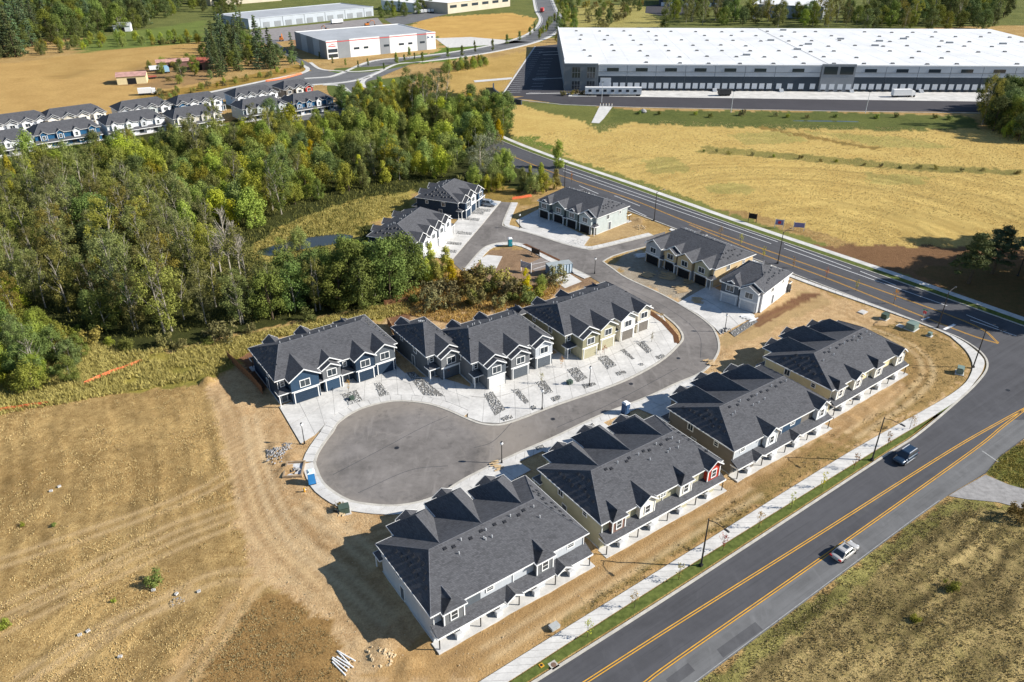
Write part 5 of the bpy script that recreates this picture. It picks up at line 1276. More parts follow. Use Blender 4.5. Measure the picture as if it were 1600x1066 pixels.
rfm = MB(); rfm.poly([(0.4,0.3,WHH-0.33),(WL_,0.3,WHH-0.33),(WL_,back,WHH-0.33),(0.4,back,WHH-0.33)]); wroof = rfm.build('roof', M_WROOF, wh)
MB().box(0.0, 0.45, 0, back, WHH-0.5, WHH+0.25).build('parapet', M_PANW, wroof)
MB().box(front_s(934), WL_, 0.0, 0.4, WHH-0.6, WHH).build('parapet', M_PANW, wroof)
sO = front_s(933)
MB().box(-0.3, sO, -1.2, 9, 0, WHH+0.2).build('office_wall', mat('panel_office', (0.17,0.185,0.195), .75, .08, .2), wh)
MB().box(-0.35, sO+.05, -1.3, 9.1, WHH+0.2, WHH+0.6).build('office_cornice', M_PANW, wh)
MB().box(-0.05, 0.35, 9, back, 0, WHH-0.5).build('side_wall', M_PANG, wh)
for a, b in ((893,906),(916,929)):
    sa, sb = front_s(a), front_s(b)
    for z0_, z1_ in ((0.8,4.6),(6.2,11.2)):
        wo = MB().box(sa, sb, -1.3, -1.2, z0_, z1_).build('office_window', M_GLASS, wh)
        fr = MB()
        for i in range(4): x = sa+(sb-sa)*i/3; fr.box(x-.08, x+.08, -1.36, -1.3, z0_, z1_)
        fr.box(sa, sb, -1.36, -1.3, (z0_+z1_)/2-.08, (z0_+z1_)/2+.08); fr.build('mullion', M_PANG, wo)
pan_px = [934,978.5,1023,1068.5,1114,1160,1206,1276,1328,1375,1424,1473,1522,1571,1620,1670,1720,1760]
for i, (a, b) in enumerate(zip(pan_px, pan_px[1:])):
    sa, sb = front_s(a)+.12, front_s(b)-.12; dark_feature = a == 1276
    zl = WHH*0.55
    MB().box(sa, sb, 0.0 if not dark_feature else -0.8, .36, 0, zl).build('lower_panel', M_PANG if dark_feature else M_PAND, wh)
    MB().box(sa, sb, 0.02 if not dark_feature else -0.8, .36, zl+.03, WHH-0.62 if not dark_feature else WHH+.5).build('upper_panel', M_PANG if dark_feature else M_PANL, wh)
    if dark_feature:
        for t0, t1 in ((.06,.46),(.54,.94)):
            wo = MB().box(sa+(sb-sa)*t0, sa+(sb-sa)*t1, -.9, -.8, WHH*.66, WHH*.95).build('clerestory_window', M_GLASS, wh)
    else:
        MB().box(sa, sb, -0.06, 0.02, WHH*.70, WHH*.73).build('reveal_band', M_PANG, wh)
        c = (sa+sb)/2; hw = 2.9
        wo = MB().box(c-hw, c+hw, -.06, .02, WHH*.735, WHH*.86).build('clerestory_window', M_GLASS, wh)
    for k in range(4):
        c = sa+(sb-sa)*(k+.5)/4
        d_ = MB().box(c-1.25, c+1.25, -.12 if not dark_feature else -.92, .02 if not dark_feature else -.8, 1.1, 3.7).build('dock_door', M_DOORW, wh)
        MB().box(c-.9, c+.9, -.55 if not dark_feature else -1.3, -.12 if not dark_feature else -.92, .5, 1.0).build('dock_bumper', M_BLACK, d_)
c = front_s(946); MB().box(c-2.6, c+2.6, -.15, .02, 0, 6.0).build('drive_in_door', M_DOORW, wh)
for px in (1116,1219,1327,1434,1545):           # stairs beside the docks
    c = front_s(px); sb_ = MB()
    for k in range(5): sb_.box(c-1.0, c+1.0, -2.6+k*.4, -2.2+k*.4, 0, .25*(k+1))
    sb_.box(c-1.0, c+1.0, -.6, -.1, 0, 1.3); sb_.build('stair', M_METAL, wh)
for i in range(1, 26): MB().box(WL_*i/26-.05, WL_*i/26+.05, .5, back-.4, WHH-.33, WHH-.30).build('roof_seam', M_PANW, wroof)
skm = MB().hexa([(-.9,-.7,0),(.9,-.7,0),(.9,.7,0),(-.9,.7,0),(-.7,-.5,.6),(.7,-.5,.6),(.7,.5,.6),(-.7,.5,.6)]).mesh('roof_hatch', mat('hatch_grey', (.14,.14,.14), .6, .2))
for i in range(18):
    for j in range(7):
        x = sO*.72+i*(WL_-sO)/17.5+rng.uniform(-1.2,1.2)+(2.5 if j % 2 else 0); y = 5+j*back/7.2+rng.uniform(-2,2)
        if x < WL_-3 and rng.random() < .88: link('roof_hatch', skm, wroof, (x, y, WHH-.34))
for i in range(12):
    a = (rng.uniform(20, WL_-10), rng.uniform(8, back-8)); MB().box(a[0]-1.8, a[0]+1.8, a[1]-.7, a[1]+.7, WHH-.33, WHH+.5).build('roof_unit', M_PANG, wroof)
MB().box(front_s(1290)+.1, front_s(1290)+.25, .5, back-1, WHH-.32, WHH-.24).build('expansion_joint', mat('joint', (.2,.2,.2)), wroof)
def industrial(label, a, b, depth, top_py, wall, roofm, name='warehouse', extra=None, h=None):
    p, q_ = G(*a), G(*b); Lx = math.dist(p, q_); an = math.atan2(q_[1]-p[1], q_[0]-p[0]); hh = h or height_at(a, top_py)
    o = thing(name, label, 'warehouse', (p[0], p[1], 0), an)
    MB().box(0, Lx, 0, depth, -.2, hh-.5).build('wall', wall, o)
    r_ = MB().poly([(-.2,-.2,hh-.42),(Lx+.2,-.2,hh-.42),(Lx+.2,depth+.2,hh-.42),(-.2,depth+.2,hh-.42)]).build('roof', roofm, o)
    for bx_ in ((-.25,Lx+.25,-.25,.15),(-.25,Lx+.25,depth-.15,depth+.25),(-.25,.15,.15,depth-.15),(Lx-.15,Lx+.25,.15,depth-.15)): MB().box(*bx_, hh-.5, hh).build('parapet', wall, r_)
    if extra: extra(o, Lx, hh, depth)
    return o
M_RED = mat('sign_red', (0.55,0.04,0.04), .6, .1); M_NAVYP = mat('sign_navy', (0.03,0.05,0.15), .6, .1)
def logo_extra(o, Lx, hh, dp):
    for k, (t0, t1, m_) in enumerate(((0,.095,M_PANW),(.095,.2,M_PANG),(.2,.47,M_PANW),(.47,.56,M_PANG),(.56,.82,M_PANW),(.82,.91,M_PANG),(.91,1,M_PANW))):
        MB().box(Lx*t0+.06, Lx*t1-.06, -.35, 0, 0, hh+.35-(.25 if k % 2 else 0)).build('wall_panel', m_, o)
    for k in range(5): MB().box(-.3, 0, dp*k/5+.1, dp*(k+1)/5-.1, 0, hh+.05).build('wall_panel', [M_PANG, M_PANL][k % 2], o)
    MB().box(.1, Lx-.1, -.42, -.36, hh-.75, hh-.35).build('red_stripe', M_RED, o)
    for t_ in (.25, .33, .52, .66, .74, .86): 
        wo = MB().box(Lx*t_-1.2 if t_ not in (.33,.74) else Lx*t_-.6, Lx*t_+2.4, -.42, -.36, hh*.42, hh*.54).build('window', M_GLASS, o)
    for z_ in (.8, hh*.36): MB().box(.8, Lx*.09, -.45, -.36, z_, z_+hh*.2).build('window', M_GLASS, o)
    # red emblem: swoosh over a line of lettering; dark emblem at the other end
    sg = MB(); zc = hh*.74
    sg.poly([(.8,-.43,zc),(3.6,-.43,zc+.9),(6.0,-.43,zc+.35),(3.6,-.43,zc+.5)][::-1]); sg.box(1.2, 5.8, -.43, -.36, zc-.6, zc-.15); sg.build('emblem', M_RED, o)
    for t_ in (.925, .965): MB().poly([(Lx*t_-1.0,-.43,hh*.66),(Lx*t_+1.2,-.43,hh*.72),(Lx*t_+.2,-.43,hh*.78)]).poly([(Lx*t_-.7,-.44,hh*.74),(Lx*t_+.7,-.44,hh*.76),(Lx*t_-.3,-.44,hh*.81)]).build('emblem', M_NAVYP, o)
industrial('white warehouse with grey panels, a red roof stripe and a red emblem', (512,93), (681,76.5), math.dist(G(512,93), G(470,75)), 65, M_PANW, M_GROOF, extra=logo_extra)
def docks(m_, n, z1_=3.6, hgt=None):
    def f(o, Lx, hh, dp):
        for k in range(n):
            c = Lx*(k+.5)/n; MB().box(c-Lx/n*.28, c+Lx/n*.28, -.15, 0, .3, min(z1_, hh*.7)).build('dock_door', m_, o)
        for k in range(n//2): MB().box(Lx*(k+.5)/(n//2)-.1, Lx*(k+.5)/(n//2)+.1, -.2, 0, 0, hh).build('pilaster', M_PANG, o)
    return f
def strip_windows(n, m_=M_GLASS):
    def f(o, Lx, hh, dp):
        for k in range(n): c = Lx*(k+.5)/n; MB().box(c-Lx/n*.3, c+Lx/n*.3, -.12, 0, hh*.5, hh*.75).build('window', m_, o)
    return f
industrial('long low grey metal warehouse with grey roof behind the earthworks', (390,46), (584,25), 46, 0, M_PANL, M_GROOF, extra=docks(M_PANG, 12, 4), h=7.5)
industrial('low beige building with dark window strip at the top edge', (330,10), (440,1), 40, 0, M_PANB, M_GROOF, extra=strip_windows(8), h=8.5)
industrial('second beige building beside the boulevard at the top edge', (700,22), (797,10), 40, 0, M_PANB, M_PANW, extra=strip_windows(6), h=9)
industrial('pale low warehouse with parked white vans at its side', (648,20), (700,14), 45, 0, M_PANW, M_WROOF, extra=docks(M_PANG, 4), h=8)
industrial('pale blue warehouse with white roof behind the tree belt', (1174,26), (1284,31), 70, 0, M_PANL, M_WROOF, extra=docks(M_DOORW, 9), h=10)
industrial('blue-grey warehouse with dark yard beyond the waste ground', (1030,10), (1150,12), 60, 0, M_PAND, M_WROOF, extra=docks(M_DOORW, 10), h=10)
# farm
def shed(label, px, rot, w, d, h, wallm, roofm, name='shed', cat='shed', rise=1.2):
    x, y = G(*px); o = thing(name, label, cat, (x, y, 0), rot)
    MB().box(0, w, 0, d, -.1, h).poly([(0,0,h),(0,d,h),(0,d/2,h+rise)]).poly([(w,0,h),(w,d/2,h+rise),(w,d,h)]).build('wall', wallm, o)
    MB().poly([(-.4,-.5,h-.1),(w+.4,-.5,h-.1),(w+.4,d/2,h+rise+.12),(-.4,d/2,h+rise+.12)]).poly([(w+.4,d+.5,h-.1),(-.4,d+.5,h-.1),(-.4,d/2,h+rise+.12),(w+.4,d/2,h+rise+.12)]).build('roof', roofm, o)
    MB().box(w*.35, w*.65, -.06, 0, 0, h*.75).build('barn_door', M_DARK, o); return o
M_REDROOF = mat('rusty_red_roof', (0.30,0.085,0.055), .8, .35, .6); M_PINKROOF = mat('faded_red_roof', (.42,.24,.20), .8, .3, .6)
shed('cream farm shed with a faded red metal roof', (184,133), R(20), 14, 11, 4, PAL['cream'], M_PINKROOF)
shed('small farm house with a bright red roof among firs', (298,110), R(10), 10, 9, 4, PAL['brown'], M_REDROOF, 'farm_house', 'house', 2)
shed('long low farm outbuilding with faded roof beside the blue trailer', (246,107), R(25), 18, 6, 3, PAL['brown'], M_PINKROOF)
shed('white farm house half hidden in the far trees', (178,50), R(15), 12, 8, 4, PAL['white'], M_GROOF, 'farm_house', 'house', 2)
shed('pale blue farm house in the far woods', (120,32), R(10), 14, 9, 4, PAL['lightgrey'], M_GROOF, 'farm_house', 'house', 2)
# ------------------------------------------------------------------ street furniture, vehicles, site clutter
def street_light(px, toward, label, H=8.4, arm=2.6):
    x, y = G(*px); o = thing('street_light', label, 'street light', (x, y, .08), toward, 'tall black street lights')
    MB().box(-.22, .22, -.22, .22, 0, .35).build('base', M_BLACK, o)
    MB().tube([(0,0,.3),(0,0,H)], [.13,.08], 8).build('pole', M_BLACK, o)
    MB().tube([(0,0,H-.3),(arm*.4,0,H+.15),(arm,0,H+.25)], [.06,.05,.045], 6).build('arm', M_BLACK, o)
    MB().hexa([(arm-.1,-.16,H+.17),(arm+.75,-.16,H+.17),(arm+.75,.16,H+.17),(arm-.1,.16,H+.17),(arm,-.1,H+.34),(arm+.65,-.1,H+.30),(arm+.65,.1,H+.30),(arm,.1,H+.34)]).build('lamp_head', M_BLACK, o)
street_light((1095,885), R(-55), 'black street light with curved arm beside the beige row')
street_light((1362,720), R(-55), 'black street light with arm beside the taupe row')
street_light((1520,575), R(-20), 'black street light at the bend of the pavement corner')
street_light((1465,513), R(40), 'black street light where the field road meets the corner')
street_light((1215,412), R(37), 'black street light behind the white two-unit townhouse')
street_light((1022,345), R(37), 'black street light behind the green-grey row')
street_light((882,296), R(37), 'black street light near the trees at the street end')
street_light((1590,432), R(217), 'black street light on the pine side of the field road')
M_GLOBE = mat('lamp_globe', (0.8,0.8,0.78), .3, .03)
def post_lamp(px, label):
    x, y = G(*px); o = thing('post_lamp', label, 'street light', (x, y, .08), 0, 'short post lamps on the inner street')
    MB().tube([(0,0,0),(0,0,.5)], [.17,.12], 8).build('base', M_BLACK, o)
    MB().tube([(0,0,.45),(0,0,3.6)], [.08,.06], 8).build('post', M_BLACK, o)
    MB().tube([(0,0,3.55),(0,0,3.65),(0,0,3.85),(0,0,4.05),(0,0,4.15)], [.1,.2,.26,.2,.05], 8).build('lantern', M_GLOBE, o)
    MB().tube([(0,0,4.12),(0,0,4.2),(0,0,4.32)], [.2,.12,.02], 8).build('cap', M_BLACK, o)
for p, l in (((784,724),'post lamp at the near kerb of the turning circle'),((921,603),'post lamp in a rock bed by the olive row driveways'),((1132,519),'post lamp beside the white two-unit driveway'),((929,428),'post lamp by the street behind the olive row'),((812,357),'post lamp in front of the green-grey row'),((476,694),'post lamp by the blue row driveway'),((847,640),'thin post lamp at the bend in front of the grey row')): post_lamp(p, l)
# --- vehicles
M_TYRE = mat('tyre', (.015,.015,.016), .85, .1); M_RIM = mat('rim', (.4,.4,.41), .35, .1, 2, .5, metal=.8)
M_TAIL = mat('tail_lamp', (.35,.02,.02), .3, .05); M_HEAD = mat('head_lamp', (.75,.76,.78), .2, .03)
def paint(name, col):
    m_, t_, b_, _ = nt(name); b_.inputs['Base Color'].default_value = c4(col); b_.inputs['Roughness'].default_value = .28; b_.inputs['Metallic'].default_value = .25; b_.inputs['Coat Weight'].default_value = .6; return m_
def car(px, rot, label, pm, kind='sedan', z=.02):
    x, y = G(*px); o = thing('car', label, 'car', (x, y, z), rot)
    if kind == 'sedan': Lc, W, zt, belt = 4.85, 1.84, 1.45, .92; st = [(-2.42,.42,.80,.78),(-2.25,.30,.95,.86),(-1.3,.24,.97,.91),(0,.22,.93,.92),(1.1,.24,.92,.91),(2.1,.28,.76,.84),(2.42,.40,.62,.72)]; cab = (-1.95,-1.2,.45,1.3)
    else: Lc, W, zt, belt = 4.9, 1.95, 1.8, 1.08; st = [(-2.42,.45,1.02,.86),(-2.35,.34,1.08,.93),(-1.3,.28,1.10,.97),(0,.26,1.08,.97),(1.2,.28,1.06,.96),(2.2,.32,.95,.90),(2.45,.45,.80,.78)]; cab = (-2.3,-2.0,.55,1.25)
    mb = MB(); n0 = 0; K = 8
    for (sx, zb, ztop, hw) in st:
        mb.v += [(sx,-hw*.92,zb),(sx,-hw,zb+.12),(sx,-hw*.99,(zb+ztop)/2+.06),(sx,-hw*.86,ztop),(sx,hw*.86,ztop),(sx,hw*.99,(zb+ztop)/2+.06),(sx,hw,zb+.12),(sx,hw*.92,zb)]
    for i in range(len(st)-1):
        for k in range(K): a = i*K; k2 = (k+1) % K; mb.f.append((a+k, a+K+k, a+K+k2, a+k2)); mb.m.append(0)
    mb.f.append(tuple(range(K))); mb.m.append(0); mb.f.append(tuple(range((len(st)-1)*K, len(st)*K))[::-1]); mb.m.append(0)
    bo = mb.build('body', pm, o)
    bo.data.polygons.foreach_set('use_smooth', [True]*len(bo.data.polygons)); sm_ = bo.modifiers.new('round', 'SUBSURF'); sm_.levels = 2; sm_.render_levels = 2
    x0, x1, x2, x3 = cab; w1, w2 = W/2*.90, W/2*.74; zb = belt-.05
    lo_ = [(x0,-w1,zb),(x3,-w1,zb),(x3,w1,zb),(x0,w1,zb)]; hi_ = [(x1,-w2,zt-.06),(x2,-w2,zt-.06),(x2,w2,zt-.06),(x1,w2,zt-.06)]
    tp = [(x1+.14,-w2*.86,zt),(x2-.14,-w2*.86,zt),(x2-.14,w2*.86,zt),(x1+.14,w2*.86,zt)]
    MB().hexa(lo_+hi_).hexa(hi_+tp).build('cabin', pm, o)
    if kind == 'sedan': MB().box(-.45, .25, -.36, .36, zt-.005, zt+.012).build('sunroof', M_GLASS, o)
    else:
        for sg in (-1, 1): MB().box(x1+.2, x2-.2, sg*w2*.88-.03, sg*w2*.88+.03, zt, zt+.07).build('roof_rail', M_METAL, o); MB().box(-1.2, 1.2, sg*W/2*.985-.02, sg*W/2*.985+.03, .34, .42).build('side_sill', M_METAL, o)
    def pane(name_, q_, k0=.06, k1=.94, j0=.1, j1=.9, off=.012):
        a_, b2, c2, d2 = [Vector(v_) for v_ in q_]; n_ = (b2-a_).cross(d2-a_).normalized()*off
        f_ = lambda u_, v_: (a_*(1-u_)+b2*u_)*(1-v_)+(d2*(1-u_)+c2*u_)*v_+n_
        MB().poly([f_(k0,j0), f_(k1,j0), f_(k1,j1), f_(k0,j1)]).build(name_, M_GLASS, o)
    pane('windscreen', (lo_[1],lo_[2],hi_[2],hi_[1])); pane('rear_window', (lo_[3],lo_[0],hi_[0],hi_[3]))
    for sg in (-1, 1):
        q_ = (lo_[0],lo_[1],hi_[1],hi_[0]) if sg < 0 else (lo_[2],lo_[3],hi_[3],hi_[2])
        pane('side_window', q_, .12, .47); pane('side_window', q_, .52, .88)
        MB().box(x3-.25, x3-.05, sg*(W/2+.02)-.09, sg*(W/2+.02)+.09, belt-.02, belt+.14).build('mirror', pm, o)
        MB().box(Lc/2-.26, Lc/2-.1, sg*.52-.14, sg*.52+.14, .56, .68).build('headlight', M_HEAD, o)
        MB().box(-Lc/2-.01, -Lc/2+.2, sg*.66-.2, sg*.66+.2, .62, .82).build('tail_light', M_TAIL, o)
        for wx in (-1.42, 1.45):
            r_ = .34 if kind == 'sedan' else .39
            w_ = MB().tube([(wx,sg*(W/2-.22),r_-.02),(wx,sg*(W/2-.005),r_-.02)], r_, 16).build('wheel', M_TYRE, o)
            MB().tube([(wx,sg*(W/2-.02),r_-.02),(wx,sg*(W/2+.012),r_-.02)], r_*.62, 12).build('rim', M_RIM, w_)
    return o
car((1319,866), R(36.5), 'silver sedan with sunroof driving on the through road', paint('paint_silver', (.46,.44,.41)), 'sedan')
car((1413,718), R(216), 'dark blue SUV driving past the taupe row', paint('paint_darkblue', (.015,.035,.065)), 'suv')
car((764,322), R(-22), 'silver-blue SUV parked in front of the navy row', paint('paint_greyblue', (.28,.32,.37)), 'suv', .1)
car((712,178), R(20), 'white car waiting near the street junction beyond the wood', paint('paint_white', (.75,.75,.75)), 'suv') if False else None
car((543,175), R(60), 'white car by the green corner lawn beyond the wood', paint('paint_white', (.75,.75,.75)), 'suv', .05)
def truck(px, rot, label, Lt, H, colm, cabm=None, name='truck', cat='truck'):
    x, y = G(*px); o = thing(name, label, cat, (x, y, .04), rot)
    MB().box(0, Lt, -1.25, 1.25, .9, H).build('box_body', colm, o); MB().box(.2, Lt-.2, -.9, .9, .55, .9).build('chassis', M_BLACK, o)
    if cabm:
        MB().hexa([(Lt+.15,-1.2,.6),(Lt+2.4,-1.15,.6),(Lt+2.4,1.15,.6),(Lt+.15,1.2,.6),(Lt+.15,-1.1,2.9),(Lt+1.7,-1.05,2.8),(Lt+1.7,1.05,2.8),(Lt+.15,1.1,2.9)]).build('cab', cabm, o)
        MB().poly([(Lt+2.27,-1,1.6),(Lt+2.27,1,1.6),(Lt+1.85,1,2.6),(Lt+1.85,-1,2.6)]).build('windscreen', M_GLASS, o)
    for wx in (1.0, 2.1, Lt-1, Lt+1.5 if cabm else Lt-2):
        for sg in (-1, 1): MB().tube([(wx,sg*.95,.5),(wx,sg*1.25,.5)], .5, 10).build('wheel', M_TYRE, o)
    return o
WHT = mat('trailer_white', (.72,.72,.71), .5, .06)
t1 = truck((914,149.5), R(-1.5), 'long white site office trailer parked before the dock doors', 27, 4.0, WHT, name='office_trailer', cat='trailer')
for k in range(7): MB().box(1.5+k*3.6, 3.0+k*3.6, -1.32, -1.25, 2.0, 3.1).build('window', M_GLASS, t1)
truck((1122,150), R(8), 'dark dump trailer standing on the loading apron', 6, 3, M_BLACK, name='dump_trailer', cat='trailer')
truck((1393,152), R(5), 'white box truck with orange top stripe on the loading apron', 9, 3.6, WHT, WHT)
truck((846,20), R(80), 'red box truck driving on the boulevard', 8, 3.6, mat('truck_red', (.45,.05,.05), .5), WHT)
truck((217,149), R(20), 'white box van parked behind the far grey and white row', 6, 3.2, WHT, WHT, 'van', 'van')
truck((262,115), R(120), 'blue and white camper trailer in the farm yard', 7, 3.2, mat('camper_blue', (.25,.42,.55), .5), name='camper_trailer', cat='trailer')
truck((234,112), R(30), 'cream camper trailer beside the farm outbuilding', 6, 2.8, WHT, name='camper_trailer', cat='trailer')
truck((226,124), R(30), 'rusty flatbed by the cream farm shed', 6, 1.4, M_REDROOF, name='flatbed_trailer', cat='trailer')
truck((518,38), R(40), 'white storage trailer beside the low grey warehouse', 10, 3.4, WHT, name='storage_trailer', cat='trailer')
truck((1166,31), R(10), 'white van beside the pale blue warehouse', 6, 3, WHT, WHT, 'van', 'van')
for i in range(5): truck((655+i*5.2, 22-i*.5), R(100), ORD[i]+' white van in the row beside the pale low warehouse', 6, 2.8, WHT, WHT, 'van', 'van')
def digger(px, rot, label):
    x, y = G(*px); o = thing('excavator', label, 'excavator', (x, y, 0), rot); M_O = mat('digger_orange', (.5,.16,.03), .6, .2)
    for sg in (-1, 1): MB().box(-1.8, 1.8, sg*1.1-.3, sg*1.1+.3, 0, .8).build('track', M_BLACK, o)
    MB().box(-1.9, 1.3, -1.2, 1.2, .9, 2.1).build('house', M_O, o); MB().box(.2, 1.4, .1, 1.2, 2.1, 3.1).build('cab', M_GLASS, o)
    MB().tube([(1.2,-.2,1.8),(3.4,-.2,4.2),(5.8,-.2,3.4)], [.3,.28,.22], 4).tube([(5.8,-.2,3.4),(6.2,-.2,.8)], [.22,.15], 4).build('boom', M_O, o)
    MB().hexa([(5.7,-.7,.1),(6.6,-.7,.2),(6.6,.3,.2),(5.7,.3,.1),(5.9,-.7,1),(6.8,-.7,1),(6.8,.3,1),(5.9,.3,1)]).build('bucket', M_BLACK, o)
digger((574,41), R(30), 'orange excavator on the earthworks behind the logo warehouse'); digger((512,50), R(150), 'second excavator beside the piled earth'); digger((440,64), R(100), 'small orange excavator by the side street')
# --- site cabins, toilets, container
def toilet(px, rot, label, m_, roofm):
    x, y = G(*px); o = thing('portable_toilet', label, 'portable toilet', (x, y, .09), rot, 'portable toilets')
    MB().box(-.58, .58, -.58, .58, 0, .12).build('base', M_BLACK, o)
    MB().hexa([(-.55,-.55,.12),(.55,-.55,.12),(.55,.55,.12),(-.55,.55,.12),(-.5,-.5,2.1),(.5,-.5,2.1),(.5,.5,2.1),(-.5,.5,2.1)]).build('cabin', m_, o)
    MB().hexa([(-.58,-.58,2.1),(.58,-.58,2.1),(.58,.58,2.1),(-.58,.58,2.1),(-.35,-.4,2.34),(.35,-.4,2.34),(.35,.4,2.34),(-.35,.4,2.34)]).build('roof', roofm, o)
    d_ = MB().box(-.36, .36, -.6, -.535, .2, 1.98).build('door', m_, o); MB().box(.22, .3, -.64, -.6, 1.0, 1.2).build('handle', M_TRIM, d_)
    MB().tube([(.3,.4,2.1),(.3,.4,2.6)], .05, 6).build('vent_pipe', M_BLACK, o)
toilet((488,755), R(200), 'bright blue portable toilet at the turning circle edge', mat('toilet_blue', (.03,.20,.48), .5, .08), mat('toilet_roof_pale', (.55,.68,.75), .5, .05))
toilet((797,385), R(10), 'teal portable toilet with white roof at the little lot', mat('toilet_teal', (.03,.28,.34), .5, .08), WHT)
toilet((977,646), R(35), 'white roofed portable toilet peeking over the beige row', mat('toilet_navy', (.05,.10,.2), .5), WHT)
x, y = G(858,432.5); ct = thing('shipping_container', 'blue-grey shipping container with ribbed pale doors in the little lot', 'container', (x, y, .03), R(20))
MC = mat('container_blue', (.10,.16,.21), .6, .15); MB().box(0, 6.1, 0, 2.44, .1, 2.5).build('box_body', MC, ct); MB().box(-.05, 6.15, -.05, 2.5, 2.5, 2.58).build('roof', mat('container_roof', (.30,.33,.33), .6, .15), ct)
for i in range(8): MB().box(.15+i*.75, .55+i*.75, -.07, 0, .2, 2.4).build('wall_panel', mat('container_pale', (.50,.60,.68), .6, .1), ct)
MB().box(-.3, 6.4, -.05, 2.5, 0, .1).build('skid', M_BLACK, ct)
def board(px, rot, label, w, h, z0, face, posts=M_TRIM, name='sign_board'):
    x, y = G(*px); o = thing(name, label, 'sign', (x, y, 0), rot)
    for sx in (0, w): MB().box(sx-.07, sx+.07, -.07, .07, -.2, z0+h+.25).build('post', posts, o)
    b_ = MB().box(.08, w-.08, -.04, .04, z0, z0+h).build('panel', face, o); return o, b_
M_SIGNG = mat('sign_grey', (.34,.35,.42), .6, .1); M_SIGNP = mat('sign_purple', (.20,.20,.40), .6, .2)
o_, b_ = board((814,423), R(-36), 'large sign board on white posts facing the little lot', 3.0, 1.6, 1.0, M_SIGNG)
for k in range(3): MB().box(.4, 2.6-.4*k, -.055, -.041, 2.2-.4*k, 2.35-.4*k).build('lettering', M_TRIM, b_)
board((831,398), R(-45), 'dark back of a sign board beside the street pavement', 2.6, 1.3, .7, M_BLACK, M_BLACK)
o_, b_ = board((1169,346), R(-30), 'dark notice board in the gold field', 2.2, 1.5, 1.0, M_DARK, M_BLACK)
o_, b_ = board((1210,356), R(-20), 'notice board with red centre in the gold field', 2.2, 1.5, 1.0, M_SIGNP, M_TRIM); MB().box(.7, 1.5, -.06, -.045, 1.3, 2.1).build('emblem', M_RED, b_)
o_, b_ = board((1239,360), R(-15), 'plain violet notice board in the gold field', 2.8, 1.3, 1.0, M_SIGNP, M_TRIM)
# stop and street-name signs at the corner
x, y = G(1440,505); sp = thing('stop_sign', 'stop sign post at the corner of the field road', 'sign', (x, y, .1), R(40)); MB().tube([(0,0,0),(0,0,2.9)], .04, 6).build('post', M_METAL, sp); MB().tube([(-.02,0,2.5),(.02,0,2.5)], .38, 8).build('plate', M_RED, sp); MB().box(-.02, .02, -.5, .5, 2.95, 3.15).build('name_plate', mat('sign_green', (.02,.2,.1), .5), sp)
# --- utility cabinets
def cabinet(px, rot, label, w, d, h, m_, pad=True):
    x, y = G(*px); o = thing('utility_cabinet', label, 'cabinet', (x, y, 0), rot)
    if pad: MB().box(-w/2-.2, w/2+.2, -d/2-.2, d/2+.2, -.1, .12).build('pad', M_CONC2, o)
    MB().hexa([(-w/2,-d/2,.1),(w/2,-d/2,.1),(w/2,d/2,.1),(-w/2,d/2,.1),(-w/2,-d/2,h*.85),(w/2,-d/2,h*.85),(w/2,d/2,h),(-w/2,d/2,h)]).build('box', m_, o)
    MB().box(-w/2-.03, w/2+.03, -d/2-.03, d/2+.03, h+.0, h+.05).build('lid', m_, o); MB().box(-w/2+.1, -.02, -d/2-.03, -d/2, .2, h*.8).build('door', m_, o); MB().box(.02, w/2-.1, -d/2-.03, -d/2, .2, h*.8).build('door', m_, o)
M_UG = mat('utility_green', (.16,.22,.19), .6, .12)
cabinet((1424,514), R(40), 'largest grey-green transformer cabinet on the bare corner', 2.2, 1.8, 1.5, M_UG); cabinet((1382,498), R(40), 'dark green transformer cabinet near the field road kerb', 1.5, 1.2, 1.2, mat('utility_dark', (.06,.09,.07), .6, .1)); cabinet((1452,525), R(40), 'small green cabinet nearest the pavement curve', .8, .7, .8, M_UG); cabinet((1499,583), R(60), 'pale green cabinet inside the pavement bend', 1.4, 1.1, 1.3, M_UG)
cabinet((866,982), R(35), 'low grey utility box beside the near pavement', 1.2, .8, .55, mat('utility_grey', (.36,.37,.36), .7, .1), False); cabinet((538,800), R(20), 'green transformer cabinet beside the turning circle', 1.5, 1.2, 1.1, mat('utility_dark', (.06,.09,.07)), True)
cabinet((890,600), R(35), 'small dark green cabinet in a driveway rock bed', 1.0, .8, .7, mat('utility_dark', (.06,.09,.07)), False); cabinet((550,625), R(35), 'dark green box in the rock bed before the blue row', .8, .7, .7, mat('utility_dark', (.06,.09,.07)), False)
for i, (p, w_) in enumerate((((1348,488),1.9),((1407,510),1.5))):
    x, y = G(*p); o = thing('vault_lid', ['pale concrete vault lid beside the field road kerb','pale concrete vault lid next to the largest cabinet'][i], 'vault lid', (x, y, 0), R(38)); MB().box(-w_/2, w_/2, -.7, .7, -.1, .14).build('frame', M_CONC, o); MB().box(-w_/2+.15, w_/2-.15, -.55, .55, .14, .16).build('lid', M_CONC2, o)
x, y = G(865,1040); o = thing('catch_basin', 'square manhole lid set in the kerb grass', 'manhole', (x, y, .1), R(35)); MB().box(-.5, .5, -.5, .5, -.05, .03).build('frame', M_CURB, o); MB().tube([(0,0,.02),(0,0,.045)], .33, 14).build('lid', mat('rust_iron', (.16,.10,.07), .8, .2), o)
x, y = G(846,1041); o = thing('valve_cover', 'small yellow valve cover in the kerb grass', 'valve cover', (x, y, .1), R(35)); MB().box(-.26, .26, -.26, .26, -.02, .08).build('box', M_YELLOW, o); MB().tube([(0,0,.08),(0,0,.11)], .16, 10).build('lid', M_BLACK, o)
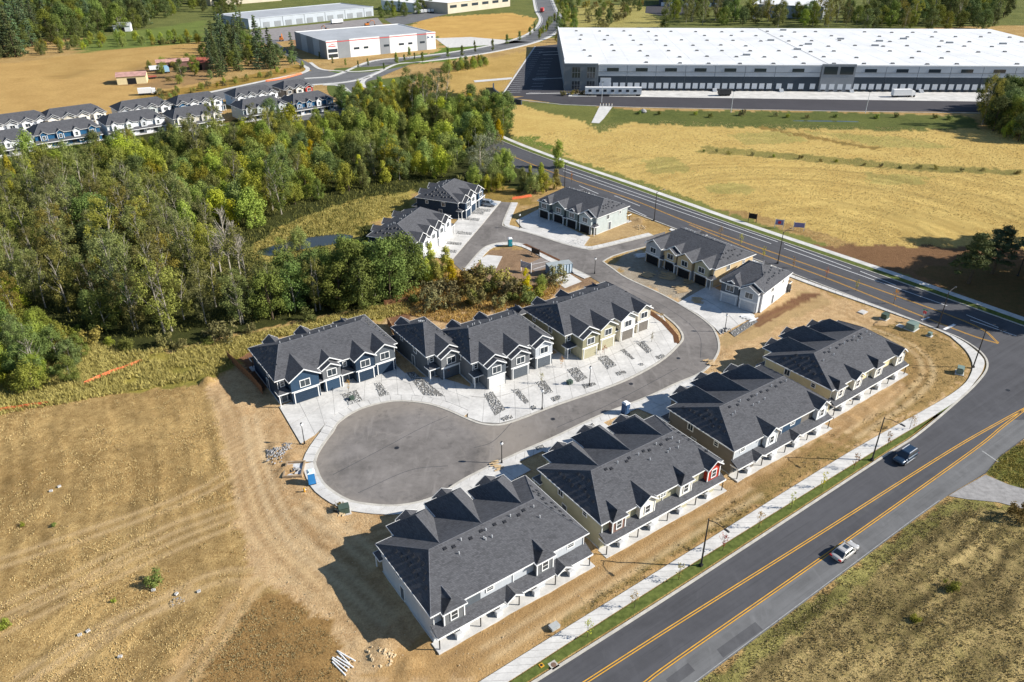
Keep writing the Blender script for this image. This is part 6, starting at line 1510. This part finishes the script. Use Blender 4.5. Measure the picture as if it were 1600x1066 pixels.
for i, (p, r_) in enumerate((((620,700),.42),((705,760),.42),((986,600),.42),((1060,560),.4),((864,655),.4),((1575,610),.45))):
    x, y = G(*p); o = thing('manhole_cover', ['round manhole cover in the middle of the turning circle','round manhole cover near the edge of the turning circle','round manhole cover on the inner street before the olive row','round manhole cover at the street bend','round manhole cover before the grey row','round manhole cover on the road corner'][i], 'manhole', (x, y, .004), 0); MB().tube([(0,0,0),(0,0,.018)], r_, 16).build('frame', M_ASPH_NEW, o); MB().tube([(0,0,.018),(0,0,.026)], r_*.82, 16).build('lid', M_BLACK, o)
# --- rock beds between the driveways
def rock_bed(pts, label):
    P = GL(z5(pts)); mb = MB().prism(list(P), .02, .105, 1); A = np.array(P)
    area = abs(sum(p[0]*q_[1]-q_[0]*p[1] for p, q_ in zip(P, P[1:]+P[:1])))/2
    for _ in range(int(area*24)):
        x, y = rng.uniform(A[:,0].min(), A[:,0].max()), rng.uniform(A[:,1].min(), A[:,1].max())
        if not inpoly(P, np.array([x]), np.array([y]))[0]: continue
        r_ = rng.uniform(.09, .26); n = len(mb.v); an = rng.uniform(0, 6.28); e = rng.uniform(.6, 1)
        ca, sa = math.cos(an)*r_, math.sin(an)*r_
        mb.v += [(x+ca,y+sa,.11),(x-sa*e,y+ca*e,.12),(x-ca,y-sa,.11),(x+sa*e,y-ca*e,.12),(x,y,.11+r_*rng.uniform(.6,.95))]
        for k in range(4): mb.f.append((n+k, n+(k+1) % 4, n+4)); mb.m.append(rng.choice((0,0,2)))
    tag(mb.build('rock_bed', [M_ROCK, mat('bed_gravel', (.15,.145,.135), .95, .4, 3, wspace=True), mat('river_rock_pale', (.42,.41,.39), .9, .3, 2, wspace=True)]), label, 'rock bed', kind='stuff')
beds = [[(-220,655),(-200,650),(-140,830),(-165,850)] if False else [(-226,690),(-205,683),(-150,800),(-178,815)],[(10,790),(80,770),(110,820),(45,840)],[(165,740),(190,735),(235,790),(185,800)],[(310,690),(345,685),(490,800),(390,795)],[(670,790),(710,780),(770,860),(720,890)],[(800,770),(830,765),(880,825),(860,835)],[(910,735),(950,725),(990,780),(950,790)],[(980,805),(1020,795),(1030,810),(990,825)],[(1055,675),(1100,665),(1150,715),(1100,735)],[(1120,745),(1180,735),(1190,745),(1135,765)],[(1195,620),(1235,610),(1285,655),(1240,675)],[(1275,690),(1320,680),(1330,690),(1290,705)],[(1300,585),(1320,580),(1365,625),(1355,630)],[(1375,555),(1410,545),(1450,590),(1425,600)],[(1460,615),(1500,605),(1510,615),(1475,630)],[(1385,650),(1405,645),(1410,655),(1395,660)],[(880,850),(905,840),(915,855),(895,865)],[(745,900),(795,885),(805,900),(760,915)],
        [(1130,938),(1175,925),(1185,940),(1140,955)],[(905,1035),(940,1022),(950,1035),(915,1050)]]
for i, b_ in enumerate(beds): rock_bed(b_, 'grey river rock bed between the driveways')
def bedD(p): return [((x-530)*2.961, (y-350)*2.961) for x, y in p]
for f_ in ((735,330),(728,340),(700,378),(692,390),(745,350-24),(716,362)):
    x, y = f_; rock_bed(bedD([(x,y),(x+22,y+2),(x+20,y+6),(x-3,y+4)]), 'grey river rock bed before the white fronted and navy rows')
rock_bed(bedD([(1140,520),(1178,497),(1184,503),(1148,527)]), 'grey river rock bed beside the white two-unit townhouse')
# soil strips along kerbs
for pts in (zPk([(720,170),(760,168),(1040,300),(1030,312)]), zA3([(1130,345),(1180,365),(1290,450),(1385,560),(1395,625),(1350,620),(1340,560),(1240,450),(1120,370)])):
    sheet('planting_strip', GL(pts), .11, M_SOIL, z0=-.02)
# --- fences
def fence(px, h, m_, label, name='timber_fence', step=.16):
    P = resample(GL(px), step=2.4); o = thing(name, label, 'fence', (P[0][0], P[0][1], 0), 0)
    bx_, by_ = P[0]
    for i, (a, b_) in enumerate(zip(P, P[1:])):
        MB().box(-.06, .06, -.06, .06, -.2, h+.1).build('post', m_, o, (a[0]-bx_, a[1]-by_, 0)); d = math.dist(a, b_); an = math.atan2(b_[1]-a[1], b_[0]-a[0])
        n = 8
        for k in range(n): MB().box(d*k/n+.01, d*(k+1)/n-.01, -.02, .02, .05, h).build('board', m_, o, (a[0]-bx_, a[1]-by_, 0), an)
        MB().box(0, d, .021, .06, h*.75, h*.82).build('rail', m_, o, (a[0]-bx_, a[1]-by_, 0), an)
fence([(357,562),(376,580),(395,598),(411,617)], 1.8, M_FENCE, 'brown cedar fence along the side of the blue row')
fence([(606,507),(620,530),(632,552)], 1.6, M_FENCE, 'brown cedar fence between the blue row and the grey house')
fence([(601,479),(640,473)], 1.5, M_FENCE, 'short brown fence behind the blue row')
def silt(px, label, h=.7):
    P = resample(smooth(GL(px), 4), step=2.0); o = thing('silt_fence', label, 'fence', (P[0][0], P[0][1], 0), 0); bx_, by_ = P[0]
    mb = MB()
    for i, (a, b_) in enumerate(zip(P, P[1:])):
        sag = .12*rng.random(); w_ = .25
        mb.poly([(a[0]-bx_,a[1]-by_,0),(b_[0]-bx_,b_[1]-by_,0),(b_[0]-bx_+w_,b_[1]-by_+.1,h-sag),(a[0]-bx_+w_,a[1]-by_+.1,h-sag)])
        mb.poly([(a[0]-bx_+w_,a[1]-by_+.1,h-sag),(b_[0]-bx_+w_,b_[1]-by_+.1,h-sag),(b_[0]-bx_+w_+.5,b_[1]-by_+.3,.1),(a[0]-bx_+w_+.5,a[1]-by_+.3,.1)])
        MB().box(-.03, .03, -.03, .03, -.2, h+.1).build('stake', M_WOOD, o, (a[0]-bx_, a[1]-by_, 0))
    mb.build('mesh_sheet', M_ORANGE, o)
silt([(130,601),(160,588),(188,578),(218,566)], 'orange silt fence lying in the tall weeds'); silt([(0,643),(35,637),(72,632)], 'orange silt fence by the field corner thicket')
silt([(800,312),(815,310),(828,308)], 'orange silt fence at the wooded street end', .9); silt([(415,128),(440,124),(470,116)], 'orange silt fence along the farm side street', .9)
# --- loose things on the building site
def planks(px, rot, n, Lp, label, m_=M_WOOD, w=.14, scat=.35, h=.05):
    x, y = G(*px); o = thing('lumber_pile', label, 'lumber', (x, y, .13), rot)
    for i in range(n):
        a = rng.uniform(-.12, .12)*scat*3; MB().box(-Lp/2*rng.uniform(.6,1), Lp/2*rng.uniform(.6,1), -w/2, w/2, 0, h).build('board', m_, o, (rng.uniform(-scat,scat), (i-n/2)*w*1.3+rng.uniform(-.05,.05), .02+h*(i % 3)), a)
M_PIPE = mat('white_pipe', (.78,.78,.76), .5, .04)
def pipes(px, rot, n, Lp, label):
    x, y = G(*px); o = thing('pipe_pile', label, 'pipes', (x, y, .0), rot)
    for i in range(n): MB().tube([(-Lp/2,0,.09),(Lp/2,0,.09)], .085, 8).build('pipe', M_PIPE, o, (rng.uniform(-.4,.4), (i-n/2)*.33, .07*(i % 2)), rng.uniform(-.18,.18))
    for i in range(2): MB().box(-.05, .05, -1, 1, 0, .08).build('bearer', M_WOOD, o, (-.6+1.2*i, 0, 0), rng.uniform(-.3,.3))
pipes((537,1034), R(-38), 6, 2.6, 'white plastic pipes scattered at the dirt pile')
for p, r_, n, l_, lab, m_ in (((1043,432),-20,9,4.5,'long boards stacked before the unfinished tan row',M_WOOD),((1030,410),-35,7,4,'pale sheets and boards on the shaded yard of the tan row',WHT),((1065,452),10,8,3.5,'pile of offcuts by the kerb before the tan row',M_WOOD),((1012,430),-40,6,3.5,'board stack on the kerb near the street bend',M_WOOD),((1000,400),10,5,3.5,'boards beside the corner of the tan row',WHT),((1090,470),-10,6,2.5,'broken boards beside the white house driveway',M_WOOD),((1075,440),30,5,3,'timber lengths leaning low in the tan row yard',M_WOOD),
                       ((1110,567),20,5,1.6,'yellow timber offcuts at the kerb behind the taupe row',M_WOOD),((776,728),20,5,1.4,'short boards at the foot of the turning circle lamp',M_WOOD),((1170,497),25,7,2.6,'stacked trusses beside the white house',WHT)):
    planks(p, R(r_), n+3, l_, lab, m_, .24, .5, .06)
for a, b_, lab in (((1330,655-42),(1403,579),'long timber form board along the back of the cream row'),((1296,640),(1332,621),'shorter timber form board behind the cream row'),((1316,622),(1330,628),'timber piece lying across the form boards')):
    p, q_ = G(*a), G(*b_); o = thing('form_board', lab, 'lumber', (p[0], p[1], 0), math.atan2(q_[1]-p[1], q_[0]-p[0])); d = math.dist(p, q_); MB().box(0, d, -.03, .03, -.05, .24).build('board', M_WOOD, o)
    for k in range(int(d/1.5)): MB().box(k*1.5+.3, k*1.5+.36, .03, .09, -.2, .3).build('stake', M_WOOD, o)
def rubble(px, n, r_, label, m_, s0=.1, s1=.4):
    x0, y0 = G(*px); mb = MB()
    for _ in range(n):
        an, d = rng.random()*6.28, r_*rng.random()**.7; x, y = math.cos(an)*d, math.sin(an)*d*.8; s_ = rng.uniform(s0, s1); k = len(mb.v); z = max(0, .6*(1-d/r_))
        for (a, b_, c_) in ((1,.1,.1),(.2,1,.0),(-1,.2,.1),(0,-1,.05),(.1,0,.9),(0,0,-.4)): mb.v.append((x+s_*(a+rng.uniform(-.25,.25)), y+s_*(b_+rng.uniform(-.25,.25)), z+s_*(c_+.1)))
        for f_ in ((0,1,4),(1,2,4),(2,3,4),(3,0,4),(1,0,5),(2,1,5),(3,2,5),(0,3,5)): mb.f.append(tuple(k+i for i in f_)); mb.m.append(0)
    tag(mb.build('rubble', m_, None, (x0, y0, .06)), label, 'rubble', kind='stuff')
M_RUB = mat('broken_concrete', (.28,.275,.27), .9, .45, 2.2)
rubble((432,706), 120, 1.8, 'grey rubble heap beside the blue row driveway', M_RUB, .06, .26); rubble((448,698), 60, 1.2, 'grey rubble at the end of the kerb', M_RUB, .05, .2); rubble((428,718), 30, 1.6, 'broken concrete at the dirt edge', M_RUB, .06, .25)
rubble((325,597), 30, 1.2, 'light clods on the dirt heap by the blue row', mat('dirt_clod', (.44,.34,.21), .95, .3, 2), .1, .4); rubble((528,803), 40, 1.4, 'brown clods at the turning circle edge', MATS['dirt_clod'], .06, .3); rubble((600,1022), 60, 2.4, 'clods on the dirt pile at the lower field', MATS['dirt_clod'], .06, .3)
rubble((1135,518), 40, 1.6, 'grey stones beside the white house driveway', M_RUB, .08, .3); rubble((1040,425), 60, 4, 'scattered debris before the unfinished tan row', M_RUB, .05, .2); rubble((900,380), 40, 3, 'loose stones at the green-grey row corner', M_RUB, .05, .15); rubble((1000,356), 30, 2.0, 'dark clods behind the green-grey row', MATS['dirt_clod'], .1, .3)
# clods and litter strewn over the graded dirt
def strew(px, n, label, m_, s0, s1):
    P = GL(px); A = np.array(P); rn = np.random.default_rng(hash_(label)); x = rn.uniform(A[:,0].min(), A[:,0].max(), n*4); y = rn.uniform(A[:,1].min(), A[:,1].max(), n*4)
    ok = inpoly(P, x, y) & (fbm(x, y, .16, 77) > .46)
    for p in PAVED: ok &= ~inpoly(p, x, y)
    x, y = x[ok][:n], y[ok][:n]; mb = MB()
    for a, b_ in zip(x.tolist(), y.tolist()):
        s_ = rng.uniform(s0, s1)*rng.uniform(.5,1); k = len(mb.v)
        for (u, w_, c_) in ((1,.1,.0),(.2,1,.0),(-1,.2,.0),(0,-1,.0),(.1,0,.7)): mb.v.append((a+s_*(u+rng.uniform(-.3,.3)), b_+s_*(w_+rng.uniform(-.3,.3)), s_*c_+.03))
        for f_ in ((0,1,4),(1,2,4),(2,3,4),(3,0,4)): mb.f.append(tuple(k+i for i in f_)); mb.m.append(0)
    tag(mb.build('clods', m_), label, 'clods', kind='stuff')
strew([(322,606),(395,590),(430,640),(450,720),(500,790),(580,810),(600,900),(660,1010),(640,1110),(560,1110),(510,985),(440,925),(395,905),(372,820),(352,700)], 1100, 'clods strewn over the dirt beside the turning circle', MATS['dirt_clod'], .03, .14)
strew([(680,1030),(930,880),(1130,750),(1290,650),(1420,560),(1480,590),(1327,702),(1060,868),(749,1060)], 1200, 'clods strewn over the dirt behind the near row', MATS['dirt_clod'], .03, .14)
strew([(-30,690),(330,610),(372,820),(395,905),(330,1020),(250,1110),(-30,1110)], 700, 'clods and stones strewn over the dry field', mat('field_clod', (.27,.19,.10), .95, .35, 2), .04, .16)
# concrete washout pit
x, y = G(460,735); o = thing('washout_pit', 'white lined concrete washout pit beside the blue toilet', 'pit', (x, y, .0), R(5)); MB().box(-1.3, 1.3, -1.7, 1.7, -.05, .05).build('liner', mat('liner', (.50,.51,.52), .6, .4, 1.2), o)
for b_ in ((-1.5,-1.25,-1.9,1.9),(1.25,1.5,-1.9,1.9),(-1.25,1.25,-1.9,-1.65),(-1.25,1.25,1.65,1.9)): MB().box(*b_, -.05, .42).build('berm', mat('wet_dirt', (.30,.22,.14), .9, .3, 1.5), o)
rubble((462,737), 12, .9, 'grey slurry lumps in the washout pit', M_RUB, .1, .3)
x, y = G(476,769); o = thing('hydrant', 'white and yellow hydrant assembly by the turning circle kerb', 'hydrant', (x, y, 0), .3); MB().tube([(0,0,0),(0,0,.55),(0,0,.7),(0,0,.8)], [.14,.14,.17,.05], 8).build('barrel', M_YELLOW, o); MB().tube([(-.28,0,.45),(.28,0,.45)], .08, 8).build('outlet', M_PIPE, o)
# concrete blocks in the dry field
M_BLK = mat('white_block', (.50,.49,.47), .9, .12, 3)
for i, (p, r_) in enumerate((((80,768),.3),((93,761),.8),((240,923),.2),((276,929),1.2),((311,925),.5),((125,993),.4),((138,987),.9),((188,1027),.1))):
    x, y = G(*p); o = thing('concrete_block', ['pale hollow block near the upper wheel tracks','second pale block beside the upper one','pale block at the foot of the bright green bush','pale upright block right of the green bush','small pale block on the grey patch','pale block at the lower wheel tracks','broken pale block beside the lower one','pale capped pipe block low in the field'][i].replace('right of','past'), 'block', (x, y, .02), r_)
    bb = MB().box(-.3, .3, -.2, -.13, 0, .3).box(-.3, .3, .13, .2, 0, .3)
    for k in (-.3, -.04, .22): bb.box(k, k+.08, -.13, .13, 0, .3)
    o.scale = (.75,.75,.75); bb.build('shell', M_BLK, o); MB().box(-.3, .3, -.2, .2, -.02, .0).build('foot', M_CURB, o)
rubble((278,942), 30, 1.0, 'ashy stones on the grey patch of the dry field', M_RUB, .03, .12)
# retaining wall and bollard-like posts near the car park
P = resample(smooth(GL([(771,137),(772,146),(782,153),(800,161),(815,164)]), 4), step=4); o = thing('retaining_wall', 'dark curved block retaining wall below the car park', 'wall', (P[0][0], P[0][1], 0), 0)
for a, b_ in zip(P, P[1:]): MB().box(0, math.dist(a, b_)-.04, -.35, .35, -.2, 2.2).build('wall_block', M_PAND, o, (a[0]-P[0][0], a[1]-P[0][1], 0), math.atan2(b_[1]-a[1], b_[0]-a[0]))
for i in range(5):
    x, y = G(938+i*4.5, 166); o = thing('bollard', 'white bollard closing the path to the loading yard', 'bollard', (x, y, .05), 0, 'path bollards'); MB().tube([(0,0,0),(0,0,1.1)], .14, 8).build('post', M_PIPE, o); MB().tube([(0,0,1.1),(0,0,1.2)], [.15,.05], 8).build('cap', M_YELLOW, o)
# planted forecourt of the warehouse office
sheet('planting_strip', GL([(890,146),(930,146),(932,151),(888,151)]), .1, M_CONC, z0=-.02)
for i, p in enumerate(((893,148),(900,147),(908,149),(917,148),(926,149),(880,150))): trunk_tree('bush', p, 1.2, ORD[i]+' small shrub in the forecourt bed of the warehouse office', group='forecourt shrubs', crown_mat=L_SHRUB)
for i, (px_, py_) in enumerate(((940,160),(1142,176),(1352,177))):
    x, y = G(px_, py_); o = thing('yard_light', ['yard light mast at the path gate','yard light mast below the dark dump trailer','yard light mast near the white box truck'][i], 'light mast', (x, y, 0), 0); MB().tube([(0,0,0),(0,0,9)], [.14,.09], 6).build('mast', M_METAL, o); MB().box(-.6, .6, -.2, .2, 9, 9.2).build('lamp_head', M_BLACK, o)
x, y = G(1005,176); o = thing('boulder', 'pale round boulder on the green bank by the yard', 'boulder', (x, y, 0)); bm_ = MB().tube([(0,0,-.2),(.1,0,.4),(0,.1,1.1),(.1,0,1.6)], [1.1,1.5,1.2,.3], 9); bm_.build('stone', M_RUB, o)
for i, p in enumerate(((240,70.5),(252,69.5),(262,69),(272,68.5),(283,68),(294,67.5))): trunk_tree('bush', p, 1.4, ORD[i]+' round bush in the row on the green farm field', group='farm bush row', crown_mat=L_SHRUB)
